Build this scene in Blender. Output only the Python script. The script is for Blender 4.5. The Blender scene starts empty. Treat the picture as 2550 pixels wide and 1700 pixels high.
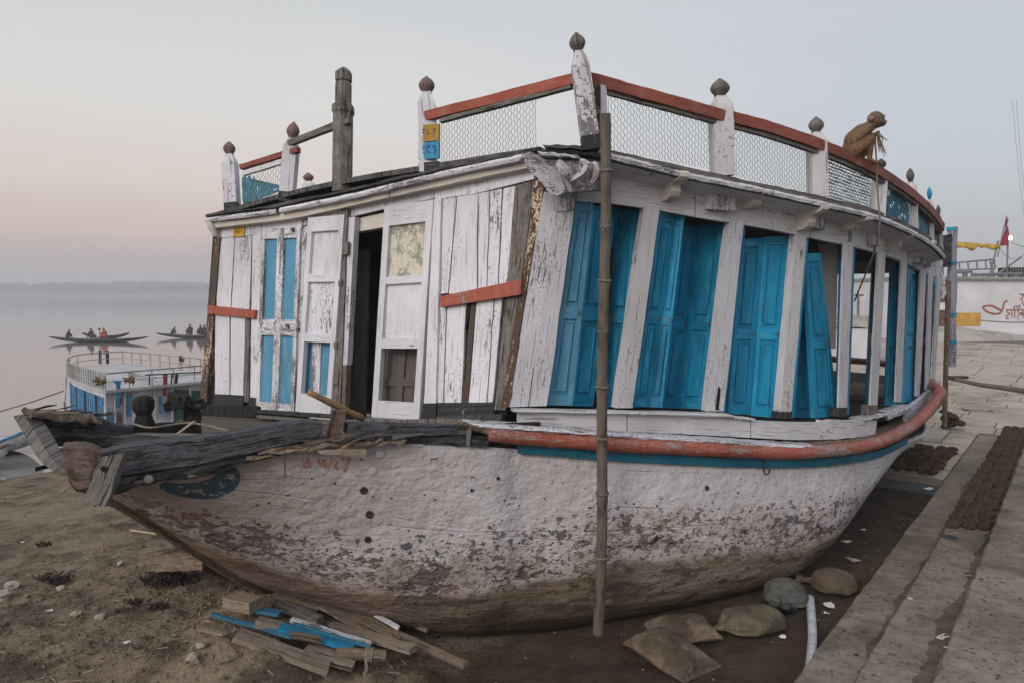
import bpy, bmesh, math, random
import numpy as np
from mathutils import Vector, Matrix

random.seed(7)
np.random.seed(7)
SC = bpy.context.scene
COL = SC.collection
R = math.radians

# ------------------------------------------------------------------ camera
CAMZ = 3.0
FPX = 2550 * 26.0 / 36.0            # focal length in pixels of the 2550 wide picture
PITCH = math.atan((850 - 733) / FPX)
cam_d = bpy.data.cameras.new('camera')
cam_d.lens = 26.0
cam_d.sensor_width = 36.0
cam_d.clip_start = 0.05
cam_d.clip_end = 6000
cam = bpy.data.objects.new('camera', cam_d)
COL.objects.link(cam)
cam.location = (0, 0, CAMZ)
cam.rotation_euler = (math.pi / 2 - PITCH, 0, 0)
SC.camera = cam

# ------------------------------------------------------------------ world: hazy dawn sky
SUN_DIR = Vector((-0.50, -0.70, 0.50)).normalized()      # from the scene to the sun
SUN_EL = math.asin(SUN_DIR.z)
SUN_ROT = math.atan2(SUN_DIR.x, SUN_DIR.y)
W = bpy.data.worlds.new('World')
SC.world = W
W.use_nodes = True
wt = W.node_tree
wt.nodes.clear()
w_out = wt.nodes.new('ShaderNodeOutputWorld')
w_bg = wt.nodes.new('ShaderNodeBackground')
w_bg2 = wt.nodes.new('ShaderNodeBackground')
w_add = wt.nodes.new('ShaderNodeAddShader')
w_sky = wt.nodes.new('ShaderNodeTexSky')
w_sky.sky_type = 'NISHITA'
w_sky.sun_disc = False
w_sky.sun_elevation = SUN_EL
w_sky.sun_rotation = SUN_ROT
w_sky.dust_density = 5.0
w_sky.air_density = 1.0
w_bg.inputs[1].default_value = 0.05
wt.links.new(w_sky.outputs[0], w_bg.inputs[0])
# the veil of haze: colour by height above the horizon, a little warmer towards the river side
w_tc = wt.nodes.new('ShaderNodeTexCoord')
w_sep = wt.nodes.new('ShaderNodeSeparateXYZ')
wt.links.new(w_tc.outputs['Generated'], w_sep.inputs[0])

def w_ramp(stops):
    r = wt.nodes.new('ShaderNodeValToRGB')
    r.color_ramp.interpolation = 'EASE'
    el = r.color_ramp.elements
    el[0].position, el[0].color = stops[0][0], (*stops[0][1], 1)
    el[1].position, el[1].color = stops[-1][0], (*stops[-1][1], 1)
    for p, c in stops[1:-1]:
        e = el.new(p)
        e.color = (*c, 1)
    wt.links.new(w_sep.outputs['Z'], r.inputs[0])
    return r
SKY_K = 0.95
warm = w_ramp([(0.0, (.43, .42, .44)), (.035, (.50, .41, .415)), (.085, (.64, .475, .43)), (.15, (.69, .585, .515)),
               (.24, (.69, .64, .575)), (.37, (.60, .59, .555)), (.65, (.66, .68, .705)), (1.0, (.70, .725, .76))])
cool = w_ramp([(0.0, (.41, .415, .445)), (.06, (.43, .425, .45)), (.16, (.48, .475, .49)), (.27, (.515, .51, .505)),
               (.37, (.545, .54, .53)), (.65, (.65, .675, .705)), (1.0, (.70, .725, .76))])
w_az = wt.nodes.new('ShaderNodeMapRange')
w_az.interpolation_type = 'SMOOTHSTEP'
w_az.inputs['From Min'].default_value = -0.25
w_az.inputs['From Max'].default_value = 0.50
wt.links.new(w_sep.outputs['X'], w_az.inputs['Value'])
w_mix = wt.nodes.new('ShaderNodeMix')
w_mix.data_type = 'RGBA'
wt.links.new(w_az.outputs[0], w_mix.inputs[0])
wt.links.new(warm.outputs[0], w_mix.inputs[6])
wt.links.new(cool.outputs[0], w_mix.inputs[7])
wt.links.new(w_mix.outputs[2], w_bg2.inputs[0])
w_bg2.inputs[1].default_value = SKY_K
wt.links.new(w_bg.outputs[0], w_add.inputs[0])
wt.links.new(w_bg2.outputs[0], w_add.inputs[1])
wt.links.new(w_add.outputs[0], w_out.inputs[0])

sun_d = bpy.data.lights.new('sun', 'SUN')
sun_d.energy = 1.25
sun_d.angle = R(28)
sun_d.color = (1.0, .965, .94)
sun = bpy.data.objects.new('sun', sun_d)
COL.objects.link(sun)
sun.rotation_euler = SUN_DIR.to_track_quat('Z', 'Y').to_euler()

SC.view_settings.view_transform = 'Standard'
SC.view_settings.look = 'None'
SC.view_settings.exposure = 0.0
SC.view_settings.gamma = 1.0
SC.view_settings.use_curve_mapping = False
SC.cycles.use_denoising = True
SC.cycles.max_bounces = 4
SC.cycles.diffuse_bounces = 3
SC.cycles.glossy_bounces = 2
SC.cycles.volume_bounces = 0
SC.cycles.use_adaptive_sampling = True
SC.cycles.adaptive_threshold = .02

# ------------------------------------------------------------------ measuring: photo pixel -> point in the place
CT, ST = math.cos(PITCH), math.sin(PITCH)
def ray(x, y):
    dx, dy = (x - 1275) / FPX, (850 - y) / FPX
    return Vector((dx, CT + dy * ST, -ST + dy * CT))
def at(x, y, Y):
    d = ray(x, y)
    return Vector((0, 0, CAMZ)) + d * (Y / d.y)
def at_z(x, y, z):
    d = ray(x, y)
    return Vector((0, 0, CAMZ)) + d * ((z - CAMZ) / d.z)
def on_plane(x, y, p0, n):
    d = ray(x, y)
    o = Vector((0, 0, CAMZ))
    return o + d * ((p0 - o).dot(n) / d.dot(n))
def lerp(a, b, t):
    return a + (b - a) * t
def spline(pts, n):
    """Catmull-Rom through pts (Vectors of any size or floats), n samples per span"""
    P = [pts[0] * 2 - pts[1]] + list(pts) + [pts[-1] * 2 - pts[-2]]
    out = []
    for i in range(1, len(P) - 2):
        for k in range(n):
            t = k / n
            a, b, c, d = P[i - 1], P[i], P[i + 1], P[i + 2]
            out.append((b * 2 + (c - a) * t + (a * 2 - b * 5 + c * 4 - d) * t * t + (b * 3 - a - c * 3 + d) * t ** 3) * .5)
    out.append(pts[-1])
    return out
def interp(x, xs, ys):
    return float(np.interp(x, xs, ys))

# ------------------------------------------------------------------ building meshes
def set_props(o, label=None, category=None, group=None, kind=None):
    if label: o['label'] = label
    if category: o['category'] = category
    if group: o['group'] = group
    if kind: o['kind'] = kind
    return o
def thing(name, loc, label, category, group=None):
    o = bpy.data.objects.new(name, None)
    o.empty_display_size = .2
    o.location = loc
    COL.objects.link(o)
    return set_props(o, label, category, group)
def adopt(o, parent):
    o.parent = parent
    # parts are modelled in world coordinates: cancel the parent's offset
    base = parent
    m = Matrix.Identity(4)
    while base is not None:
        m = Matrix.Translation(base.location) @ m if base.type == 'EMPTY' else m
        base = base.parent
    o.matrix_parent_inverse = m.inverted() if parent.type == 'EMPTY' else Matrix.Identity(4)

class MB:
    def __init__(s):
        s.v, s.f, s.uv = [], [], []
    def add(s, verts, faces, uvs=None):
        o = len(s.v)
        s.v += [tuple(p) for p in verts]
        for k, f in enumerate(faces):
            s.f.append(tuple(i + o for i in f))
            s.uv.append(uvs[k] if uvs else [(0, 0)] * len(f))
        return s
    def hexa(s, a, b):
        """a, b: two quads (same order); a is the front"""
        L = (Vector(a[3]) - Vector(a[0])).length
        Wd = (Vector(a[1]) - Vector(a[0])).length
        T = (Vector(b[0]) - Vector(a[0])).length
        u0, v0 = random.uniform(0, 40), random.uniform(0, 40)
        q = lambda p, w: [(u0, v0 + p), (u0, v0 + p + w), (u0 + L, v0 + p + w), (u0 + L, v0 + p)]
        e = [(u0, v0), (u0, v0 + Wd), (u0 + T, v0 + Wd), (u0 + T, v0)]
        s.add(list(a) + list(b), [(0, 1, 2, 3), (7, 6, 5, 4), (1, 0, 4, 5), (3, 2, 6, 7), (0, 3, 7, 4), (2, 1, 5, 6)],
              [q(0, Wd), q(Wd + T, Wd)[::-1], e, e,
               [(u0, v0), (u0 + L, v0), (u0 + L, v0 - T), (u0, v0 - T)], [(u0 + L, v0 + Wd), (u0, v0 + Wd), (u0, v0 + Wd + T), (u0 + L, v0 + Wd + T)]])
        return s
    def plank(s, c00, c10, c11, c01, back, seg=6, wob=.004, rag=.0, twist=0.0):
        """front face c00-c10 (one end, across) ... c01-c11 (other end); back: vector to the rear face"""
        c00, c10, c11, c01, back = map(Vector, (c00, c10, c11, c01, back))
        L = ((c01 + c11) - (c00 + c10)).length / 2
        Wd = (c10 - c00).length
        T = back.length
        bn = back.normalized() if T > 0 else Vector((0, 0, 0))
        u0, v0 = random.uniform(0, 40), random.uniform(0, 40)
        ring, us = [], []
        for i in range(seg + 1):
            t = i / seg
            a, b = lerp(c00, c01, t), lerp(c10, c11, t)
            w = (b - a).normalized()
            ax = (c01 - c00).normalized()
            a = a + w * random.uniform(-wob, wob) + bn * random.uniform(-wob, wob) * .5
            b = b + w * random.uniform(-wob, wob) + bn * random.uniform(-wob, wob) * .5
            if rag and i in (0, seg):
                a, b = a + ax * random.uniform(-rag, rag), b + ax * random.uniform(-rag, rag)
            ring.append((a, b, b + back, a + back))
            us.append(u0 + L * t)
        vv = [p for r in ring for p in r]
        fc, uv = [], []
        offs = [v0, v0 + Wd, v0 + Wd + T, v0 + 2 * Wd + T, v0 + 2 * Wd + 2 * T]
        for i in range(seg):
            for k in range(4):
                k2 = (k + 1) % 4
                fc.append((i * 4 + k, i * 4 + k2, i * 4 + 4 + k2, i * 4 + 4 + k))
                uv.append([(us[i], offs[k]), (us[i], offs[k + 1]), (us[i + 1], offs[k + 1]), (us[i + 1], offs[k])])
        n = seg * 4
        fc += [(3, 2, 1, 0), (n, n + 1, n + 2, n + 3)]
        e = [(u0, v0), (u0, v0 + Wd), (u0 + T, v0 + Wd), (u0 + T, v0)]
        uv += [e, e]
        s.add(vv, fc, uv)
        return s
    def tube(s, pts, rad, sides=8, cap=True, flat=1.0, phase=0.0):
        pts = [Vector(p) for p in pts]
        if not hasattr(rad, '__len__'): rad = [rad] * len(pts)
        up = None
        rings, u = [], random.uniform(0, 30)
        vv, fc, uv, us = [], [], [], []
        for i, p in enumerate(pts):
            d = (pts[min(i + 1, len(pts) - 1)] - pts[max(i - 1, 0)])
            if d.length < 1e-9: d = Vector((0, 0, 1))
            d.normalize()
            if up is None:
                up = Vector((0, 0, 1)) if abs(d.z) < .9 else Vector((1, 0, 0))
            x = d.cross(up)
            if x.length < 1e-6: x = d.cross(Vector((1, .3, 0)))
            x.normalize()
            y = x.cross(d).normalized()
            up = y
            if i: u += (p - pts[i - 1]).length
            us.append(u)
            for k in range(sides):
                a = 2 * math.pi * k / sides + phase
                vv.append(p + x * (math.cos(a) * rad[i]) + y * (math.sin(a) * rad[i] * flat))
        circ = 2 * math.pi * max(rad)
        for i in range(len(pts) - 1):
            for k in range(sides):
                k2 = (k + 1) % sides
                fc.append((i * sides + k, i * sides + k2, (i + 1) * sides + k2, (i + 1) * sides + k))
                a, b = circ * k / sides, circ * (k + 1) / sides
                uv.append([(us[i], a), (us[i], b), (us[i + 1], b), (us[i + 1], a)])
        if cap:
            n = (len(pts) - 1) * sides
            fc += [tuple(range(sides))[::-1], tuple(range(n, n + sides))]
            c = [(us[0] + .5 * rad[0] * math.cos(6.28 * k / sides), .5 * rad[0] * math.sin(6.28 * k / sides)) for k in range(sides)]
            uv += [c, c]
        s.add(vv, fc, uv)
        return s
    def sweep(s, pts, prof, outs, ups=None, closed=True, wob=0.0, cap=True):
        """prof: [(out, up)...] polygon; outs: outward vector per point"""
        n = len(prof)
        u = random.uniform(0, 30)
        us, vv, fc, uv = [], [], [], []
        for i, p in enumerate(pts):
            o = outs[i]
            z = ups[i] if ups else Vector((0, 0, 1))
            if i: u += (pts[i] - pts[i - 1]).length
            us.append(u)
            for (a, b) in prof:
                vv.append(p + o * (a + random.uniform(-wob, wob)) + z * (b + random.uniform(-wob, wob)))
        per = [0]
        for k in range(n):
            a, b = prof[k], prof[(k + 1) % n]
            per.append(per[-1] + math.hypot(a[0] - b[0], a[1] - b[1]))
        for i in range(len(pts) - 1):
            for k in range(n if closed else n - 1):
                k2 = (k + 1) % n
                fc.append((i * n + k, i * n + k2, (i + 1) * n + k2, (i + 1) * n + k))
                uv.append([(us[i], per[k]), (us[i], per[k + 1]), (us[i + 1], per[k + 1]), (us[i + 1], per[k])])
        if cap and closed:
            m = (len(pts) - 1) * n
            fc += [tuple(range(n))[::-1], tuple(range(m, m + n))]
            uv += [[(q[0], q[1]) for q in prof]] * 2
        s.add(vv, fc, uv)
        return s
    def lathe(s, prof, base, axis=(0, 0, 1), sides=12, square=False):
        base, ax = Vector(base), Vector(axis).normalized()
        x = ax.cross(Vector((0, 1, 0)))
        if x.length < .1: x = ax.cross(Vector((1, 0, 0)))
        x.normalize()
        y = ax.cross(x).normalized()
        vv, fc, uv = [], [], []
        for (r, h) in prof:
            for k in range(sides):
                a = 2 * math.pi * (k + .5) / sides
                vv.append(base + ax * h + x * (r * math.cos(a)) + y * (r * math.sin(a)))
        for i in range(len(prof) - 1):
            for k in range(sides):
                k2 = (k + 1) % sides
                fc.append((i * sides + k, i * sides + k2, (i + 1) * sides + k2, (i + 1) * sides + k))
                uv.append([(prof[i][1], .05 * k), (prof[i][1], .05 * k + .05), (prof[i + 1][1], .05 * k + .05), (prof[i + 1][1], .05 * k)])
        m = (len(prof) - 1) * sides
        fc += [tuple(range(sides))[::-1], tuple(range(m, m + sides))]
        uv += [[(0, 0)] * sides] * 2
        s.add(vv, fc, uv)
        return s
    def box(s, c, half, xa=(1, 0, 0), ya=(0, 1, 0), za=(0, 0, 1), jit=0.0):
        c, xa, ya, za = Vector(c), Vector(xa), Vector(ya), Vector(za)
        j = lambda: random.uniform(-jit, jit)
        P = lambda i, k, l: c + xa * (half[0] * i + j()) + ya * (half[1] * k + j()) + za * (half[2] * l + j())
        f = [P(-1, -1, 1), P(-1, 1, 1), P(1, 1, 1), P(1, -1, 1)]
        b = [P(-1, -1, -1), P(-1, 1, -1), P(1, 1, -1), P(1, -1, -1)]
        return s.hexa(f, b)
    def mesh(s, name, mat=None, smooth=False, recalc=True):
        me = bpy.data.meshes.new(name)
        me.from_pydata(s.v, [], s.f)
        uvl = me.uv_layers.new(name='UVMap')
        flat = [c for f in s.uv for p in f for c in p]
        uvl.data.foreach_set('uv', flat)
        if recalc:
            bm = bmesh.new()
            bm.from_mesh(me)
            bmesh.ops.recalc_face_normals(bm, faces=bm.faces)
            bm.to_mesh(me)
            bm.free()
        if mat: me.materials.append(mat)
        if smooth:
            me.polygons.foreach_set('use_smooth', [True] * len(me.polygons))
        return me
    def build(s, name, mat, parent=None, smooth=False, recalc=True, **props):
        me = s.mesh(name, mat, smooth, recalc)
        o = bpy.data.objects.new(name, me)
        COL.objects.link(o)
        if parent is not None: adopt(o, parent)
        return set_props(o, **props)

def edge_smooth(o, angle=40):
    """smooth shading with sharp creases"""
    me = o.data
    me.polygons.foreach_set('use_smooth', [True] * len(me.polygons))
    bm = bmesh.new()
    bm.from_mesh(me)
    for e in bm.edges:
        if len(e.link_faces) == 2 and e.calc_face_angle(0) > R(angle):
            e.smooth = False
    bm.to_mesh(me)
    bm.free()
    return o
def remeshed(mb, name, mat, voxel, smooth_it=6, parent=None, **props):
    """one continuous skin round overlapping blobs"""
    o = mb.build(name, mat, None)
    m = o.modifiers.new('r', 'REMESH')
    m.mode = 'VOXEL'
    m.voxel_size = voxel
    m.use_smooth_shade = True
    k = o.modifiers.new('s', 'SMOOTH')
    k.iterations = smooth_it
    k.factor = .5
    dg = bpy.context.evaluated_depsgraph_get()
    me = bpy.data.meshes.new_from_object(o.evaluated_get(dg))
    old = o.data
    o.modifiers.clear()
    o.data = me
    bpy.data.meshes.remove(old)
    me.name = name
    if not me.materials: me.materials.append(mat)
    me.polygons.foreach_set('use_smooth', [True] * len(me.polygons))
    if parent is not None: adopt(o, parent)
    return set_props(o, **props)
def blob(mb, a, b, ra, rb, n=10):
    """tapered capsule from a to b"""
    a, b = Vector(a), Vector(b)
    d = (b - a)
    L = d.length
    if L < 1e-6:
        d = Vector((0, 0, 1)); L = 1e-4
    d = d.normalized()
    pts, rad = [], []
    for k in range(0, 5):
        t = k / 4 * math.pi / 2
        pts.append(a - d * ra * math.cos(t)); rad.append(max(ra * math.sin(t), 1e-3 * ra))
    for k in range(0, 5):
        t = k / 4 * math.pi / 2
        pts.append(b + d * rb * math.sin(t)); rad.append(max(rb * math.cos(t), 1e-3 * rb))
    mb.tube(pts, rad, n)
# ------------------------------------------------------------------ materials
class NM:
    def __init__(s, name):
        s.m = bpy.data.materials.new(name)
        s.m.use_nodes = True
        s.t = s.m.node_tree
        s.t.nodes.clear()
        s.out = s.t.nodes.new('ShaderNodeOutputMaterial')
        s.p = s.t.nodes.new('ShaderNodeBsdfPrincipled')
        s.t.links.new(s.p.outputs[0], s.out.inputs[0])
        s._uv = s._ob = None
    def link(s, a, b):
        if hasattr(a, 'is_linked') or hasattr(a, 'links'):
            s.t.links.new(a, b)
        elif isinstance(a, (tuple, list)):
            b.default_value = (*a, 1) if len(a) == 3 and len(b.default_value) == 4 else a
        else:
            b.default_value = a
    @property
    def uv(s):
        if s._uv is None: s._uv = s.t.nodes.new('ShaderNodeUVMap').outputs[0]
        return s._uv
    @property
    def ob(s):
        if s._ob is None: s._ob = s.t.nodes.new('ShaderNodeTexCoord').outputs['Object']
        return s._ob
    def rnd(s):
        return s.t.nodes.new('ShaderNodeObjectInfo').outputs['Random']
    def mapv(s, v, scale=(1, 1, 1), loc=(0, 0, 0), rot=(0, 0, 0)):
        n = s.t.nodes.new('ShaderNodeMapping')
        n.inputs['Scale'].default_value = scale
        n.inputs['Location'].default_value = loc
        n.inputs['Rotation'].default_value = rot
        s.t.links.new(v, n.inputs[0])
        return n.outputs[0]
    def noise(s, v, scale, detail=4, rough=.55, dist=0.0):
        n = s.t.nodes.new('ShaderNodeTexNoise')
        n.inputs['Scale'].default_value = scale
        n.inputs['Detail'].default_value = detail
        n.inputs['Roughness'].default_value = rough
        n.inputs['Distortion'].default_value = dist
        s.t.links.new(v, n.inputs['Vector'])
        return n.outputs[0]
    def vor(s, v, scale, feature='F1', out=0, rnd=1.0):
        n = s.t.nodes.new('ShaderNodeTexVoronoi')
        n.feature = feature
        n.inputs['Scale'].default_value = scale
        n.inputs['Randomness'].default_value = rnd
        s.t.links.new(v, n.inputs['Vector'])
        return n.outputs[out]
    def mr(s, v, a, b, c=0.0, d=1.0, smooth=True):
        n = s.t.nodes.new('ShaderNodeMapRange')
        n.interpolation_type = 'SMOOTHSTEP' if smooth else 'LINEAR'
        for i, x in enumerate((v, a, b, c, d)):
            s.link(x, n.inputs[i])
        return n.outputs[0]
    def math(s, op, a, b=0.0, c=0.0, clamp=False):
        n = s.t.nodes.new('ShaderNodeMath')
        n.operation = op
        n.use_clamp = clamp
        s.link(a, n.inputs[0]); s.link(b, n.inputs[1]); s.link(c, n.inputs[2])
        return n.outputs[0]
    def mul(s, a, b): return s.math('MULTIPLY', a, b)
    def add(s, a, b): return s.math('ADD', a, b)
    def sub(s, a, b): return s.math('SUBTRACT', a, b)
    def mx(s, a, b): return s.math('MAXIMUM', a, b)
    def mn(s, a, b): return s.math('MINIMUM', a, b)
    def inv(s, a): return s.math('SUBTRACT', 1.0, a)
    def mix(s, f, a, b, mode='MIX'):
        n = s.t.nodes.new('ShaderNodeMix')
        n.data_type = 'RGBA'
        n.blend_type = mode
        s.link(f, n.inputs[0]); s.link(a, n.inputs[6]); s.link(b, n.inputs[7])
        return n.outputs[2]
    def sep(s, v):
        n = s.t.nodes.new('ShaderNodeSeparateXYZ')
        s.t.links.new(v, n.inputs[0])
        return n.outputs
    def comb(s, x, y, z=0.0):
        n = s.t.nodes.new('ShaderNodeCombineXYZ')
        s.link(x, n.inputs[0]); s.link(y, n.inputs[1]); s.link(z, n.inputs[2])
        return n.outputs[0]
    def bump(s, h, strength=.5, dist=.01, normal=None):
        n = s.t.nodes.new('ShaderNodeBump')
        n.inputs['Strength'].default_value = strength
        n.inputs['Distance'].default_value = dist
        s.t.links.new(h, n.inputs['Height'])
        if normal is not None: s.t.links.new(normal, n.inputs['Normal'])
        return n.outputs[0]
    def done(s, color, rough=.8, bump=None, metal=0.0, spec=.3):
        s.link(color, s.p.inputs['Base Color'])
        s.link(rough, s.p.inputs['Roughness'])
        s.p.inputs['Metallic'].default_value = metal
        s.p.inputs['Specular IOR Level'].default_value = spec
        if bump is not None: s.t.links.new(bump, s.p.inputs['Normal'])
        return s.m

def scale_c(c, k): return tuple(x * k for x in c)

def painted_wood(name, paint, under=(.25, .235, .225), chip=.50, crack=.62, tone=.18, rough=.62, pale=None, rust=0.0, stain=.35, vary=.16):
    """old paint on wood; grain runs along U. chip: the higher, the fewer chips"""
    n = NM(name)
    rv = n.rnd()
    uv = n.uv
    off = n.comb(n.mul(rv, 17.3), n.mul(rv, 9.1))
    va = n.t.nodes.new('ShaderNodeVectorMath')
    n.t.links.new(uv, va.inputs[0]); n.t.links.new(off, va.inputs[1])
    uv = va.outputs[0]
    g1 = n.noise(n.mapv(uv, (2.2, 9, 1)), 3.0, 6, .68)          # streaky chips
    g2 = n.noise(n.mapv(uv, (.9, 1.8, 1)), 1.3, 3, .5)          # where they gather
    fine = n.noise(n.mapv(uv, (3, 90, 1)), 3.0, 5, .7)          # grain
    spot = n.noise(n.mapv(uv, (14, 30, 1)), 2.2, 3, .6)
    drive = n.add(n.mul(g1, .62), n.mul(g2, .38))
    chipm = n.mr(drive, chip + .085, chip + .105)
    chipm = n.mx(chipm, n.mr(n.add(n.mul(spot, .7), n.mul(g2, .3)), chip + .098, chip + .115))
    crk = n.mr(n.noise(n.mapv(uv, (1.1, 46, 1)), 2.0, 3, .5), crack, crack + .035)
    chipm = n.mx(chipm, n.mul(crk, .8))
    wood = n.mix(n.mr(fine, .3, .7), scale_c(under, .55), scale_c(under, 1.35))
    wood = n.mix(n.mul(n.mr(g2, .45, .65), .5), wood, scale_c((under[0], under[0] * .98, under[0] * .98), .8))
    big = n.noise(n.mapv(n.ob, (1, 1, .45)), 1.7, 5, .6)
    pc = n.mix(n.mr(big, .3, .72), scale_c(paint, 1 - tone), scale_c(paint, 1 + tone * .35))
    if pale is not None:
        pc = n.mix(n.mul(n.mr(n.noise(n.mapv(uv, (1.6, 5, 1)), 2.4, 6, .65), .47, .68), .75), pc, pale)
    pc = n.mix(n.mul(n.mr(fine, .35, .75), .22), pc, scale_c(paint, .55))
    grime = n.mr(n.noise(n.mapv(n.ob, (2.2, 2.2, .7)), 1.6, 6, .7), .52, .78)
    pc = n.mix(n.mul(n.mr(rv, .15, 1), vary), pc, scale_c(paint, .45))
    pc = n.mix(n.mul(grime, stain), pc, n.mix(.6, (.17, .15, .135), scale_c(paint, .35)))
    strk = n.mr(n.noise(n.mapv(uv, (.55, 12, 1)), 2.6, 5, .6), .54, .74)
    pc = n.mix(n.mul(strk, stain * .9), pc, scale_c(paint, .45))
    if rust:
        pc = n.mix(n.mul(n.mr(g1, .5, .56), rust), pc, (.20, .085, .035))
    col = n.mix(chipm, pc, wood)
    h = n.sub(n.mul(fine, .35), n.mul(chipm, .9))
    return n.done(col, rough, n.bump(h, .55, .006), spec=.25)

def bare_wood(name, dark, light, rough=.85, bumps=.7, patch=None, patch_at=.55):
    n = NM(name)
    rv = n.rnd()
    off = n.comb(n.mul(rv, 23.3), n.mul(rv, 11.1))
    va = n.t.nodes.new('ShaderNodeVectorMath')
    n.t.links.new(n.uv, va.inputs[0]); n.t.links.new(off, va.inputs[1])
    uv = va.outputs[0]
    f1 = n.noise(n.mapv(uv, (1.3, 30, 1)), 2.5, 6, .72)
    f2 = n.noise(n.mapv(uv, (5, 9, 1)), 2.0, 6, .68)
    f3 = n.noise(n.mapv(uv, (16, 40, 1)), 2.0, 4, .65)
    col = n.mix(n.mr(n.add(n.mul(f1, .45), n.add(n.mul(f2, .35), n.mul(f3, .2))), .40, .60), dark, light)
    crack = n.mr(n.noise(n.mapv(uv, (.9, 17, 1)), 2.2, 4, .6, .6), .575, .615)
    col = n.mix(n.mul(crack, .85), col, scale_c(dark, .25))
    if patch is not None:
        col = n.mix(n.mr(n.noise(n.mapv(uv, (3, 7, 1)), 2.3, 6, .7), patch_at, patch_at + .05), col, patch)
    col = n.mix(n.mul(n.mr(rv, 0, 1), .35), col, n.mix(.5, dark, scale_c(light, .6)))
    h = n.sub(n.add(n.mul(f1, .5), n.mul(f3, .4)), n.mul(crack, 1.4))
    return n.done(col, rough, n.bump(h, bumps, .008), spec=.2)

def plain(name, c, rough=.7, var=.25, scale=6, metal=0.0, spec=.3, bumps=.25):
    n = NM(name)
    a = n.noise(n.ob, scale, 5, .6)
    col = n.mix(n.mr(a, .3, .7), scale_c(c, 1 - var), scale_c(c, 1 + var))
    return n.done(col, rough, n.bump(a, bumps, .004), metal, spec)

M = {}
WHITE = (.645, .648, .715)
M['white'] = painted_wood('white_paint', WHITE, chip=.495, crack=.615, under=(.20, .19, .185))
M['white_clean'] = painted_wood('white_paint_sound', scale_c(WHITE, 1.02), chip=.54, crack=.64, stain=.5, under=(.22, .21, .205))
M['white_worn'] = painted_wood('white_paint_worn', WHITE, chip=.445, crack=.59, under=(.19, .18, .175))
M['white_side'] = painted_wood('white_paint_side', (.61, .60, .635), chip=.515, crack=.615, stain=.45, under=(.17, .16, .15))
M['cream'] = painted_wood('cream_paint', (.60, .57, .53), chip=.55, crack=.66, stain=.4)
def m_mould():
    n = NM('mouldy_panel')
    a = n.noise(n.ob, 6.5, 6, .7); b = n.noise(n.ob, 24, 4, .65); c = n.noise(n.ob, 2.4, 3, .5)
    col = n.mix(n.mr(b, .4, .7), (.56, .545, .47), (.50, .44, .32))
    m = n.mr(n.add(n.mul(a, .6), n.add(n.mul(b, .25), n.mul(c, .15))), .49, .56)
    col = n.mix(n.mul(m, .85), col, n.mix(n.mr(b, .4, .6), (.15, .16, .145), (.25, .25, .215)))
    return n.done(col, .8, n.bump(b, .4, .004), spec=.2)
M['mouldy'] = m_mould()
M['rusty'] = painted_wood('rusty_strip', (.56, .46, .34), under=(.075, .042, .026), chip=.375, crack=.58, rust=.8)
M['blue'] = painted_wood('blue_paint', (.013, .30, .545), under=(.02, .07, .10), chip=.565, crack=.635, tone=.5, pale=(.055, .38, .60), stain=.5, rough=.5, vary=.34)
M['blue_pale'] = painted_wood('pale_blue_paint', (.085, .275, .43), under=(.20, .22, .22), chip=.55, crack=.66, tone=.2, pale=(.14, .38, .55), stain=.25)
M['blue_worn'] = painted_wood('worn_blue_paint', (.03, .16, .26), under=(.10, .11, .11), chip=.50, crack=.62, tone=.3, pale=(.06, .25, .36), stain=.5)
M['blue_strake'] = painted_wood('blue_strake_paint', (.015, .15, .235), under=(.03, .035, .04), chip=.545, crack=.62, tone=.3, stain=.4)
M['orange'] = painted_wood('red_paint', (.33, .080, .050), under=(.25, .21, .19), chip=.49, crack=.64, tone=.25, pale=(.36, .15, .115), stain=.4)
M['orange_rail'] = painted_wood('red_rail_paint', (.265, .078, .058), under=(.20, .15, .12), chip=.575, crack=.66, tone=.3, pale=(.30, .145, .12), stain=.5)
M['rub'] = painted_wood('rub_rail_paint', (.34, .075, .048), under=(.27, .22, .19), chip=.455, crack=.64, tone=.3, pale=(.40, .19, .15), stain=.55, rough=.5)
M['tar'] = painted_wood('tar_band', (.028, .030, .033), under=(.30, .29, .29), chip=.56, crack=.70, tone=.3, stain=.1)
M['grey_wood'] = bare_wood('grey_wood', (.085, .078, .072), (.21, .195, .185))
M['brown_wood'] = bare_wood('brown_wood', (.085, .062, .047), (.24, .185, .14))
M['dusty_wood'] = bare_wood('dusty_wood', (.15, .118, .092), (.30, .245, .195), bumps=.5)
M['dark_wood'] = bare_wood('tarred_wood', (.018, .018, .019), (.066, .067, .072), bumps=1.0, patch=(.12, .125, .135), patch_at=.63)
M['tarred_grey'] = bare_wood('tarred_grey_wood', (.030, .033, .038), (.105, .112, .128), bumps=1.0, patch=(.022, .021, .021), patch_at=.56)
M['black_wood'] = bare_wood('burnt_wood', (.008, .008, .008), (.035, .033, .031), bumps=1.0)
M['rot'] = bare_wood('rotten_end', (.065, .045, .037), (.155, .115, .098), bumps=.9, patch=(.06, .03, .022), patch_at=.55)
def m_carved():
    n = NM('carved_white')
    a = n.noise(n.ob, 9, 5, .65); b = n.noise(n.ob, 34, 4, .6)
    c = n.mix(n.mr(a, .35, .65), (.34, .325, .335), (.52, .51, .54))
    c = n.mix(n.mr(n.add(n.mul(a, .5), n.mul(b, .5)), .54, .57), c, (.15, .135, .125))
    return n.done(c, .75, n.bump(n.add(a, n.mul(b, .6)), .9, .02), spec=.2)
M['carved'] = m_carved()
M['worn_lilac'] = painted_wood('worn_grey_post', (.32, .33, .40), under=(.07, .06, .055), chip=.47, crack=.6, stain=.6)
M['plaster'] = plain('plastered_bolt', (.42, .40, .43), .7, .2, 12)
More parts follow.
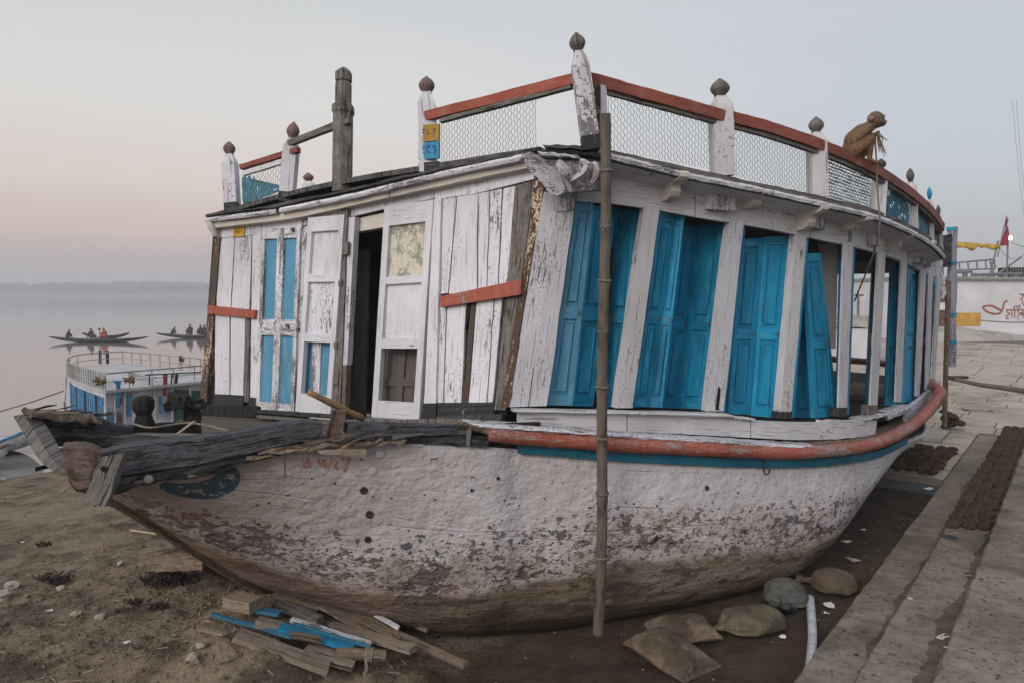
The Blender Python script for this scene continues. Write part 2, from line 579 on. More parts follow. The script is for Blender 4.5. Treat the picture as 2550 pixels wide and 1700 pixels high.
M['deck'] = bare_wood('deck_board', (.050, .045, .041), (.15, .132, .115), bumps=.8, patch=(.035, .032, .03), patch_at=.56)
M['felt'] = bare_wood('roof_felt', (.045, .045, .046), (.14, .137, .135), bumps=.9)
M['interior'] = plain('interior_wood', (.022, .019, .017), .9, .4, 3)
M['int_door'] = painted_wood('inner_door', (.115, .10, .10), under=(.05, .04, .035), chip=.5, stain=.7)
M['wire'] = plain('wire', (.14, .15, .155), .6, .3, 30, .3)
M['wire_white'] = plain('pale_wire', (.55, .57, .58), .6, .3, 30)
M['wire_blue'] = plain('blue_wire', (.05, .17, .25), .6, .3, 30)
M['iron'] = plain('rusty_iron', (.05, .045, .045), .65, .5, 40, .5)
M['hinge'] = plain('hinge_iron', (.16, .13, .12), .6, .5, 60, .4)
M['yellow'] = painted_wood('yellow_paint', (.42, .26, .045), under=(.20, .17, .12), chip=.55, tone=.3)
M['yellow_plate'] = plain('yellow_plate', (.50, .29, .02), .6, .15, 20)
M['blue_plate'] = painted_wood('blue_patch_paint', (.05, .27, .48), under=(.1, .15, .2), chip=.58)
M['ink'] = plain('lettering_dark', (.09, .075, .05), .8, .2, 30)
M['ink_blue'] = plain('lettering_blue', (.02, .10, .24), .8, .2, 30)
M['ink_faded'] = plain('faded_red_lettering', (.30, .15, .125), .8, .4, 18)
M['faded_red'] = bare_wood('faded_red_finial', (.12, .085, .085), (.24, .165, .16), bumps=.4)
M['ink_red'] = plain('lettering_red', (.30, .085, .045), .8, .3, 25)
M['bamboo'] = bare_wood('bamboo', (.16, .10, .05), (.33, .225, .115), rough=.6, bumps=.3)
M['rope'] = plain('rope', (.20, .165, .13), .9, .35, 60)
M['glass_dark'] = plain('dusty_pane', (.025, .025, .026), .25, .3, 5)
M['net_blue'] = plain('blue_netting', (.07, .20, .27), .8, .3, 8)
M['net_white'] = plain('pale_netting', (.42, .47, .49), .8, .3, 14)

# bamboo pole, old and grey with dark node bands
def m_pole():
    n = NM('old_bamboo')
    f = n.noise(n.mapv(n.uv, (2, 60, 1)), 2.0, 5, .6)
    b = n.noise(n.mapv(n.ob, (6, 6, 1.6)), 2.2, 4, .6)
    c = n.mix(n.mr(f, .3, .7), (.070, .058, .047), (.165, .138, .112))
    c = n.mix(n.mr(b, .48, .66), c, (.055, .046, .039))
    return n.done(c, .65, n.bump(f, .4, .004), spec=.3)
M['pole'] = m_pole()

# hull: plastered paint over planks, mud lower down, shade painted in at the bottom; UV = (metres along, 0 keel .. 1 gunwale)
def m_hull():
    n = NM('hull_paint')
    u, v, _ = n.sep(n.uv)
    ob = n.ob
    flow = n.mapv(ob, (1, 1, 1.25))                               # metres, a little drawn out along the planks
    st = n.mapv(ob, (1, 1, 1.9))
    n_big = n.noise(flow, 1.1, 4, .55)
    n_lump = n.noise(n.mapv(flow, (1, 1, 1), (31, 4, 0)), 5.5, 5, .58)
    n_mid = n.noise(st, 2.6, 6, .62)
    n_fine = n.noise(flow, 14, 6, .62)
    n_chip = n.noise(n.mapv(flow, (1, 1, 1.2), (3, 7, 0)), 9.5, 6, .62, .4)
    n_chip2 = n.noise(n.mapv(flow, (1, 1, 1.2), (13, 2, 0)), 22.0, 4, .58, .3)
    n_patch = n.noise(n.mapv(flow, (1, 1, 1.8), (8, 1, 0)), 1.5, 5, .6)
    # paint, lilac white; browner towards the bow
    white = n.mix(n.mr(n_big, .32, .68), (.405, .382, .395), (.55, .528, .55))
    bow = n.mr(u, -.1, -2.1)
    thr_w = n.mr(u, -2.0, .6, .0, .47, False)                    # height of the old waterline
    v0 = v
    v = n.add(n.sub(v, thr_w), .42)                              # height above it
    low = n.mr(v, .80, .45)
    pinkm = n.mul(n.mx(bow, low), n.mr(n_mid, .28, .56))
    paint = n.mix(n.mul(pinkm, .8), white, (.30, .235, .215))
    paint = n.mix(n.mul(n.mr(n_fine, .4, .75), .25), paint, (.33, .31, .32))
    # plank seams under the plaster
    seam = n.vor(n.mapv(n.comb(u, n.mul(v0, 2.0)), (.23, 2.6, 1)), 1.0, 'DISTANCE_TO_EDGE')
    seamm = n.mul(n.mr(seam, .02, .004), n.mr(n_big, .42, .58))
    # chips: few above, many in the belt under the middle
    belt = n.mul(n.mr(v, .80, .62), n.mr(v, .34, .46))
    thr = n.sub(.665, n.mul(belt, .085))
    thr = n.sub(thr, n.mul(n.mul(bow, n.mr(v, .9, .7)), .06))
    chips = n.mr(n.add(n.mul(n_chip, .75), n.mul(n_mid, .25)), n.sub(thr, .03), n.sub(thr, .018))
    thr2 = n.sub(.735, n.mul(belt, .11))
    chips2 = n.mr(n_chip2, n.sub(thr2, .045), n.sub(thr2, .03))
    chips = n.mx(chips, chips2)
    under = n.mix(n.mr(n_patch, .40, .60), (.145, .12, .125), (.185, .115, .10))
    under = n.mix(n.mr(n.noise(flow, 2.0, 3, .5), .56, .66), under, (.11, .11, .12))
    col = n.mix(chips, paint, under)
    # ochre and pale repairs
    rep = n.mul(n.mr(n.noise(n.mapv(flow, (1, 1, 1.2), (5, 3, 0)), 1.7, 4, .5), .60, .63), n.mr(v, .92, .75))
    col = n.mix(n.mul(rep, .55), col, (.30, .265, .21))
    # black cracks and burnt weed along the lower belt
    wv = n.t.nodes.new('ShaderNodeVectorMath'); wv.operation = 'ADD'
    n.t.links.new(flow, wv.inputs[0]); n.t.links.new(n.comb(n.mul(n_lump, .35), n.mul(n_fine, .12), n.mul(n_lump, .2)), wv.inputs[1])
    crk = n.vor(n.mapv(wv.outputs[0], (1.0, 1.0, 1.3)), 5.0, 'DISTANCE_TO_EDGE')
    crkm = n.mul(n.mr(crk, .06, .015), n.mul(n.mr(v, .66, .54), n.mr(v, .30, .42)))
    crkm = n.mul(n.mul(crkm, n.mr(n_mid, .52, .62)), n.mr(n_chip, .40, .60))
    col = n.mix(n.mul(crkm, .85), col, (.028, .026, .028))
    drk = n.mul(n.mr(n.noise(n.mapv(flow, (1, 1, 1.5), (2, 9, 0)), 2.3, 6, .66), .57, .62), n.mul(n.mr(v, .62, .52), n.mr(v, .26, .36)))
    col = n.mix(n.mul(drk, .75), col, (.042, .033, .030))
    # bare muddy wood below the old waterline, with a ragged edge
    wl = n.add(v, n.add(n.mul(n.sub(n_mid, .5), .16), n.mul(n.sub(n_fine, .5), .06)))
    mudm = n.mr(n.add(wl, n.mul(n.sub(n_lump, .5), .12)), .455, .36)
    lay = n.noise(n.mapv(flow, (.7, .7, 4.5)), 2.2, 6, .65)
    mud = n.mix(n.mr(lay, .34, .68), (.098, .071, .049), (.225, .175, .128))
    mud = n.mix(n.mr(n_patch, .45, .7), mud, (.20, .165, .145))
    mud = n.mix(n.mr(n.noise(n.mapv(flow, (1, 1, 2)), 3.5, 6, .7), .52, .60), mud, (.075, .062, .052))
    weed = n.mr(n.add(v0, n.mul(n.sub(lay, .5), .14)), .31, .10)  # darkens the hull bottom: shade under the bilge put into the colour
    weed = n.mul(weed, n.mr(u, -1.3, .2))
    mud = n.mix(n.mr(u, .0, -1.2), mud, n.mix(n.mr(lay, .35, .65), (.15, .105, .08), (.27, .205, .165)))
    mud = n.mix(weed, mud, (.034, .023, .014))  # shade under the bilge, mixed into the colour
    col = n.mix(mudm, col, mud)
    # dark streaks of the tar running down from the gunwale
    # the blue crescent painted on the bow
    def disc(cu, cv, ru, rv, edge=.03):
        a = n.math('POWER', n.mul(n.sub(u, cu), 1 / ru), 2.0)
        b = n.math('POWER', n.mul(n.sub(v0, cv), 1 / rv), 2.0)
        return n.mr(n.add(n.add(a, b), n.mul(n.sub(n_fine, .5), .15)), 1 + edge, 1 - edge)
    cres = n.mul(disc(CRES[0], CRES[1], CRES[2], CRES[3]), n.inv(disc(CRES[0] - .07, CRES[1] + .20, CRES[2] * .72, CRES[3] * .72)))
    cres = n.mul(cres, n.mr(n_chip, .60, .56))
    col = n.mix(n.mul(cres, .9), col, (.016, .066, .098))
    hgt = n.add(n.mul(n_lump, .75), n.add(n.mul(n_fine, .30), n.mul(chips, -.22)))
    hgt = n.add(hgt, n.mul(mudm, n.mul(lay, .5)))
    hgt = n.sub(hgt, n.add(n.mul(crkm, .5), n.mul(seamm, .09)))
    hgt = n.sub(hgt, n.mul(drk, .35))
    nrm = n.bump(hgt, 1.0, .06)
    rough = n.mr(mudm, 0, 1, .6, .92)
    return n.done(col, rough, nrm, spec=.22)
CRES = (-2.03, .74, .22, .26)
M['hull'] = m_hull()

def m_mud():
    n = NM('mud_bank')
    ob = n.ob
    a = n.noise(ob, .55, 5, .6)
    b = n.noise(ob, 3.2, 6, .68)
    c = n.noise(ob, 16, 6, .7)
    col = n.mix(n.mr(b, .32, .68), (.100, .074, .052), (.25, .20, .142))
    col = n.mix(n.mul(n.mr(a, .42, .66), .65), col, (.285, .23, .165))
    col = n.mix(n.mr(c, .53, .68), col, (.050, .037, .028))
    col = n.mix(n.mul(n.mr(n.noise(n.mapv(ob, (1, 1, 1), (2, 2, 7)), 42, 3, .6), .62, .70), .7), col, (.36, .30, .22))
    ps = n.noise(n.mapv(ob, (1, 1, 1), (9, 4, 2)), 1.3, 5, .62)
    col = n.mix(n.mul(n.mr(ps, .52, .64), .75), col, (.060, .043, .034))
    # dark dusty soil in the trench, with the hull's shade put into its colour
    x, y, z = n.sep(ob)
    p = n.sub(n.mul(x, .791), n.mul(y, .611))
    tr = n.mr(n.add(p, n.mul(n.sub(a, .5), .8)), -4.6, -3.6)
    dust = n.mix(n.mr(b, .3, .7), (.032, .022, .017), (.062, .043, .033))  # dusty soil colour, darkened for the hull's shade
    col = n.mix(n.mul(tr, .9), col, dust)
    h = n.add(n.mul(b, .6), n.mul(c, .5))
    nrm = n.bump(h, 1.0, .12)
    return n.done(col, .95, nrm, spec=.12)
M['mud'] = m_mud()

def m_stone(name, d, l, spots=.62):
    n = NM(name)
    ob = n.ob
    rv = n.rnd()
    a = n.noise(ob, 1.2, 5, .6)
    b = n.noise(n.mapv(ob, (1, 1, 1), (3, 3, 0)), 9, 6, .68)
    col = n.mix(n.mr(n.add(n.mul(a, .5), n.mul(b, .5)), .36, .64), d, l)
    col = n.mix(n.mul(n.mr(n.noise(n.mapv(ob, (1, 1, 1), (7, 1, 0)), 22, 3, .5), spots, spots + .05), .75), col, (.06, .045, .035))
    st = n.noise(n.mapv(ob, (1, 1, 1), (1, 8, 0)), .9, 6, .65)
    col = n.mix(n.mul(n.mr(st, .50, .64), .7), col, scale_c(d, .55))
    col = n.mix(n.mul(rv, .16), col, scale_c(d, .8))
    # worn rim: dust gathers
    return n.done(col, .9, n.bump(n.add(n.mul(b, .7), n.mul(a, .3)), .9, .02), spec=.15)
M['step'] = m_stone('step_stone', (.135, .110, .090), (.255, .218, .182), .60)
M['step_dirt_shade'] = m_stone('step_dirt_shade', (.070, .054, .043), (.15, .12, .098))
M['pave'] = m_stone('paving_stone', (.30, .255, .215), (.43, .375, .325), .66)
M['pave_bed'] = m_stone('paving_bed', (.115, .093, .078), (.19, .155, .13))
M['conc'] = m_stone('concrete', (.30, .285, .27), (.44, .42, .40))

def m_dung():
    n = NM('dung')
    a = n.noise(n.ob, 14, 5, .7)
    b = n.noise(n.ob, 45, 3, .6)
    rv = n.rnd()
    c = n.mix(n.mr(a, .3, .7), (.020, .013, .009), (.060, .039, .027))
    c = n.mix(n.mul(rv, .5), c, (.085, .054, .036))
    return n.done(c, .95, n.bump(n.add(a, n.mul(b, .5)), .9, .012), spec=.1)
M['dung'] = m_dung()

def m_sack(name, c):
    n = NM(name)
    a = n.noise(n.ob, 3.0, 5, .6)
    w = n.noise(n.mapv(n.ob, (60, 60, 60)), 1.5, 2, .5)
    col = n.mix(n.mr(a, .38, .62), scale_c(c, .5), scale_c(c, 1.25))
    col = n.mix(n.mul(n.mr(n.noise(n.ob, 18, 4, .6), .5, .65), .5), col, scale_c(c, .45))
    col = n.mix(n.mul(n.mr(n.noise(n.mapv(n.ob, (1, 1, 1), (4, 0, 0)), 2.2, 4, .6), .5, .65), .5), col, (.13, .095, .07))
    wr = n.noise(n.mapv(n.ob, (1, 1, 1)), 7, 4, .6, 1.5)
    return n.done(col, .8, n.bump(n.add(n.mul(wr, .9), n.mul(w, .25)), .9, .05), spec=.2)
M['sack'] = m_sack('sack_cloth', (.135, .102, .074))
M['sack_green'] = m_sack('green_sack', (.105, .092, .062))
M['sack_blue'] = m_sack('blue_grey_bag', (.085, .092, .09))
M['pipe'] = plain('pipe_grey', (.40, .41, .45), .5, .18, 9)

def m_water():
    n = NM('river_water')
    ob = n.ob
    x, y, z = n.sep(ob)
    w1 = n.noise(n.mapv(ob, (.5, 1.2, 1), rot=(0, 0, .3)), .9, 4, .55)
    w2 = n.noise(n.mapv(ob, (.12, .35, 1)), .5, 4, .55)
    h = n.add(n.mul(w1, .35), n.mul(w2, .8))
    n.p.inputs['IOR'].default_value = 1.333
    return n.done((.19, .175, .165), .05, n.bump(h, .09, .22), spec=.5)
M['water'] = m_water()
M['far_sand'] = plain('far_sand', (.16, .14, .13), .95, .25, .02, bumps=0)
M['far_wood'] = plain('far_trees', (.035, .045, .035), .95, .5, .05, bumps=0)
def m_haze():
    m = bpy.data.materials.new('haze_air')
    m.use_nodes = True
    t = m.node_tree
    t.nodes.clear()
    o = t.nodes.new('ShaderNodeOutputMaterial')
    v = t.nodes.new('ShaderNodeVolumePrincipled')
    v.inputs['Color'].default_value = (.87, .905, .97, 1)
    v.inputs['Density'].default_value = .0014
    v.inputs['Anisotropy'].default_value = 0.0
    t.links.new(v.outputs[0], o.inputs['Volume'])
    return m
M['haze'] = m_haze()
M['wall_white'] = plain('whitewash', (.56, .57, .60), .9, .10, .8, bumps=.15)
M['wall_grey'] = plain('weathered_coping', (.26, .25, .24), .9, .25, 2)
M['wall_yellow'] = plain('ochre_paint', (.46, .27, .05), .9, .2, 3)
M['metal_grey'] = plain('grey_metal', (.15, .155, .165), .6, .2, 5, .2)
M['cloth_yellow'] = plain('yellow_cloth', (.42, .26, .04), .9, .35, 5)
M['cloth_red'] = plain('red_cloth', (.33, .05, .07), .9, .2, 5)
M['flag'] = plain('flag_cloth', (.27, .025, .07), .9, .25, 4)
M['cloth_blue'] = plain('blue_cloth', (.03, .26, .46), .9, .2, 5)
M['cloth_dark'] = plain('dark_cloth', (.05, .035, .035), .9, .2, 5)
M['b_white'] = plain('boat_white', (.44, .45, .49), .8, .3, 3)
M['b_roof'] = plain('boat_roof', (.36, .36, .38), .8, .2, 2)
M['b_blue'] = plain('boat_blue', (.05, .19, .36), .7, .4, 6)
M['b_dark'] = plain('boat_dark', (.022, .024, .028), .8, .3, 4)
M['b_green'] = plain('boat_green', (.02, .055, .05), .6, .2, 4)
M['b_brown'] = plain('boat_brown', (.13, .06, .045), .8, .2, 4)
M['row_hull'] = plain('row_boat_hull', (.030, .035, .042), .6, .3, 3)
M['row_in'] = plain('row_boat_inside', (.13, .13, .13), .8, .3, 3)
M['skin'] = plain('skin', (.16, .085, .055), .6, .1, 5)
M['shirt_dark'] = plain('dark_shirt', (.03, .033, .04), .9, .2, 6)
M['shirt_white'] = plain('white_shirt', (.5, .5, .52), .9, .2, 6)
M['shirt_red'] = plain('red_shawl', (.33, .06, .055), .9, .2, 6)
M['hair'] = plain('black_hair', (.015, .013, .012), .6, .2, 9)
M['leaf'] = plain('dry_garland', (.11, .085, .03), .9, .4, 20)
M['paper'] = plain('paper_litter', (.50, .50, .50), .8, .15, 20)
M['clod'] = plain('clod', (.15, .120, .088), .95, .4, 9)
M['stone'] = plain('stone', (.27, .24, .21), .9, .3, 9)
M['weed'] = plain('dry_weed', (.035, .022, .022), .95, .4, 20)
M['stick'] = plain('dry_stick', (.36, .28, .20), .9, .2, 20)
def m_lamp():
    m = bpy.data.materials.new('lamp_glow')
    m.use_nodes = True
    p = m.node_tree.nodes['Principled BSDF']
    p.inputs['Base Color'].default_value = (1, .9, .7, 1)
    p.inputs['Emission Color'].default_value = (1, .72, .42, 1)
    p.inputs['Emission Strength'].default_value = 6
    return m
M['lamp'] = m_lamp()
def m_fur():
    n = NM('monkey_fur')
    ob = n.ob
    x, y, z = n.sep(ob)
    f = n.noise(n.mapv(ob, (34, 34, 11)), 2.0, 4, .65)
    g = n.noise(ob, 9, 4, .6)
    t = n.mr(n.add(z, n.mul(n.sub(g, .5), .12)), MONKEY_Z + .16, MONKEY_Z + .34)
    c = n.mix(t, (.17, .085, .036), (.13, .095, .068))
    c = n.mix(n.mr(f, .36, .62), n.mix(.42, c, (.03, .02, .014)), n.mix(.15, c, (.42, .34, .25)))
    return n.done(c, .9, n.bump(f, .7, .006), spec=.15)
MONKEY_Z = 4.35
# ------------------------------------------------------------------ the beached houseboat: measured lines
AXIS = Vector((.559, .829, 0)).normalized()          # bow -> stern
OUTN = Vector((AXIS.y, -AXIS.x, 0))                  # towards the steps
P_A = at(1268, 1013, 6.38)
P_L = at(497, 969, 8.84)
P_LT = at(532, 594, 8.96)
BN = (P_L - P_A).cross(P_LT - P_A).normalized()
if BN.y > 0: BN = -BN                                # bulkhead faces the bow
ORI = (P_A + P_L) * .5
ORI.z = 0
HEEL = .056
def mirror(p):
    w = (p - ORI).dot(OUTN)
    wf = w if w < 2.27 else 2.27 + (w - 2.27) * .5          # the far side bulges less
    q = p - OUTN * (w + wf)
    q.z -= HEEL * (w + wf)
    return q
def bp(x, y, proud=0.0):
    return on_plane(x, y, P_A + BN * proud, BN)

plan_px = [(1268, 1013, 6.38), (1553, 1015, 6.62), (1781, 1023, 6.95), (1955, 1039, 7.32), (2098, 1031, 7.85), (2176, 1012, 8.62),
           (2237, 1000, 9.5), (2285, 986, 10.55), (2310, 972, 11.4), (2328, 957, 12.4)]
plan = [at(*p) for p in plan_px]
plan = [Vector((p.x, p.y, 0)) for p in plan]
d0 = (plan[1] - plan[0]).normalized()
plan = [plan[0] - d0 * 1.6, plan[0] - d0 * .8] + plan
j = plan[-1]
plan += [j + Vector((.42, .95, 0)), j + Vector((.45, 1.9, 0)), j + Vector((.05, 2.8, 0)), j + Vector((-1.0, 3.7, 0)), j + Vector((-2.3, 4.3, 0))]
PL = spline(plan, 24)
PLX = np.array([[p.x, p.y] for p in PL])
tg = np.gradient(PLX, axis=0)
tg /= np.linalg.norm(tg, axis=1)[:, None]
PLN = np.stack([tg[:, 1], -tg[:, 0]], 1)
def side_pt(x, y, off=0.0):
    """where the line of sight through (x, y) meets the side surface `off` metres out from the wall foot"""
    d = ray(x, y)
    C = PLX + PLN * off
    cr = C[:, 0] * d.y - C[:, 1] * d.x
    idx = np.where((cr[:-1] <= 0) & (cr[1:] > 0))[0]
    i = int(idx[0]) if len(idx) else int(np.argmax(cr[:-1]))
    t = 0.0 if not len(idx) else -cr[i] / (cr[i + 1] - cr[i])
    X = C[i] + (C[i + 1] - C[i]) * t
    k = X[1] / d.y
    return Vector((X[0], X[1], CAMZ + d.z * k))
def side_n(p):
    i = int(np.argmin(((PLX - np.array([p.x, p.y])) ** 2).sum(1)))
    return Vector((PLN[i][0], PLN[i][1], 0))
def side_curve(px, off, n=8):
    pts = spline([side_pt(x, y, off) for x, y in px], n)
    return pts, [side_n(p) for p in pts]

boat = thing('houseboat', (ORI.x, ORI.y, 0), 'large derelict wooden houseboat with blue shutters and peeling white paint, beached on mud', 'boat')

# ---- hull
bow_sw = [(-2.36, .64), (-2.15, .82), (-1.8, 1.09), (-1.4, 1.40), (-1.0, 1.71), (-.6, 2.02), (-.25, 2.28)]
edge_x = [100, 190, 276, 372, 500, 640, 830, 950, 1100, 1210, 1300]
edge_y = [1205, 1205, 1212, 1188, 1165, 1128, 1098, 1104, 1106, 1112, 1119]
stations = []
for s_, w_ in bow_sw:
    g = ORI + AXIS * s_ + OUTN * w_
    x = 1275 + FPX * g.x / g.y * .995
    y = interp(x, edge_x, edge_y)
    d = ray(x, y)
    g = Vector((g.x, g.y, CAMZ + d.z * g.y / d.y))
    stations.append((s_, g))
hull_px = [(1293, 1118), (1400, 1129), (1508, 1138), (1620, 1146), (1740, 1153), (1835, 1158), (1950, 1160), (2050, 1155), (2120, 1147), (2193, 1133), (2260, 1100), (2310, 1060)]
for x, y in hull_px:
    g = side_pt(x, y, .15)
    stations.append(((g - ORI).dot(AXIS), g))
for k, z in ((-72, 1.27), (-60, 1.27), (-48, 1.27), (-36, 1.28), (-24, 1.29), (-12, 1.30), (-1, 1.32)):
    g = Vector((PL[k].x, PL[k].y, z)) - Vector((PLN[k][0], PLN[k][1], 0)) * .08
    stations.append(((g - ORI).dot(AXIS), g))
SS = [s for s, _ in stations]
kz_s = [-2.8, -2.3, -1.5, -1.0, -.5, .2, 1.5, 3.0, 4.2, 5.3, 6.7, 7.8, 9, 10.5, 12.5]
kz_z = [1.62, 1.42, .72, .30, .02, -.13, -.15, -.09, .12, .38, .70, .95, 1.12, 1.25, 1.45]
U_SEC = [(1, 1), (1.012, .86), (1.024, .70), (1.024, .54), (1.012, .38), (.985, .23), (.94, .11), (.85, .03), (.6, .0), (.25, 0), (0, 0)]
V_SEC = [(1, 1), (.96, .86), (.89, .72), (.80, .58), (.69, .45), (.57, .33), (.44, .22), (.31, .13), (.19, .06), (.08, .015), (0, 0)]
kk = spline([Vector((a, b, 0)) for a, b in zip(kz_s, kz_z)], 8)
kz_s, kz_z = [p.x for p in kk], [p.y for p in kk]
dense = []
Gs = spline([g for _, g in stations], 6)
for g in Gs:
    s_ = (g - ORI).dot(AXIS)
    w_ = max((g - ORI).dot(OUTN), .02)
    f = max(0.0, min(1.0, (s_ + 2.5) / 2.6))
    f = f * f * (3 - 2 * f)
    kz = interp(s_, kz_s, kz_z)
    kp = ORI + AXIS * s_
    sec = [Vector((lerp(a[0], b[0], f), lerp(a[1], b[1], f), 0)) for a, b in zip(V_SEC, U_SEC)]
    fs = max(0.0, min(1.0, (s_ - 2.4) / 3.2)) * .45
    sec = [Vector((lerp(p.x, b[0], fs), lerp(p.y, b[1], fs), 0)) for p, b in zip(sec, V_SEC)]
    sec = spline(sec, 3)
    dense.append((s_, w_, g.z, kz, kp, sec))
def hull_point(row, k, side):
    s_, w_, gz, kz, kp, sec = row
    h, v = sec[k].x, sec[k].y
    if s_ > 4: h = min(h, 1.0)
    if side < 0 and s_ < .5: h = h ** (1 + min(1, (.5 - s_) / 1.5))
    p = kp + OUTN * (side * w_ * h)
    p.z = kz + (gz - kz) * v
    if side < 0: p.z -= HEEL * 2 * w_ * h
    return p
ns = len(dense[0][5])
mb = MB()
for side in (1, -1):
    vv, fc, uv = [], [], []
    for row in dense:
        vv += [hull_point(row, k, side) for k in range(ns)]
    for i in range(len(dense) - 1):
        if side < 0 and dense[i][0] < -1.5: continue
        for k in range(ns - 1):
            a = i * ns + k
            fc.append((a, a + ns, a + ns + 1, a + 1) if side > 0 else (a, a + ns, a + ns + 1, a + 1)[::-1])
            s0, s1 = dense[i][0] + (40 if side < 0 else 0), dense[i + 1][0] + (40 if side < 0 else 0)
            v0, v1 = dense[i][5][k].y, dense[i][5][k + 1].y
            w0, w1 = dense[i + 1][5][k].y, dense[i + 1][5][k + 1].y
            uv.append([(s0, v0), (s1, w0), (s1, w1), (s0, v1)][::1 if side > 0 else -1])
    mb.add(vv, fc, uv)
hull = mb.build('hull', M['hull'], boat, smooth=True, recalc=False)
mid_f = hull.data.polygons[len(dense) // 2 * (ns - 1) + 6]
if mid_f.normal.dot(OUTN) < 0: hull.data.flip_normals()
m = hull.modifiers.new('thick', 'SOLIDIFY')
m.thickness = .05
m.offset = -1
def hull_at(x, y, lift=.004):
    """point on the near side of the hull seen through (x, y)"""
    o, d = Vector((0, 0, CAMZ)), ray(x, y)
    best = None
    for i in range(len(dense) - 1):
        for k in range(ns - 1):
            a, b, c, e = (hull_point(dense[i], k, 1), hull_point(dense[i + 1], k, 1), hull_point(dense[i + 1], k + 1, 1), hull_point(dense[i], k + 1, 1))
            for t in ((a, b, c), (a, c, e)):
                e1, e2 = t[1] - t[0], t[2] - t[0]
                h = d.cross(e2)
                det = e1.dot(h)
                if abs(det) < 1e-12: continue
                q = o - t[0]
                u = q.dot(h) / det
                if u < -1e-4 or u > 1.0001: continue
                r = q.cross(e1)
                v = d.dot(r) / det
                if v < -1e-4 or u + v > 1.0001: continue
                w = e2.dot(r) / det
                if w > 0 and (best is None or w < best[0]):
                    n = e1.cross(e2).normalized()
                    if n.dot(d) > 0: n = -n
                    best = (w, n, i, k)
    if best is None: return None
    return o + d * best[0] + best[1] * lift, best[1], best

# patches, bolts and lettering on the hull
for (x, y, r, kind) in ((946, 1130, .037, 'b'), (928, 1172, .034, 'b'), (906, 1220, .028, 'h'), (920, 1280, .03, 'h'), (916, 1342, .026, 'h'), (1150, 1332, .02, 'b'),
                        (1472, 1242, .018, 'b'), (1532, 1260, .02, 'b'), (1760, 1214, .02, 'h'), (1780, 1225, .016, 'b'), (1240, 1190, .014, 'h'), (1175, 1220, .014, 'h'), (1530, 1346, .016, 'b')):
    h = hull_at(x, y, 0.0)
    if h is None: continue
    p, n, _ = h
    mb = MB()
    if kind == 'b':
        mb.lathe([(r * 1.1, -.004), (r, .006), (r * .8, .010), (r * .15, .012)], p, n, 14)
        mb.build('bolt_cap', M['plaster'], boat, smooth=True)
    else:
        mb.lathe([(r * 1.15, -.004), (r * 1.05, .010), (r * .8, .012), (r * .55, .004)], p, n, 14)
        mb.build('bolt_hole', M['iron'], boat, smooth=True)
def ribbon(mb, pts, normals, width):
    """brushed stroke: flat band on a surface"""
    L, Rr = [], []
    for i, p in enumerate(pts):
        d = pts[min(i + 1, len(pts) - 1)] - pts[max(i - 1, 0)]
        s = d.cross(normals[i]).normalized()
        w = width * .5 * (1 + random.uniform(-.12, .12))
        L.append(p - s * w); Rr.append(p + s * w)
    n = len(pts)
    mb.add(L + Rr, [(i, i + 1, n + i + 1, n + i) for i in range(n - 1)])
letters = [[(752, 1142), (757, 1158), (762, 1163)], [(758, 1150), (774, 1152)], [(765, 1140), (771, 1158), (773, 1162)], [(792, 1142), (799, 1156), (806, 1152), (806, 1142)], [(806, 1144), (808, 1165)],
           [(815, 1165), (827, 1142)], [(827, 1142), (838, 1150), (832, 1158), (840, 1168)], [(856, 1172), (868, 1143)], [(848, 1142), (872, 1141)]]
for st in letters:
    pts = []
    for (x0, y0), (x1, y1) in zip(st[:-1], st[1:]):
        pts += [(lerp(x0, x1, k / 3), lerp(y0, y1, k / 3)) for k in range(3)]
    pts.append(st[-1])
    hs = [hull_at(x, y, .005) for x, y in pts]
    hs = [h for h in hs if h]
    if len(hs) > 1:
        mb = MB(); ribbon(mb, [h[0] for h in hs], [h[1] for h in hs], .022)
        mb.build('painted_letter', M['ink_faded'], boat, label='red hand painted letters on the hull')
hs = [hull_at(709, y, .005) for y in (1147, 1160, 1172, 1186)]
hs = [h for h in hs if h]
if len(hs) > 1:
    mb = MB(); ribbon(mb, [h[0] for h in hs], [h[1] for h in hs], .008); mb.build('paint_drip', M['ink_red'], boat)

# keel timber along the stem, rotten gap beside it
stem = []
for s_ in (-2.30, -2.1, -1.9, -1.7, -1.5, -1.3, -1.1, -.9, -.7, -.5):
    p = ORI + AXIS * s_; p.z = interp(s_, kz_s, kz_z) + .01; stem.append(p)
mb = MB(); mb.sweep(stem, [(-.05, -.07), (.05, -.07), (.06, .05), (-.06, .05)], [OUTN] * len(stem), wob=.008)
mb.build('keel_timber', M['brown_wood'], boat)
hs = [hull_at(x, y, .012) for x, y in ((352, 1296), (385, 1300), (418, 1318), (452, 1346), (470, 1372), (440, 1360), (405, 1335), (375, 1315))]
hs = [h for h in hs if h]
if len(hs) > 4:
    mb = MB(); mb.add([h[0] for h in hs], [tuple(range(len(hs)))]); mb.build('rotten_gap', M['black_wood'], boat)
# ---- rails and strakes along the side
mb = MB()
px = [(1290, 1112), (1400, 1121), (1508, 1130), (1700, 1141), (1835, 1147), (1950, 1149), (2050, 1146), (2120, 1138), (2193, 1124), (2255, 1094)]
pts, nn = side_curve(px, .17)
mb.sweep(pts, [(-.06, -.055), (.022, -.050), (.03, .03), (-.06, .05)], nn, wob=.003)
mb.build('strake', M['blue_strake'], boat, label='blue painted strake under the red rub rail')
rub_px = [(1213, 1079), (1300, 1088), (1400, 1096), (1508, 1104), (1700, 1113), (1835, 1121), (1950, 1126), (2050, 1122), (2150, 1110), (2230, 1083), (2290, 1043), (2325, 1003), (2342, 972)]
pts, nn = side_curve(rub_px, .22, 10)
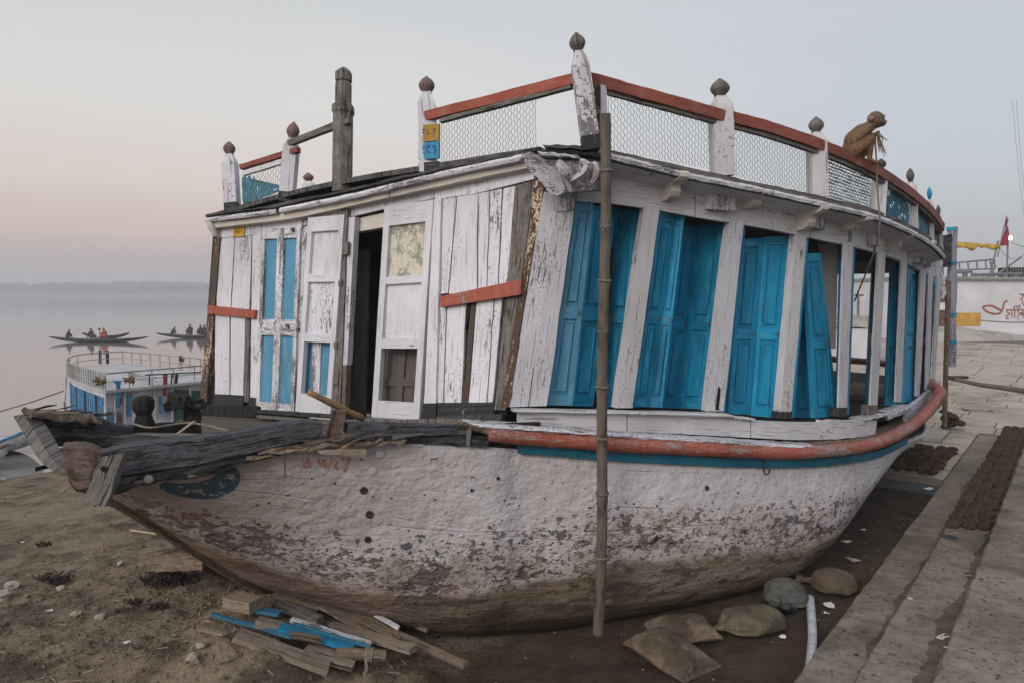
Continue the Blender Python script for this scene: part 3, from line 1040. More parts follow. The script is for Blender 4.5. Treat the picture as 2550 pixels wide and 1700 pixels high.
# carry the rail on round the stern
for k in range(-70, -4, 4):
    q = Vector((PL[k].x, PL[k].y, pts[-1].z + .004)) + Vector((PLN[k][0], PLN[k][1], 0)) * .22
    if (q - pts[-1]).length > .1 and (q - pts[-1]).dot(AXIS) > -.5:
        pts.append(q); nn.append(Vector((PLN[k][0], PLN[k][1], 0)))
prof = [(.075 * math.cos(a) * 1.0, .068 * math.sin(a)) for a in [2 * math.pi * k / 12 for k in range(12)]]
cuts_ = [0, 26, 52, 84, len(pts) - 1]
for a_, b_ in zip(cuts_[:-1], cuts_[1:]):
    mb = MB(); pp = [p.copy() for p in pts[a_:b_ + 1]]
    if b_ < len(pts) - 1: pp[-1] = lerp(pp[-1], pp[-2], .12)
    k_ = random.uniform(.95, 1.04)
    mb.sweep(pp, [(x * k_, y * k_) for x, y in prof], nn[a_:b_ + 1], wob=.0035)
    o = mb.build('rub_rail', M['rub'], boat, label='rounded red rub rail along the gunwale'); edge_smooth(o, 50)
RUB = pts
# ring bolt on the strake
c = side_pt(1909, 1166, .25)
mb = MB()
rr = [c + Vector((math.cos(a) * .045 * .55, -.2 * math.cos(a) * .045, math.sin(a) * .058)) for a in [2 * math.pi * k / 20 for k in range(21)]]
mb.tube(rr, .008, 8, cap=False)
mb.tube([c + Vector((0, 0, .055)), c + Vector((-.03, .06, .07))], .009, 6)
mb.build('mooring_ring', M['iron'], boat, smooth=True, label='rusty iron mooring ring on the strake')

def side_board(px_top, px_bot, off, th, name, mat, off_b=None, n=5, rag=.0, **kw):
    """a board on the side between an upper and a lower line, given left to right"""
    off_b = off if off_b is None else off_b
    T = spline([side_pt(x, y, off) for x, y in px_top], n)
    B = spline([side_pt(x, y, off_b) for x, y in px_bot], n)
    m = min(len(T), len(B))
    T, B = T[:m], B[:m]
    mb = MB()
    u = random.uniform(0, 30)
    vv, fc, uv, us = [], [], [], []
    hgt = (T[0] - B[0]).length
    for i in range(m):
        nn = side_n(T[i])
        if i: u += (B[i] - B[i - 1]).length
        us.append(u)
        t, b = T[i], B[i]
        if rag: t, b = t + Vector((0, 0, random.uniform(-rag, rag))), b + Vector((0, 0, random.uniform(-rag, rag)))
        vv += [b, t, t - nn * th, b - nn * th]
    offs = [0, hgt, hgt + th, 2 * hgt + th, 2 * hgt + 2 * th]
    for i in range(m - 1):
        for k in range(4):
            k2 = (k + 1) % 4
            fc.append((i * 4 + k, i * 4 + k2, i * 4 + 4 + k2, i * 4 + 4 + k))
            uv.append([(us[i], offs[k]), (us[i], offs[k + 1]), (us[i + 1], offs[k + 1]), (us[i + 1], offs[k])])
    e = (m - 1) * 4
    fc += [(0, 1, 2, 3), (e + 3, e + 2, e + 1, e)]
    uv += [[(0, 0), (0, hgt), (th, hgt), (th, 0)]] * 2
    mb.add(vv, fc, uv)
    return mb.build(name, mat, boat, **kw)

# white boards under the windows
side_board([(1290, 1021), (1420, 1023), (1560, 1028)], [(1290, 1054), (1420, 1063), (1560, 1073)], .07, .05, 'wall_board', M['white_side'])
side_board([(1563, 1028), (1760, 1036), (1868, 1046)], [(1563, 1073), (1760, 1083), (1868, 1089)], .073, .05, 'wall_board', M['white_side'])
side_board([(1871, 1046), (1960, 1050), (2040, 1051)], [(1871, 1089), (1960, 1094), (2040, 1094)], .070, .05, 'wall_board', M['white_side'])
side_board([(2042, 1046), (2110, 1045), (2184, 1046)], [(2042, 1093), (2110, 1090), (2180, 1080)], .074, .05, 'wall_board', M['white_side'], rag=.008)
side_board([(2208, 1030), (2235, 1020), (2262, 1010)], [(2212, 1044), (2235, 1036), (2262, 1026)], .08, .04, 'wall_board', M['white_worn'], rag=.01)
side_board([(2258, 1012), (2290, 994), (2322, 968)], [(2258, 1070), (2290, 1050), (2322, 1015)], .07, .05, 'wall_board', M['white_worn'], rag=.012)
side_board([(2322, 962), (2336, 948), (2344, 938)], [(2322, 1012), (2336, 990), (2344, 972)], .075, .05, 'wall_board', M['white_worn'], rag=.012)
# sills
def side_shelf(px, off0, off1, th, name, mat, n=5, wob=.003):
    pts, nn = side_curve(px, off0, n)
    mb = MB(); mb.sweep(pts, [(0, -th), (off1 - off0, -th), (off1 - off0 + .008, -th * .5), (off1 - off0, 0), (0, 0)], nn, wob=wob)
    return mb.build(name, mat, boat)
side_shelf([(1272, 1014), (1400, 1016), (1575, 1020)], -.02, .115, .022, 'sill', M['white_side'])
side_shelf([(1578, 1020), (1700, 1023), (1803, 1027)], -.02, .118, .022, 'sill', M['white_side'])
side_shelf([(1806, 1032), (1835, 1034), (1858, 1037)], -.02, .10, .02, 'sill', M['white_worn'])
side_shelf([(2112, 1038), (2140, 1032), (2168, 1024)], -.10, .09, .02, 'sill', M['white_worn'], wob=.008)
side_shelf([(2186, 1020), (2210, 1012), (2232, 1004)], -.12, .10, .02, 'sill', M['white_worn'], wob=.008)
# pale ledge plank on top of the rub rail
pts, nn = side_curve([(1152, 1046), (1300, 1056), (1450, 1068), (1600, 1079), (1800, 1092), (1960, 1102), (2050, 1106)], .08, 8)
mb = MB(); mb.sweep(pts, [(-.02, -.02), (.17, -.026), (.185, -.012), (.16, .006), (-.02, .012)], nn, wob=.005)
mb.build('ledge_plank', M['white_worn'], boat)
pts, nn = side_curve([(2000, 1100), (2100, 1094), (2180, 1080), (2250, 1052), (2300, 1014), (2335, 975)], .04, 8)
mb = MB(); mb.sweep(pts, [(-.12, -.03), (.17, -.035), (.16, .004), (-.12, .012)], nn, wob=.008)
mb.build('ledge_plank', M['brown_wood'], boat)

# ---- posts of the window wall
def post_quad(px, name, mat, off_b=0.0, off_t=.06, th=.09, seg=7, wob=.004):
    BL, BR, TR, TL = px
    a, b = side_pt(*BL, off_b), side_pt(*BR, off_b)
    d, c = side_pt(*TL, off_t), side_pt(*TR, off_t)
    nn = side_n((a + b) * .5)
    mb = MB(); mb.plank(a, b, c, d, -nn * th, seg, wob)
    return mb.build(name, mat, boat)
post_px = [
    [(1532, 1015), (1575, 1015), (1644, 516), (1604, 516)], [(1760, 1023), (1802, 1023), (1853, 549), (1819, 549)],
    [(1941, 1039), (1970, 1039), (2010, 582), (1984, 582)], [(2087, 1031), (2109, 1031), (2125, 604), (2102, 604)],
    [(2167, 1012), (2185, 1012), (2206, 628), (2187, 628)], [(2230, 1000), (2245, 1000), (2260, 649), (2245, 649)],
    [(2280, 986), (2290, 986), (2307, 671), (2293, 671)], [(2305, 972), (2314, 972), (2324, 680), (2312, 680)], [(2322, 957), (2333, 957), (2345, 690), (2333, 690)]]
for k, q in enumerate(post_px):
    post_quad(q, 'post', M['white_side'] if k != 1 else M['white'], th=.09 if k < 3 else .02)
    if k > 3: continue
    # blue-painted inner edge of the post
    (x0, y0), (x1, y1), (x2, y2), (x3, y3) = q
    post_quad([(x1 - 2, y1), (x1 + 5, y1), (x2 + 5, y2 + 3), (x2 - 2, y2 + 3)], 'post_stop', M['blue'], -.05, .01, .05)
# foot of two posts, bare wood
post_quad([(1940, 1041), (1971, 1041), (1973, 1024), (1943, 1024)], 'post_foot', M['dark_wood'], .004, .004, .1, 2)
post_quad([(2086, 1036), (2110, 1036), (2111, 1014), (2088, 1014)], 'post_foot', M['dark_wood'], .004, .004, .1, 2)
post_quad([(2166, 1048), (2184, 1048), (2186, 1008), (2167, 1008)], 'post_foot', M['grey_wood'], .004, .004, .1, 2)
# corner boards
post_quad([(1268, 1013), (1316, 1011), (1388, 482), (1355, 478)], 'corner_board', M['white'], 0.01, .05, .05)
post_quad([(1318, 1011), (1362, 1010), (1436, 478), (1390, 474)], 'corner_board', M['white'], 0.02, .06, .06)
post_quad([(1388, 526), (1431, 524), (1436, 472), (1391, 466)], 'cap_plate', M['white_worn'], .075, .08, .02, 2)
# split in the third post: a dark gap
post_quad([(1782, 1020), (1790, 1020), (1814, 770), (1812, 770)], 'split', M['black_wood'], .003, .025, .02, 4)

# ---- shutters
def patch(c):
    TL, TR, BR, BL = c
    def P(a, b):
        return (BL * (1 - a) + BR * a) * (1 - b) + (TL * (1 - a) + TR * a) * b
    return P
def leaf(c, n, mat, name='shutter', th=.045, stile=.16, rows=((.05, .43), (.49, .955)), cols=((0, 1),), panel_mat=None, arch=True, bead=True, parent=None, rail_h=None, open_rows=(), label=None):
    """framed leaf: bars round recessed panels. c = TL, TR, BR, BL"""
    P = patch(c)
    par = parent or boat
    Q = lambda a, b, d: P(a, b) + n * d
    mb = MB()
    wdt = (c[2] - c[3]).length
    def bar(a0, a1, b0, b1, d0=0.0, d1=-th):
        mb.plank(Q(a0, b0, d0), Q(a1, b0, d0), Q(a1, b1, d0), Q(a0, b1, d0), n * (d1 - d0), 4 if (b1 - b0) > .4 else 1, .0012)
    def hbar(a0, a1, b0, b1, d0=0.0, d1=-th):
        mb.plank(Q(a0, b0, d0), Q(a0, b1, d0), Q(a1, b1, d0), Q(a1, b0, d0), n * (d1 - d0), 1, .0012)
    inner = []
    for (ca, cb) in cols:
        w = (cb - ca) * stile
        bar(ca, ca + w, 0, 1); bar(cb - w, cb, 0, 1)
        a0, a1 = ca + w, cb - w
        e = [0] + [x for r in rows for x in r] + [1]
        for k in range(0, len(e), 2):
            hbar(a0, a1, e[k], e[k + 1], -.002, -th + .002)
        for k, r in enumerate(rows):
            inner.append((a0, a1, r[0], r[1], k))
    root = mb.build(name, mat, par)
    if label: root['label'] = label
    if name == 'shutter' and bead:
        km = MB(); kc = Q(.86, .46, .006); km.box(kc, (.010, .016, .006), (Q(1, .46, 0) - Q(0, .46, 0)).normalized(), (Q(.5, 1, 0) - Q(.5, 0, 0)).normalized(), n, jit=.002); km.build('latch', M['hinge'], root)
    for (a0, a1, b0, b1, k) in inner:
        if k in open_rows: continue
        pm = MB()
        rc = .45 if bead else .68
        pm.plank(Q(a0, b0, -th * rc), Q(a1, b0, -th * rc), Q(a1, b1, -th * rc), Q(a0, b1, -th * rc), -n * th * .25, 2, 0)
        if bead:
            ia, ib = (a1 - a0) * .2, (b1 - b0) * .06
            x0, x1, y0, y1 = a0 + ia, a1 - ia, b0 + ib, b1 - ib
            pm.plank(Q(x0, y0, -th * .22), Q(x1, y0, -th * .22), Q(x1, y1, -th * .22), Q(x0, y1, -th * .22), -n * th * .25, 2, 0)
            loop = [(x0, y0), (x1, y0), (x1, y1 - ib * (1.2 if arch and k else 0))]
            if arch and k:
                for q in range(1, 6):
                    t = math.pi * q / 6
                    loop.append(((x0 + x1) / 2 + (x1 - x0) / 2 * math.cos(t), y1 - ib * 1.2 + ib * 1.1 * math.sin(t)))
            loop += [(x0, y1 - ib * (1.2 if arch and k else 0)), (x0, y0)]
            pm.tube([Q(a, b, -th * .16) for a, b in loop], .0065, 4, cap=False)
        pobj = pm.build('panel', panel_mat[k % len(panel_mat)] if isinstance(panel_mat, (list, tuple)) else (panel_mat or mat), root)
    return root
def side_leaf(TL, TR, BR, BL, ol, orr, mat=None, flip=False, **kw):
    """ol / orr: offsets (m, negative = inside) of the left and right edge"""
    c = [side_pt(*TL, ol + .05), side_pt(*TR, orr + .05), side_pt(*BR, orr), side_pt(*BL, ol)]
    n = (c[2] - c[3]).cross(c[0] - c[3]).normalized()
    if n.dot(Vector((0, 0, CAMZ)) - c[0]) < 0: n = -n
    return leaf(c, n, mat or M['blue'], **kw)
side_leaf((1435, 503), (1479, 506), (1425, 1009), (1360, 1008), -.04, -.07, mat=M['blue_pale'], stile=.22, label='faded light blue shutter leaf at the corner')
side_leaf((1477, 513), (1534, 515), (1478, 1011), (1420, 1010), -.09, -.26, stile=.15)
side_leaf((1530, 520), (1584, 526), (1548, 1013), (1506, 1013), -.50, -.22, stile=.2)
side_leaf((1645, 528), (1681, 533), (1616, 1013), (1578, 1013), -.04, -.12, stile=.2)
side_leaf((1677, 535), (1704, 540), (1648, 1014), (1612, 1013), -.14, -.06, stile=.2)
side_leaf((1704, 562), (1738, 564), (1690, 1016), (1648, 1015), -.36, -.46, stile=.17)
side_leaf((1738, 560), (1804, 560), (1750, 1018), (1690, 1016), -.46, -.12, stile=.17)
side_leaf((1848, 596), (1902, 592), (1868, 1032), (1812, 1029), -.11, -.20, stile=.18)
side_leaf((1903, 590), (1966, 588), (1928, 1040), (1869, 1034), -.20, -.11, stile=.18)
side_leaf((1967, 594), (1982, 596), (1942, 1038), (1929, 1038), -.10, -.08, stile=.12, rows=((.03, .97),), bead=False)
side_leaf((2002, 700), (2022, 700), (2028, 1040), (1972, 1038), -.30, -.26, stile=.18, label='blue shutter leaf standing behind a fallen one')
side_leaf((2006, 632), (2044, 630), (2087, 1034), (2028, 1040), -.10, -.13, stile=.17, label='blue shutter leaf fallen askew in its bay')
side_leaf((2089, 614), (2103, 616), (2092, 1030), (2080, 1024), -.16, -.07, stile=.12, rows=((.03, .97),), bead=False)
side_leaf((2171, 636), (2188, 634), (2169, 1016), (2151, 1022), -.34, -.06, stile=.2, rows=((.04, .42), (.5, .96)), bead=False)
side_leaf((2218, 660), (2232, 660), (2215, 1008), (2203, 1009), -.14, -.09, stile=.16, bead=False)
side_leaf((2233, 656), (2250, 652), (2233, 1005), (2216, 1008), -.09, -.03, stile=.16, bead=False)
side_leaf((2262, 662), (2289, 676), (2271, 1000), (2246, 1003), -.04, -.06, stile=.2, label='bright blue shutter leaf near the stern')
side_leaf((2289, 676), (2296, 680), (2282, 992), (2273, 996), -.12, -.08, stile=.12, rows=((.03, .97),), bead=False)
side_leaf((2306, 684), (2313, 688), (2304, 980), (2291, 985), -.16, -.08, stile=.16, bead=False)
side_leaf((2323, 692), (2334, 698), (2321, 965), (2314, 970), -.16, -.08, stile=.16, bead=False)
# bare plank seen inside the fourth bay
mb = MB()
q = [side_pt(2042, 606, -.42), side_pt(2088, 606, -.38), side_pt(2081, 868, -.42), side_pt(2066, 868, -.46)]
mb.plank(q[3], q[2], q[1], q[0], -side_n(q[0]) * .025, 4, .002); mb.build('inner_plank', M['cream'], boat)

# ---- fascia, soffit, eave
side_board([(1430, 398), (1530, 412), (1640, 437), (1730, 458)], [(1436, 500), (1530, 508), (1640, 524), (1730, 540)], .05, .06, 'fascia_board', M['white_side'], n=4)
side_board([(1733, 459), (1840, 484), (1940, 505), (2016, 522)], [(1733, 541), (1840, 558), (1940, 575), (2016, 592)], .053, .06, 'fascia_board', M['white_side'], n=4)
side_board([(2019, 523), (2060, 534), (2112, 546)], [(2019, 592), (2060, 601), (2112, 611)], .05, .06, 'fascia_board', M['white_side'], n=4)
side_board([(2122, 549), (2145, 555), (2174, 563)], [(2122, 613), (2145, 619), (2174, 626)], .053, .06, 'fascia_board', M['white_side'], n=4)
side_board([(2178, 564), (2230, 582), (2260, 595)], [(2178, 627), (2230, 644), (2260, 657)], .05, .06, 'fascia_board', M['white_side'], n=4)
side_board([(2263, 596), (2300, 615), (2344, 648)], [(2263, 658), (2300, 678), (2344, 697)], .053, .06, 'fascia_board', M['white_worn'], n=4)
eave_px = [(1400, 362), (1460, 373), (1520, 389), (1610, 412), (1697, 434), (1841, 463), (1950, 486), (2046, 508), (2173, 539), (2240, 565), (2293, 591), (2330, 618), (2350, 640)]
EV, EVN = side_curve(eave_px, .32, 8)
ext_k = [k for k in range(-66, -3, 4)]
EVX, EVXN = list(EV), list(EVN)
for k in ext_k:
    nn = Vector((PLN[k][0], PLN[k][1], 0))
    q = Vector((PL[k].x, PL[k].y, 0)) + nn * .32
    q.z = EV[-1].z + .01
    if (q - EVX[-1]).length > .12 and (q - EVX[-1]).dot(AXIS) > -.4:
        EVX.append(q); EVXN.append(nn)
def cut(lst, nrm, i0, i1): return lst[i0:i1 + 1], nrm[i0:i1 + 1]
cuts = [8, 32, 46, 62, 80, len(EVX) - 1]
for a, b in zip(cuts[:-1], cuts[1:]):
    p_, n_ = cut(EVX, EVXN, a, b)
    mb = MB(); mb.sweep(p_, [(-.03, -.028), (.012, -.026), (.022, 0), (.012, .022), (-.03, .026)], n_, wob=.004)
    mb.build('eave_moulding', M['white_worn'] if a < 46 else M['white'], boat)
p_, n_ = cut(EVX, EVXN, 6, len(EVX) - 1)
mb = MB(); mb.sweep(p_, [(-.30, -.095), (-.03, -.035), (-.03, .0), (-.30, .0)], n_)
mb.build('soffit', M['white_side'], boat)
# kerb of the deck above
kerb_px = [(1500, 378), (1700, 422), (1840, 453), (1950, 476), (2050, 498), (2180, 531), (2290, 581), (2345, 626)]
KB, KBN = side_curve(kerb_px, .27, 8)
mb = MB(); mb.sweep(KB, [(-.05, -.05), (.025, -.05), (.03, .02), (-.05, .03)], KBN, wob=.004)
mb.build('deck_kerb', M['grey_wood'], boat)

# scroll brackets and rotten joist ends under the eave
def bracket(x0, y0, x1, y1, mat, name='bracket', wd=.10):
    """carved scroll: profile in the plane of the outward normal"""
    top = side_pt((x0 + x1) / 2, y0, .08)
    nn = side_n(top)
    tt = Vector((-nn.y, nn.x, 0))
    h = abs(y1 - y0) / FPX * top.y * .95
    prof = [(-.03, 0), (.24, 0), (.265, -.10), (.262, -.24), (.225, -.36), (.165, -.40), (.125, -.46), (.115, -.58), (.125, -.72), (.10, -.90), (.05, -1.02), (-.03, -1.05)]
    mb = MB()
    f = [top + nn * a + Vector((0, 0, b * h)) + tt * wd * .5 for a, b in prof]
    g = [top + nn * a + Vector((0, 0, b * h)) - tt * wd * .5 for a, b in prof]
    n = len(prof)
    mb.add(f + g, [tuple(range(n)), tuple(range(n, 2 * n))[::-1]] + [(k, (k + 1) % n, n + (k + 1) % n, n + k) for k in range(n)])
    return mb.build(name, mat, boat)
for q in ((1640, 436, 1690, 500), (1850, 480, 1880, 520), (1985, 514, 2012, 574), (2206, 578, 2226, 626), (2262, 600, 2284, 640), (2100, 545, 2112, 575)):
    bracket(*q, M['cream'])
def joist(x0, y0, x1, y1, mat):
    c = [side_pt(x0, y0, .13), side_pt(x1, y0 + 4, .13), side_pt(x1, y1 + 4, .13), side_pt(x0, y1, .13)]
    nn = side_n(c[0])
    mb = MB()
    # split end grain: several slivers
    P = patch(c)
    k = 5
    for i in range(k):
        a0, a1 = i / k + .01, (i + 1) / k - .01
        d = random.uniform(-.02, .012)
        mb.plank(P(a0, .02) + nn * d, P(a1, .02) + nn * d, P(a1, .98) + nn * d, P(a0, .98) + nn * d, -nn * (.1 + d), 3, .004, .006)
    return mb.build('joist_end', mat, boat)
for q in ((1766, 470, 1832, 522), (2026, 520, 2058, 568), (2178, 566, 2198, 610), (2290, 612, 2306, 655), (2312, 628, 2322, 662)):
    joist(*q, M['white_worn'])
# corner: big carved bracket and battered mouldings
def lump(pts, rads, name, mat, wob=.01):
    mb = MB(); mb.tube(pts, [r * random.uniform(.9, 1.1) for r in rads], 8)
    o = mb.build(name, mat, boat)
    edge_smooth(o, 55)
    return o
def scroll(chain, name, mat, voxel=.012):
    mb = MB()
    for (x0, y0, Y0, r0), (x1, y1, Y1, r1) in zip(chain[:-1], chain[1:]):
        blob(mb, at(x0, y0, Y0), at(x1, y1, Y1), r0, r1, 12)
    return remeshed(mb, name, mat, voxel, 3, boat)
def carved(chain, name, sides=5, flat=.75, mat=None):
    pts = spline([at(x, y, Y) for x, y, Y, r in chain], 2)
    rs = spline([r for *_, r in chain], 2)
    mb = MB(); mb.tube(pts, [max(.006, r * random.uniform(.93, 1.07)) for r in rs], sides, flat=flat, phase=random.uniform(0, 1))
    return mb.build(name, mat or M['carved'], boat)
mb = MB()
P4 = [at(1346, 396, 6.13), at(1502, 402, 6.14), at(1502, 470, 6.17), at(1378, 484, 6.2)]
mb.plank(P4[3], P4[2], P4[1], P4[0], Vector((.02, .12, 0)), 6, .008, .012); mb.build('corner_block', M['white_worn'], boat)
mb = MB()   # horn-shaped corner bracket, cut from one board
hp = [(1310, 384), (1318, 378), (1345, 388), (1372, 408), (1398, 440), (1408, 476), (1386, 490), (1364, 478), (1352, 458), (1334, 440), (1316, 424), (1306, 404)]
f = [at(x, y, 6.04 + (x - 1310) * .0012) for x, y in hp]; g = [p + Vector((.05, .10, 0)) for p in f]; n_h = len(hp)
mb.add(f + g, [tuple(range(n_h)), tuple(range(n_h, 2 * n_h))[::-1]] + [(k, (k + 1) % n_h, n_h + (k + 1) % n_h, n_h + k) for k in range(n_h)], [[(p[0] * .004, p[1] * .004) for p in hp]] + [[(p[0] * .004, p[1] * .004) for p in hp][::-1]] + [[(0, 0), (.1, 0), (.1, .1), (0, .1)]] * n_h)
mb.build('corner_bracket', M['white_worn'], boat)
carved([(1392, 400, 6.06, .022), (1398, 414, 6.045, .050), (1410, 432, 6.05, .052), (1424, 448, 6.08, .018)], 'carved_leaf')
carved([(1444, 398, 6.05, .022), (1462, 410, 6.04, .042), (1456, 428, 6.05, .048), (1432, 446, 6.07, .040), (1416, 452, 6.1, .015)], 'carved_leaf')
carved([(1478, 404, 6.06, .026), (1486, 424, 6.06, .040), (1480, 446, 6.08, .030), (1470, 458, 6.1, .014)], 'carved_leaf')
# ragged felt and boards at the corner of the roof
for k, (a, b, y0, y1) in enumerate(((1352, 1490, 366, 374), (1366, 1500, 378, 390), (1340, 1440, 384, 392))):
    mb = MB()
    c0, c1 = at(a, y0, 6.05 - .02 * k), at(b, y1, 6.12 - .02 * k)
    up = Vector((0, 0, .022))
    mb.plank(c0, c0 + up, c1 + up, c1, Vector((.05, .22, .0)), 8, .008, .02)
    mb.build('roof_board', (M['felt'], M['black_wood'], M['white_worn'])[k], boat)

# ---- roof deck (seen from below and on edge)
mb = MB()
vv, fc = [], []
front_near = bp(1318, 386, .10)
front_far = bp(512, 541, .10)
rowsR = [(p + Vector((0, 0, .0)), mirror(p - n_ * .40)) for p, n_ in zip(EVX, EVXN)]
nC = 8
for (a, b) in [(front_near, front_far)] + rowsR[4:]:
    for k in range(nC + 1):
        t = k / nC
        p = lerp(a, b, t)
        p.z += .02 + .10 * math.sin(math.pi * t)
        vv.append(p)
nR = len(vv) // (nC + 1)
for i in range(nR - 1):
    for k in range(nC):
        q = i * (nC + 1) + k
        fc.append((q, q + 1, q + nC + 2, q + nC + 1))
mb.add(vv, fc, [[(vv[i][0], vv[i][1]) for i in f] for f in fc])
roof = mb.build('roof_deck', M['felt'], boat)
mm = roof.modifiers.new('t', 'SOLIDIFY'); mm.thickness = .05; mm.offset = -1
# front edge: moulding, batten, felt lip
def front_bar(pxs, proud, prof, name, mat, seg=4, wob=.004):
    pts = spline([bp(x, y, proud) for x, y in pxs], seg)
    mb = MB(); mb.sweep(pts, prof, [BN] * len(pts), wob=wob)
    return mb.build(name, mat, boat)
prf = [(-.03, -.03), (.015, -.028), (.024, -.005), (.012, .022), (-.03, .026)]
front_bar([(512, 548), (600, 538), (690, 526)], .14, prf, 'eave_moulding', M['white_worn'])
front_bar([(698, 524), (790, 506), (883, 487), (968, 467)], .15, prf, 'eave_moulding', M['white'])
front_bar([(970, 466), (1053, 446), (1140, 426), (1223, 408), (1312, 390)], .15, prf, 'eave_moulding', M['white_worn'])
fl = [(-.25, -.012), (.02, -.012), (.03, .012), (-.25, .03)]
front_bar([(516, 538), (610, 525), (700, 511), (883, 472), (1053, 433), (1223, 396), (1345, 370)], .12, fl, 'roof_felt_edge', M['felt'], wob=.008)
bt = [(-.10, -.03), (.0, -.03), (.0, .03), (-.10, .03)]
front_bar([(516, 563), (700, 541), (883, 503), (968, 484)], .10, bt, 'eave_batten', M['cream'])
front_bar([(970, 483), (1053, 465), (1223, 428), (1325, 407)], .10, bt, 'eave_batten', M['cream'])
lump([bp(522, 548, .12), bp(528, 566, .11), bp(538, 588, .06)], [.05, .055, .03], 'corner_bracket', M['cream'])

# ---- bulkhead: boards, doors
def bq(px, name, mat, proud=.0, th=.03, seg=6, wob=.004, rag=0.0, back=.02, **kw):
    """px: TL, TR, BR, BL on the bulkhead"""
    g_ = 1.1 if name == 'plank' else 0
    px = [(px[0][0] + g_, px[0][1]), (px[1][0] - g_, px[1][1]), (px[2][0] - g_, px[2][1]), (px[3][0] + g_, px[3][1])]
    TL, TR, BR, BL = [bp(x, y, proud) for x, y in px]
    mb = MB(); mb.plank(BL, BR, TR, TL, -BN * th, seg, wob, rag)
    return mb.build(name, mat, boat, **kw)
# backing: dark structure behind the boards, leaving the doorway open
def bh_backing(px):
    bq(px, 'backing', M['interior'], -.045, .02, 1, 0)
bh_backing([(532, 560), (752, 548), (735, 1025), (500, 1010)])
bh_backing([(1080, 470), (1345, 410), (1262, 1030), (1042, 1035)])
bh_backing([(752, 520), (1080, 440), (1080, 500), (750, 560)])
bq([(534, 594), (548, 592), (514, 1000), (497, 1000)], 'corner_post', M['rusty'], .02, .08, 8, .006)
bq([(543, 591), (584, 588), (575, 768), (538, 768)], 'plank', M['white_clean'])
bq([(585, 588), (627, 586), (622, 774), (576, 768)], 'plank', M['white'])
bq([(535, 770), (573, 770), (572, 982), (534, 980)], 'plank', M['white'], .003)
bq([(574, 770), (612, 772), (606, 984), (573, 982)], 'plank', M['white_clean'], .0)
bq([(612, 772), (623, 774), (620, 1000), (606, 1000)], 'plank', M['grey_wood'], -.008, wob=.01)
bq([(628, 586), (652, 584), (640, 996), (622, 996)], 'plank', M['white'], .006)
bq([(534, 981), (605, 985), (604, 1012), (533, 1008)], 'tar_board', M['tar'], .008, .03, 3, .006, .01)
bq([(621, 988), (641, 990), (640, 1014), (620, 1012)], 'tar_board', M['tar'], .012, .03, 2, .004)
bq([(541, 572), (593, 566), (593, 589), (541, 592)], 'header_board', M['white_clean'], .012)
bq([(594, 566), (650, 558), (650, 584), (594, 589)], 'header_board', M['white'], .010)
bq([(652, 557), (752, 540), (750, 568), (651, 573)], 'header_board', M['white'], .006)
bq([(752, 540), (853, 516), (853, 540), (752, 562)], 'header_board', M['white_worn'], .0)
bq([(868, 514), (960, 494), (958, 520), (868, 541)], 'header_board', M['white'], .004)
bq([(960, 494), (1080, 466), (1080, 494), (960, 519)], 'header_board', M['white'], .0)
bq([(1082, 466), (1168, 446), (1168, 484), (1082, 498)], 'header_board', M['white'], .008)
bq([(1169, 446), (1328, 410), (1330, 446), (1169, 486)], 'header_board', M['white'], .011)
o = bq([(516, 760), (635, 772), (633, 793), (516, 781)], 'batten', M['orange'], .045, .04, 3, .003)
o['label'] = 'short red batten nailed across the far end boards'
bq([(580, 563), (609, 562), (606, 589), (579, 589)], 'number_plate', M['yellow_plate'], .022, .006, 1, 0, label='small yellow number plate with faded figures')
def bstroke(segs, mat, wd, proud, name='lettering'):
    for st in segs:
        pts = []
        for (x0, y0), (x1, y1) in zip(st[:-1], st[1:]):
            pts += [bp(lerp(x0, x1, k / 2), lerp(y0, y1, k / 2), proud) for k in range(2)]
        pts.append(bp(*st[-1], proud))
        mb = MB(); ribbon(mb, pts, [BN] * len(pts), wd); mb.build(name, mat, boat)
bstroke([[(589, 570), (585, 576), (585, 581), (589, 582), (590, 577), (586, 577)], [(596, 569), (592, 576), (593, 581), (596, 580), (596, 576), (592, 577)], [(601, 569), (600, 580)]], M['ink'], .010, .025)
# carved two-column door with pale blue panels
def bleaf(px, proud, mat, **kw):
    c = [bp(x, y, proud) for x, y in px]
    return leaf(c, BN, mat, **kw)
bleaf([(652, 571), (748, 566), (731, 1030), (637, 1022)], .012, M['white_worn'], name='door', th=.045, stile=.17, cols=((0, .5), (.5, 1)),
      rows=((.05, .415), (.50, .945)), panel_mat=M['blue_pale'], bead=False, label='narrow double door with four pale blue panels')
bleaf([(767, 542), (857, 535), (822, 1034), (735, 1023)], .06, M['white_clean'], name='door', th=.055, stile=.13,
      rows=((.095, .36), (.40, .665), (.705, .925)), panel_mat=[M['white_clean'], M['white'], M['white_clean']], bead=False, open_rows=(0,), label='white door leaf with open lower panel, blue behind')
bleaf([(752, 560), (852, 545), (830, 1010), (738, 1010)], -.02, M['white_worn'], name='door', th=.03, stile=.22, cols=((0, .5), (.5, 1)), rows=((.05, .45), (.5, .95)), panel_mat=M['blue_pale'], bead=False)
bq([(850, 517), (866, 514), (846, 1026), (824, 1026)], 'door_post', M['grey_wood'], .05, .10, 8, .005)
bq([(868, 542), (884, 540), (864, 908), (848, 908)], 'door_jamb', M['white'], .03, .07, 6, .003)
bq([(850, 908), (864, 908), (858, 1030), (842, 1030)], 'door_jamb', M['brown_wood'], .03, .06, 4, .006)
bq([(886, 545), (955, 530), (955, 566), (886, 578)], 'lintel', M['cream'], -.05, .08, 2)
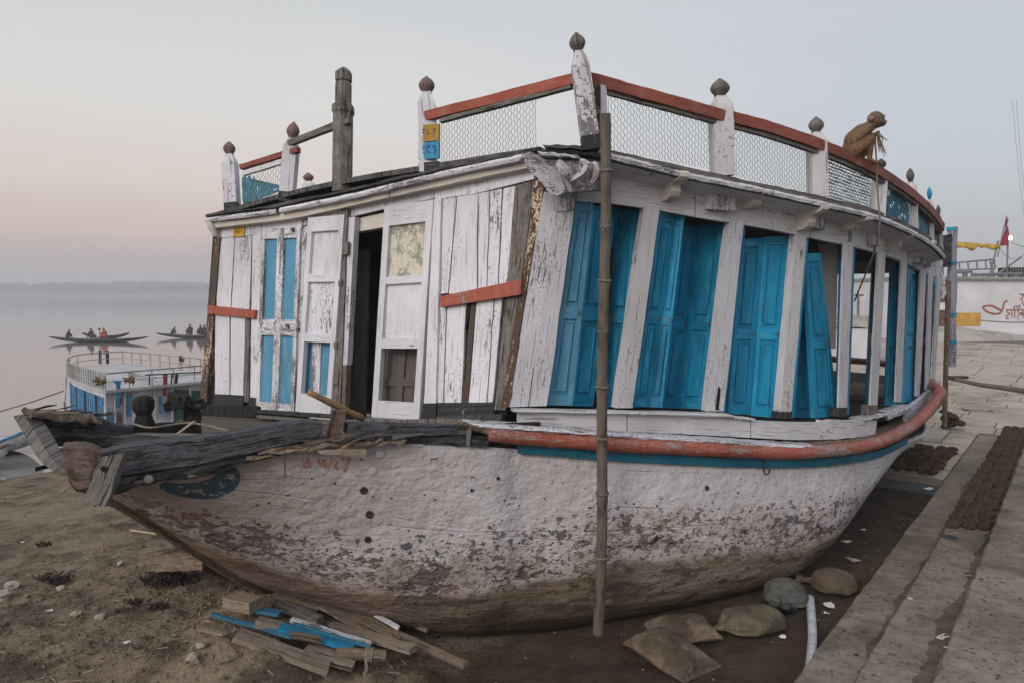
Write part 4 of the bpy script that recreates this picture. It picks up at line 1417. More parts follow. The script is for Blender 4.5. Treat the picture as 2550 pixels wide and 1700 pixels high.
for (x, y) in ((861, 618), (836, 940)):
    bq([(x - 6, y - 16), (x + 7, y - 16), (x + 4, y + 16), (x - 8, y + 16)], 'hinge', M['hinge'], .07, .02, 2, .004)
for (x, y) in ((848, 704), (836, 858)):
    bq([(x - 5, y - 7), (x + 3, y - 7), (x + 2, y + 8), (x - 6, y + 8)], 'hinge', M['hinge'], .07, .012, 1, .001)
# inner door standing ajar in the dark doorway
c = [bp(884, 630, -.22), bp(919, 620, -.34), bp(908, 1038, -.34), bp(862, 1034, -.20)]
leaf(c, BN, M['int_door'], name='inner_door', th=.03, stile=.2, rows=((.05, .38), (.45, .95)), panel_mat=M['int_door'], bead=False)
# right white door with three panels, mould on the top one
bleaf([(957, 515), (1079, 497), (1043, 1047), (925, 1037)], .045, M['white_clean'], name='door', th=.055, stile=.125,
      rows=((.08, .325), (.37, .625), (.66, .905)), panel_mat=[M['white_clean'], M['white_clean'], M['mouldy']], bead=False, open_rows=(0,), label='white door leaf with a mouldy top panel and empty bottom frame')
# dim panelled door seen through the empty frame
bleaf([(950, 850), (1060, 840), (1045, 1040), (935, 1035)], -.10, M['int_door'], name='inner_door', th=.03, stile=.16, cols=((0, .5), (.5, 1)), rows=((.05, .4), (.5, .95)), bead=False, panel_mat=M['int_door'])
bq([(1080, 497), (1099, 494), (1084, 1004), (1056, 1004)], 'door_post', M['white'], .03, .06, 8, .004)
bq([(1058, 1003), (1086, 1003), (1084, 1052), (1046, 1050)], 'tar_board', M['tar'], .034, .06, 3, .004)
pl = [[(1100, 496), (1137, 490), (1116, 730), (1098, 732)], [(1138, 490), (1190, 482), (1188, 728), (1117, 732)], [(1191, 482), (1219, 477), (1212, 724), (1189, 730)],
      [(1220, 477), (1251, 470), (1240, 720), (1213, 724)], [(1252, 470), (1283, 464), (1264, 715), (1241, 720)]]
for k, q in enumerate(pl):
    bq(q, 'plank', M['white'], .002 * (k % 3), .03)
pl2 = [[(1096, 758), (1112, 756), (1104, 1003), (1087, 1003)], [(1113, 756), (1160, 750), (1150, 1003), (1105, 1003)],
       [(1187, 748), (1230, 742), (1212, 1001), (1166, 1002)], [(1231, 742), (1252, 736), (1228, 1000), (1213, 1001)]]
for k, q in enumerate(pl2):
    bq(q, 'plank', M['white'], .002 * (k % 3), .03)
bq([(1172, 758), (1186, 756), (1165, 1005), (1151, 1005)], 'rust_strip', M['rusty'], .0, .03, 8, .006)
bq([(1162, 762), (1171, 758), (1160, 820), (1152, 822)], 'slit', M['black_wood'], -.01, .02, 3, .003)
bq([(1100, 732), (1240, 722), (1240, 742), (1098, 756)], 'slit', M['black_wood'], -.012, .02, 3, .004)
bq([(1284, 462), (1331, 450), (1259, 1020), (1230, 1020)], 'plank', M['grey_wood'], .004, .03, 8, .004, label='bare grey plank beside the corner')
bq([(1332, 448), (1360, 446), (1308, 728), (1296, 728)], 'rust_strip', M['rusty'], .012, .05, 10, .010)
bq([(1294, 728), (1310, 726), (1268, 1012), (1246, 1016)], 'rust_strip', M['rusty'], .010, .05, 10, .010)
bq([(1085, 1002), (1230, 1001), (1230, 1034), (1084, 1040)], 'tar_board', M['tar'], .012, .04, 6, .006)
bq([(1084, 1036), (1250, 1030), (1248, 1058), (1060, 1062)], 'tar_board', M['tarred_grey'], .03, .05, 6, .006)
o = bq([(1095, 738), (1297, 695), (1296, 731), (1096, 762)], 'batten', M['orange'], .055, .045, 6, .005, .012)
o['label'] = 'long red batten nailed aslant over the near boards'
# latch details
for (x, y) in ((728, 572), (742, 822), (715, 812)):
    mb = MB(); mb.box(bp(x, y, .03), (.012, .02, .02), BN, OUTN); mb.build('latch', M['hinge'], boat)

# ---- interior
mb = MB()
fl_near = [Vector((p.x, p.y, 0)) for p in PL[48:]]
vv, fc = [], []
nrm_ = [Vector((PLN[i][0], PLN[i][1], 0)) for i in range(48, len(PL))]
for i, p in enumerate(fl_near):
    s_ = (p - ORI).dot(AXIS)
    z = interp(s_, [0, 2, 4, 6, 9, 13], [1.80, 1.62, 1.48, 1.38, 1.33, 1.45])
    a = p - nrm_[i] * .06
    a = Vector((a.x, a.y, z))
    b = mirror(a); b.z = z
    vv += [a, b]
for i in range(len(fl_near) - 1):
    fc.append((2 * i, 2 * i + 1, 2 * i + 3, 2 * i + 2))
mb.add(vv, fc, [[(vv[i][0], vv[i][1]) for i in f] for f in fc])
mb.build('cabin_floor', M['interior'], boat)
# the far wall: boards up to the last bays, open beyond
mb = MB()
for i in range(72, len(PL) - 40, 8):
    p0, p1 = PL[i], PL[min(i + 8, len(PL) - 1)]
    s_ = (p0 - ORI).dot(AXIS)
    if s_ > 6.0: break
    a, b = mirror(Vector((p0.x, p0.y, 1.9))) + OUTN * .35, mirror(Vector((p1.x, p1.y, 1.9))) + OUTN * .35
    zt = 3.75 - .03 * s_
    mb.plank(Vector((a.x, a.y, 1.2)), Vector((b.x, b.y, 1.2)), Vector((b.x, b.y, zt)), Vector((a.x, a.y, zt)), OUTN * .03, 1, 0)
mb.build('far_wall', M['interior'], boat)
# inner partition with a dim panel, a bench and bundles aft
for (s_, w0, w1, z0, z1, mt) in ((2.3, -4.2, 1.2, 1.5, 3.6, 'interior'), (4.6, -4.0, 1.5, 1.4, 3.5, 'interior')):
    a, b = ORI + AXIS * s_ + OUTN * w0, ORI + AXIS * s_ + OUTN * w1
    mb = MB(); mb.plank(Vector((a.x, a.y, z0)), Vector((b.x, b.y, z0)), Vector((b.x, b.y, z1)), Vector((a.x, a.y, z1)), AXIS * .04, 1, 0)
    mb.build('partition', M[mt], boat)
a = side_pt(2135, 985, -.9); a.z -= .02
mb = MB(); mb.box(a + AXIS * .9, (.9, .35, .04), AXIS, OUTN); mb.build('bench', M['dusty_wood'], boat)

# ---- deck of the bow
def deck_z(s_): return interp(s_, [-2.8, -1.6, -.6, 0], [1.80, 1.80, 1.81, 1.84])
bow_w = lambda s_: interp(s_, [a for a, _ in bow_sw] + [.3], [b for _, b in bow_sw] + [2.6])
def deck_pt(s_, w_, dz=0.0):
    p = ORI + AXIS * s_ + OUTN * w_
    return Vector((p.x, p.y, deck_z(s_) - HEEL * (2.25 - w_) - .02 + dz))
nb = 10
for i in range(nb):
    s0, s1 = -1.38 + i * .138, -1.38 + (i + 1) * .138 - .012
    wf0, wn0 = -bow_w(s0) + .05, bow_w(s0) - .06
    mb = MB()
    mb.plank(deck_pt(s0, wf0), deck_pt(s1, wf0 - .03), deck_pt(s1, wn0 + .03), deck_pt(s0, wn0), Vector((0, 0, -.035)), 8, .005, .03)
    mb.build('deck_board', M['deck'], boat)
# threshold timbers below the doors
for (q, mt, pr, th) in (([(640, 1018), (860, 1036), (860, 1046), (640, 1030)], 'dark_wood', .10, .12), ([(640, 1030), (860, 1050), (858, 1058), (636, 1040)], 'grey_wood', .16, .12),
                        ([(862, 1042), (1150, 1046), (1150, 1056), (862, 1052)], 'grey_wood', .12, .12), ([(500, 1004), (640, 1012), (640, 1040), (500, 1040)], 'black_wood', .06, .10)):
    bq(q, 'threshold_beam', M[mt], pr, th, 6, .006, .02)
# far and near gunwale beams of the bow
def beam(px_top, px_bot, Ys, th, name, mat, inward, n=4, wob=.004, **kw):
    T = spline([at(x, y, Y) for (x, y), Y in zip(px_top, Ys)], n)
    B = spline([at(x, y, Y) for (x, y), Y in zip(px_bot, Ys)], n)
    mb = MB()
    vv, fc, uv = [], [], []
    u, us = random.uniform(0, 9), []
    H = (T[0] - B[0]).length
    for i in range(len(T)):
        if i: u += (T[i] - T[i - 1]).length
        us.append(u)
        j_ = lambda: Vector((random.uniform(-wob, wob), random.uniform(-wob, wob), random.uniform(-wob, wob)))
        t, b = T[i] + j_(), B[i] + j_()
        mid = lerp(b, t, .5) - inward * .003
        vv += [b, mid + j_(), t, t + inward * th + j_(), b + inward * th + j_()]
    m = 5
    offs = [0, H / 2, H, H + th, 2 * H + th, 2 * H + 2 * th]
    for i in range(len(T) - 1):
        for k in range(m):
            k2 = (k + 1) % m
            fc.append((i * m + k, i * m + k2, i * m + m + k2, i * m + m + k))
            uv.append([(us[i], offs[k]), (us[i], offs[k + 1]), (us[i + 1], offs[k + 1]), (us[i + 1], offs[k])])
    e = (len(T) - 1) * m
    fc += [(0, 1, 2, 3, 4), tuple(range(e, e + m))[::-1]]
    uv += [[(0, 0), (0, H / 2), (0, H), (th, H), (th, 0)]] * 2
    mb.add(vv, fc, uv)
    return mb.build(name, mat, boat, **kw)
IN = (-OUTN * .8 + AXIS * .45).normalized()
beam([(232, 1130), (330, 1110), (430, 1097), (520, 1087), (640, 1068), (740, 1052), (803, 1050)], [(236, 1196), (330, 1180), (430, 1164), (520, 1150), (640, 1124), (740, 1100), (803, 1092)],
     [5.02, 5.13, 5.22, 5.30, 5.42, 5.52, 5.58], .16, 'gunwale_beam', M['tarred_grey'], IN, label='heavy tarred grey beam along the near side of the bow')
beam([(190, 1196), (276, 1192), (372, 1172), (500, 1152), (640, 1126), (740, 1104), (830, 1090)], [(196, 1226), (276, 1231), (372, 1206), (500, 1186), (640, 1145), (740, 1122), (830, 1104)],
     [5.03, 5.08, 5.18, 5.30, 5.44, 5.54, 5.62], .14, 'gunwale_wale', M['dark_wood'], IN, wob=.012)
beam([(153, 1116), (190, 1113), (222, 1118), (252, 1130)], [(172, 1200), (192, 1224), (226, 1215), (255, 1205)], [5.00, 4.99, 4.99, 5.02], .24, 'beam_end', M['rot'], IN, wob=.002, label='reddish rotten end of the bow beam')
beam([(64, 1020), (150, 1026), (234, 1036), (290, 1052), (332, 1056)], [(100, 1084), (160, 1086), (240, 1086), (290, 1086), (328, 1080)], [5.55, 5.72, 5.90, 6.03, 6.12], .10, 'gunwale_beam', M['tarred_grey'], -IN, label='far beam of the bow with a broken top edge')
beam([(62, 1014), (110, 1018), (180, 1024), (235, 1032), (252, 1046)], [(70, 1030), (110, 1032), (180, 1040), (235, 1044), (252, 1050)], [5.50, 5.60, 5.75, 5.87, 5.92], .18, 'gunwale_cap', M['brown_wood'], -IN, wob=.01)
beam([(330, 1056), (420, 1050), (500, 1046)], [(328, 1084), (420, 1086), (500, 1086)], [6.14, 6.5, 6.9], .08, 'gunwale_beam', M['black_wood'], -IN)
# the pale stem board at the open end of the bow
mb = MB()
pf = [at(48, 1034, 5.42), at(80, 1085, 5.30), at(112, 1140, 5.17), at(150, 1172, 5.06)]
pf = spline(pf, 3)
wd = Vector((.055, .02, .0))
for i in range(1):
    vv, fc = [], []
    for p in pf:
        vv += [p - wd * .7, p + wd * .6, p + wd * .6 + Vector((.02, .12, 0)), p - wd * .7 + Vector((.02, .12, 0))]
    for k in range(len(pf) - 1):
        for q in range(4):
            fc.append((k * 4 + q, k * 4 + (q + 1) % 4, k * 4 + 4 + (q + 1) % 4, k * 4 + 4 + q))
    fc += [(0, 1, 2, 3), tuple(range(len(vv) - 4, len(vv)))[::-1]]
    mb.add(vv, fc, [[(vv[i][2], vv[i][0]) for i in f] for f in fc])
mb.build('stem_board', M['grey_wood'], boat, label='pale grey stem board at the open bow')
# inside of the bow: dark broken boards
for k, (x0, y0, x1, y1, Y0, Y1, mt) in enumerate(((105, 1092, 330, 1092, 5.5, 6.0, 'black_wood'), (120, 1120, 300, 1100, 5.4, 5.8, 'black_wood'), (250, 1088, 520, 1096, 5.9, 5.9, 'dark_wood'),
                                                   (300, 1080, 560, 1086, 6.0, 6.2, 'grey_wood'), (130, 1150, 260, 1120, 5.2, 5.5, 'black_wood'), (300, 1098, 480, 1102, 5.6, 5.6, 'dark_wood'))):
    a, b = at(x0, y0, Y0), at(x1, y1, Y1)
    mb = MB(); w2 = Vector((.03, .11, .0)); mb.plank(a - w2, a + w2, b + w2, b - w2, Vector((0, 0, -.03)), 6, .012, .04)
    mb.build('bow_board', M[mt], boat)
mb = MB()   # floor of the bow hollow
vv = [hull_point(dense[i], ns - 8, sd) + Vector((0, 0, .05)) for i in range(3, 24, 3) for sd in (1, -1)]
fc = [(2 * i, 2 * i + 1, 2 * i + 3, 2 * i + 2) for i in range(len(vv) // 2 - 1)]
mb.add(vv, fc); mb.build('bow_floor', M['black_wood'], boat)
# peg with a hole hanging at the tip
P4 = [at(250, 1138, 4.90), at(310, 1134, 4.93), at(264, 1258, 4.86), at(206, 1244, 4.84)]
n_ = (P4[1] - P4[0]).cross(P4[3] - P4[0]).normalized()
if n_.y > 0: n_ = -n_
mb = MB(); mb.plank(P4[3], P4[2], P4[1], P4[0], -n_ * .09, 8, .006, .02)
peg = mb.build('peg_board', M['grey_wood'], boat, label='weathered wooden cleat board with a round hole at the bow')
mb = MB(); c = at(258, 1166, 4.885); mb.lathe([(.020, 0), (.019, .004), (.002, .005)], c + n_ * .003, n_, 12); mb.build('peg_hole', M['black_wood'], peg)
mb = MB(); mb.lathe([(.032, -.01), (.03, .008), (.018, .014), (.004, .016)], at(370, 1193, 5.12), -IN, 12); mb.build('bolt_head', M['stone'], boat, smooth=True)
# upright broken knee at the end of the near beam
P4 = [at(826, 1022, 5.62), at(862, 1026, 5.66), at(848, 1100, 5.62), at(808, 1096, 5.56)]
mb = MB(); mb.plank(P4[3], P4[2], P4[1], P4[0], Vector((-.02, .10, 0)), 6, .008, .02); mb.build('knee_timber', M['rot'], boat)
# timbers between the knee and the rub rail
beam([(866, 1056), (960, 1056), (1060, 1060), (1146, 1060)], [(862, 1080), (960, 1080), (1060, 1080), (1138, 1080)], [5.66, 5.75, 5.88, 5.98], .14, 'gunwale_beam', M['tarred_grey'], IN, label='short tarred beam before the doors')
beam([(855, 1094), (960, 1090), (1060, 1088), (1165, 1086), (1215, 1088)], [(855, 1112), (960, 1104), (1060, 1106), (1165, 1110), (1215, 1114)], [5.76, 5.84, 5.93, 6.02, 6.07], .10, 'inner_strake', M['dark_wood'], IN, wob=.006)
beam([(640, 1120), (740, 1108), (830, 1102), (900, 1100), (950, 1092), (1010, 1090)], [(642, 1134), (740, 1124), (830, 1116), (880, 1118), (950, 1106), (1012, 1104)], [5.42, 5.52, 5.60, 5.66, 5.72, 5.78], .05, 'broken_strake', M['brown_wood'], IN, wob=.014)
beam([(790, 1122), (850, 1118), (912, 1118)], [(800, 1130), (850, 1132), (910, 1140)], [5.52, 5.56, 5.62], .02, 'broken_strake', M['dusty_wood'], IN, wob=.006)
P4 = [at(1162, 1062, 6.0), at(1174, 1062, 6.0), at(1170, 1110, 6.0), at(1160, 1110, 6.0)]
mb = MB(); mb.plank(P4[3], P4[2], P4[1], P4[0], Vector((0, .08, 0)), 2, .002); mb.build('stanchion', M['grey_wood'], boat)
P4 = [at(1152, 1052, 5.98), at(1216, 1066, 6.05), at(1214, 1082, 6.05), at(1150, 1064, 5.98)]
mb = MB(); mb.plank(P4[0], P4[3], P4[2], P4[1], Vector((-.03, .1, 0)), 4, .006, .02); mb.build('rail_stub', M['brown_wood'], boat)
mb = MB(); mb.box(at(1260, 1082, 6.22), (.3, .02, .10), d0, Vector((-d0.y, d0.x, 0))); mb.build('inner_dark', M['black_wood'], boat)
# splinters and broken ends along the bow
rs_ = random.Random(21)
for k in range(22):
    x = rs_.uniform(240, 1010)
    yb = interp(x, [190, 276, 372, 500, 640, 740, 830, 1010], [1226, 1231, 1206, 1186, 1145, 1122, 1104, 1100]) - rs_.uniform(2, 16)
    Yd = interp(x, [190, 500, 830, 1010], [5.02, 5.28, 5.58, 5.76])
    L = rs_.uniform(.06, .26); a = at(x, yb, Yd); b = a + (d_bow := Vector((.83, .30, .10))).normalized() * L + Vector((0, 0, rs_.uniform(-.03, .03)))
    hh = Vector((0, 0, rs_.uniform(.006, .018)))
    mb = MB(); mb.plank(a - hh, a + hh, b + hh * .3, b - hh * .3, IN * .02, 4, .006, .02); mb.build('splinter', M[('dark_wood', 'brown_wood', 'grey_wood', 'black_wood')[k % 4]], boat)
for k in range(8):
    x = 70 + k * 24; a = at(x, interp(x, [64, 234, 332], [1020, 1036, 1056]) + rs_.uniform(-3, 3), interp(x, [64, 332], [5.5, 6.1])); b = a + Vector((.12, .16, rs_.uniform(-.02, .03)))
    hh = Vector((0, 0, .010)); mb = MB(); mb.plank(a - hh, a + hh, b + hh * .2, b - hh * .2, -IN * .03, 3, .008, .02); mb.build('splinter', M['brown_wood' if k % 2 else 'dark_wood'], boat)
# rows of nail heads in the hull
mb = MB()
for kv in (5, 9, 13, 16):
    for i in range(14, len(dense) - 50):
        p = hull_point(dense[i], kv, 1) + Vector((0, 0, rs_.uniform(-.05, .05))); n_h = (hull_point(dense[i + 1], kv, 1) - hull_point(dense[i], kv, 1)).cross(hull_point(dense[i], kv + 1, 1) - hull_point(dense[i], kv, 1)).normalized()
        if n_h.dot(OUTN) < 0: n_h = -n_h
        if rs_.random() < .45: continue
        r = rs_.uniform(.005, .010); mb.lathe([(r, -.006), (r, .003), (r * .4, .005)], p, n_h, 6)
mb.build('nail_heads', M['iron'], boat, recalc=False, kind='stuff')
# bollard and burnt stump on the far gunwale
b0 = at(360, 1080, 6.25)
mb = MB(); hb = at(360, 984, 6.25).z - b0.z
sc_ = [(.085, 0), (.085, .30 * hb), (.072, .40 * hb), (.060, .50 * hb), (.078, .60 * hb), (.088, .66 * hb), (.09, .86 * hb), (.07, .96 * hb), (.03, hb)]
mb.lathe(sc_, b0, (0.0, 0, 1), 9); o = mb.build('bollard', M['black_wood'], boat, label='charred wooden bollard on the far gunwale'); edge_smooth(o, 45)
mb = MB()
for k in range(9):
    a = at(432 + k * 7 + random.uniform(-5, 5), 990 + random.uniform(0, 24), 6.9)
    mb.box(a, (random.uniform(.03, .09), .05, random.uniform(.02, .05)), Vector((1, random.uniform(-.5, .5), random.uniform(-.4, .4))).normalized(), Vector((0, 1, 0)), Vector((0, 0, 1)), jit=.02)
mb.build('burnt_stump', M['black_wood'], boat)
mb = MB(); mb.plank(at(455, 1060, 6.95), at(490, 1060, 6.95), at(488, 1005, 6.95), at(458, 1005, 6.95), Vector((0, .1, 0)), 3, .008); mb.build('stump_post', M['black_wood'], boat)

# ---- roof railing
def rail_post(base_px, top_px, wpx, pt, name='rail_post', mat=None, finial=M['grey_wood'], shoulder=.78, tar=None, fin_mat=None):
    """square post, chamfered shoulder and turned finial. pt(x, y) -> world"""
    b, t = pt(*base_px), pt(*top_px)
    ax = t - b
    H = ax.length
    ax.normalize()
    w = wpx / FPX * b.y * .47
    mb = MB()
    h1 = H * shoulder
    mb.lathe([(w * 1.38, 0), (w * 1.38, h1 * .86), (w * 1.30, h1 * .90), (w * 1.0, h1 * .97), (w * .80, h1), (w * .62, h1 + H * .03)], b, ax, 4)
    o = mb.build(name, mat or M['white'], boat)
    if tar is None: tar = mat is not M['white_side']
    if tar:
        mb = MB(); mb.lathe([(w * 1.40, .0), (w * 1.405, H * .115), (w * 1.39, H * .12)], b - ax * .01, ax, 4); mb.build('tarred_foot', M['tar'], o)
    mb = MB()
    r = w * .95
    L = H - h1 - H * .03
    mb.lathe([(r * .62, 0), (r * .60, L * .10), (r * .8, L * .18), (r * .98, L * .36), (r * .95, L * .52), (r * .7, L * .72), (r * .38, L * .86), (r * .2, L * .94), (r * .04, L)], b + ax * (h1 + H * .03), ax, 14)
    mb.build('finial', fin_mat or M['grey_wood'], o, smooth=True)
    return o
sp = lambda x, y: side_pt(x, y, .22)
fr = lambda x, y: bp(x, y, .02)
corner = lambda x, y: at(x, y, 6.15)
rail_post((1472, 372), (1434, 80), 46, corner, shoulder=.81, mat=M['white_worn'])
mb = MB(); mb.plank(at(1478, 355, 6.22), at(1497, 358, 6.25), at(1494, 212, 6.25), at(1466, 206, 6.2), Vector((.0, .05, 0)), 4, .003); mb.build('post_plate', M['rusty'], boat)
mb = MB(); mb.plank(at(1497, 360, 6.22), at(1516, 364, 6.25), at(1510, 214, 6.25), at(1496, 210, 6.22), Vector((.0, .06, 0)), 4, .003); mb.build('post_stop', M['white'], boat)
tp = rail_post((1068, 434), (1062, 190), 46, fr, shoulder=.80, fin_mat=M['faded_red'], tar=False, mat=M['white'])
rail_post((714, 502), (732, 303), 36, fr, shoulder=.76, fin_mat=M['faded_red'])
rail_post((580, 528), (570, 352), 34, fr, shoulder=.78, fin_mat=M['faded_red'])
pf_ = lambda x, y: at(x, y, 11.5)
rail_post((772, 500), (767, 430), 30, pf_, shoulder=.66, fin_mat=M['faded_red'], tar=False)
bands = ((300, 352, 'yellow', -1), (357, 392, 'blue_plate', 0), (398, 432, 'tar', 1))
for (y0, y1, mt, _) in ((310, 352, 'yellow', 0), (354, 396, 'blue_plate', 0), (404, 434, 'tar', 0)):
    bq([(1042, y0 + 2), (1093, y0 - 2), (1093, y1 - 2), (1042, y1 + 2)], 'painted_band', M[mt], .108, .02, 1, .001)
bstroke([[(1047, 367), (1055, 364), (1055, 371), (1048, 374), (1057, 383)], [(1062, 364), (1070, 363)], [(1069, 364), (1062, 370), (1063, 379), (1071, 380)], [(1076, 364), (1085, 363), (1079, 371), (1086, 374), (1080, 383)]], M['ink_blue'], .010, .114)
bstroke([[(1050, 324), (1058, 321), (1052, 333)], [(1064, 321), (1064, 334), (1071, 332)], [(1077, 321), (1084, 321), (1078, 333)]], M['ink'], .007, .114)
# side posts
rail_post((1799, 440), (1792, 195), 54, sp, shoulder=.79, mat=M['white_side'])
rail_post((2036, 492), (2032, 290), 42, sp, shoulder=.78, mat=M['white_side'])
rail_post((2184, 540), (2194, 395), 30, sp, shoulder=.80, mat=M['white_side'])
rail_post((2273, 576), (2266, 418), 21, sp, shoulder=.76, mat=M['white_side'])
rail_post((2318, 606), (2314, 465), 13, sp, shoulder=.76, mat=M['white_side'], fin_mat=M['blue'])
rail_post((2342, 626), (2336, 510), 11, sp, shoulder=.76, mat=M['white_side'])
# tall bare mast and loose batten at the gangway
b, t = bp(852, 480, .03), bp(856, 170, .03)
ax = (t - b).normalized(); H = (t - b).length; w = 38 / FPX * b.y * .5 * 1.35
mb = MB(); mb.lathe([(w, 0), (w, .45 * H), (w * 1.0, .62 * H), (w * 1.15, .64 * H), (w * 1.1, .69 * H), (w * .82, .71 * H), (w * .82, .87 * H), (w * .70, .875 * H), (w * .70, .885 * H), (w * .84, .89 * H), (w * .84, .96 * H), (w * .3, H)], b, ax, 6)
mb.build('mast_post', M['grey_wood'], boat, label='tall bare grey post with a notched top')
mb = MB(); a, c = bp(716, 356, .09), bp(868, 298, .10); u_ = Vector((0, 0, .033)); mb.plank(a - u_, a + u_, c + u_, c - u_, -BN * .05, 4, .004, .01); mb.build('loose_batten', M['grey_wood'], boat)
# top rails
def front_rail(p0, p1, h, name, mat, proud, th):
    a, c = bp(*p0, proud), bp(*p1, proud)
    u_ = Vector((0, 0, h / 2))
    mb = MB(); mb.plank(a - u_, a + u_, c + u_, c - u_, -BN * th, 8, .003, .006); return mb.build(name, mat, boat)
front_rail((1043, 292), (1436, 193), .085, 'top_rail', M['orange'], .10, .06)
front_rail((1094, 300), (1420, 213), .035, 'under_rail', M['grey_wood'], .09, .05)
front_rail((596, 416), (738, 372), .055, 'top_rail', M['orange_rail'], .08, .06)
front_rail((604, 432), (700, 402), .05, 'under_rail', M['white'], .07, .04)
front_rail((1098, 408), (1345, 370), .03, 'bottom_rail', M['felt'], .04, .08)
rail_px = [(1446, 190), (1560, 222), (1690, 258), (1790, 286), (1900, 315), (2040, 362), (2130, 400), (2200, 437), (2270, 485), (2320, 530), (2344, 566)]
TR_, TRN = side_curve(rail_px, .27, 8)
for k in range(-62, -30, 4):
    nn = Vector((PLN[k][0], PLN[k][1], 0)); q = Vector((PL[k].x, PL[k].y, TR_[-1].z)) + nn * .27
    if (q - TR_[-1]).length > .12 and (q - TR_[-1]).dot(AXIS) > 0: TR_.append(q); TRN.append(nn)
cuts_ = [0, 25, 40, 58, len(TR_) - 1]
for a_, b_ in zip(cuts_[:-1], cuts_[1:]):
    pp = [p.copy() for p in TR_[a_:b_ + 1]]
    if b_ < len(TR_) - 1: pp[-1] = lerp(pp[-1], pp[-2], .1)
    dz_ = random.uniform(-.004, .004)
    mb = MB(); mb.sweep(pp, [(-.05, -.05 + dz_), (.035, -.05 + dz_), (.04, .04 + dz_), (.03, .05 + dz_), (-.05, .05 + dz_)], TRN[a_:b_ + 1], wob=.003)
    mb.build('top_rail', M['orange_rail'], boat, label='faded red top rail curving along the side')
mb = MB(); mb.sweep(TR_, [(-.04, -.085), (.01, -.085), (.01, -.052), (-.04, -.052)], TRN, wob=.002)
mb.build('under_rail', M['grey_wood'], boat)

# ---- wire netting
def netting(c, cw, ch, mat, name='wire_netting', r=.0025, torn=0.0, sag=.004):
    """c: TL, TR, BR, BL; hexagonal wire mesh with cells cw x ch metres"""
    P = patch(c)
    Wd = ((c[1] - c[0]).length + (c[2] - c[3]).length) / 2
    Hh = ((c[0] - c[3]).length + (c[1] - c[2]).length) / 2
    nx, ny = max(3, int(Wd / cw)), max(3, int(Hh / ch) * 2)
    nrm = (c[1] - c[0]).cross(c[3] - c[0]).normalized()
    mb = MB()
    for i in range(nx + 1):
        if torn and i > nx * (1 - torn) and random.random() < .3: continue
        pts = []
        s_ = 1 if i % 2 else -1
        for k in range(ny + 1):
            a = (i + (.27 if k % 2 else -.27) * s_) / nx
            a = min(max(a, 0), 1)
            p = P(a, k / ny) + nrm * (sag * math.sin(9 * a + 5 * k / ny))
            p += Vector((random.uniform(-1, 1), 0, random.uniform(-1, 1))) * .0016
            pts.append(p)
        for p, q in zip(pts[:-1], pts[1:]):
            d = (q - p).normalized()
            x = d.cross(nrm).normalized() * r
            y = nrm * r
            mb.add([p + x, p - x * .5 + y, p - x * .5 - y, q + x, q - x * .5 + y, q - x * .5 - y], [(0, 1, 4, 3), (1, 2, 5, 4), (2, 0, 3, 5)])
    return mb.build(name, mat, boat, recalc=False, kind='stuff')
netting([bp(1099, 296, .03), bp(1334, 244, .03), bp(1336, 374, .03), bp(1099, 406, .03)], .031, .056, M['wire'], torn=.06)
netting([bp(602, 434, .03), bp(700, 404, .03), bp(697, 492, .03), bp(606, 516, .03)], .040, .07, M['wire'])
S = lambda x, y: side_pt(x, y, .24)
netting([S(1514, 226), S(1768, 296), S(1768, 422), S(1514, 374)], .030, .054, M['wire'])
netting([S(1828, 314), S(2014, 368), S(2014, 480), S(1828, 440)], .030, .054, M['wire'])
netting([S(2057, 384), S(2168, 430), S(2168, 528), S(2057, 494)], .030, .054, M['wire'])
netting([S(2199, 446), S(2262, 482), S(2262, 568), S(2199, 538)], .045, .07, M['wire_blue'], r=.004)
def sheet(c, mat, name, holes=0.0, n=(10, 6)):
    P = patch(c)
    nrm = (c[1] - c[0]).cross(c[3] - c[0]).normalized()
    vv = [P(i / n[0], k / n[1]) + nrm * random.uniform(-.01, .01) for i in range(n[0] + 1) for k in range(n[1] + 1)]
    fc = [(i * (n[1] + 1) + k, i * (n[1] + 1) + k + 1, (i + 1) * (n[1] + 1) + k + 1, (i + 1) * (n[1] + 1) + k) for i in range(n[0]) for k in range(n[1]) if random.random() >= holes]
    mb = MB(); mb.add(vv, fc); return mb.build(name, mat, boat)
# strips of pale and blue netting tied behind the wire near the stern
S2 = lambda x, y: side_pt(x, y, .20)
for r_ in range(11):
    t0, t1 = r_ / 11, (r_ + .55) / 11
    q = lambda x, t: S2(x, lerp(interp(x, [2057, 2168], [400, 444]), interp(x, [2057, 2168], [492, 524]), t))
    sheet([q(2060, t0), q(2166, t0), q(2166, t1), q(2060, t1)], M['net_white'], 'net_strip', 0, (10, 1))
for (x0, x1, a0, a1, b0, b1, hl) in ((2200, 2262, 452, 486, 536, 566, .12), (2284, 2312, 500, 524, 576, 596, .02), (2325, 2339, 538, 556, 606, 618, .0)):
    sheet([S2(x0, a0), S2(x1, a1), S2(x1, b1), S2(x0, b0)], M['net_blue'], 'net_sheet', hl, (12, 9))
P2 = lambda x, y: bp(x, y, -.05)
sheet([P2(602, 440), P2(700, 462), P2(700, 476), P2(606, 512)], M['net_blue'], 'net_sheet', .06, (10, 6))
sheet([P2(602, 436), P2(640, 440), P2(640, 508), P2(606, 514)], M['net_blue'], 'net_sheet', .25, (8, 8))

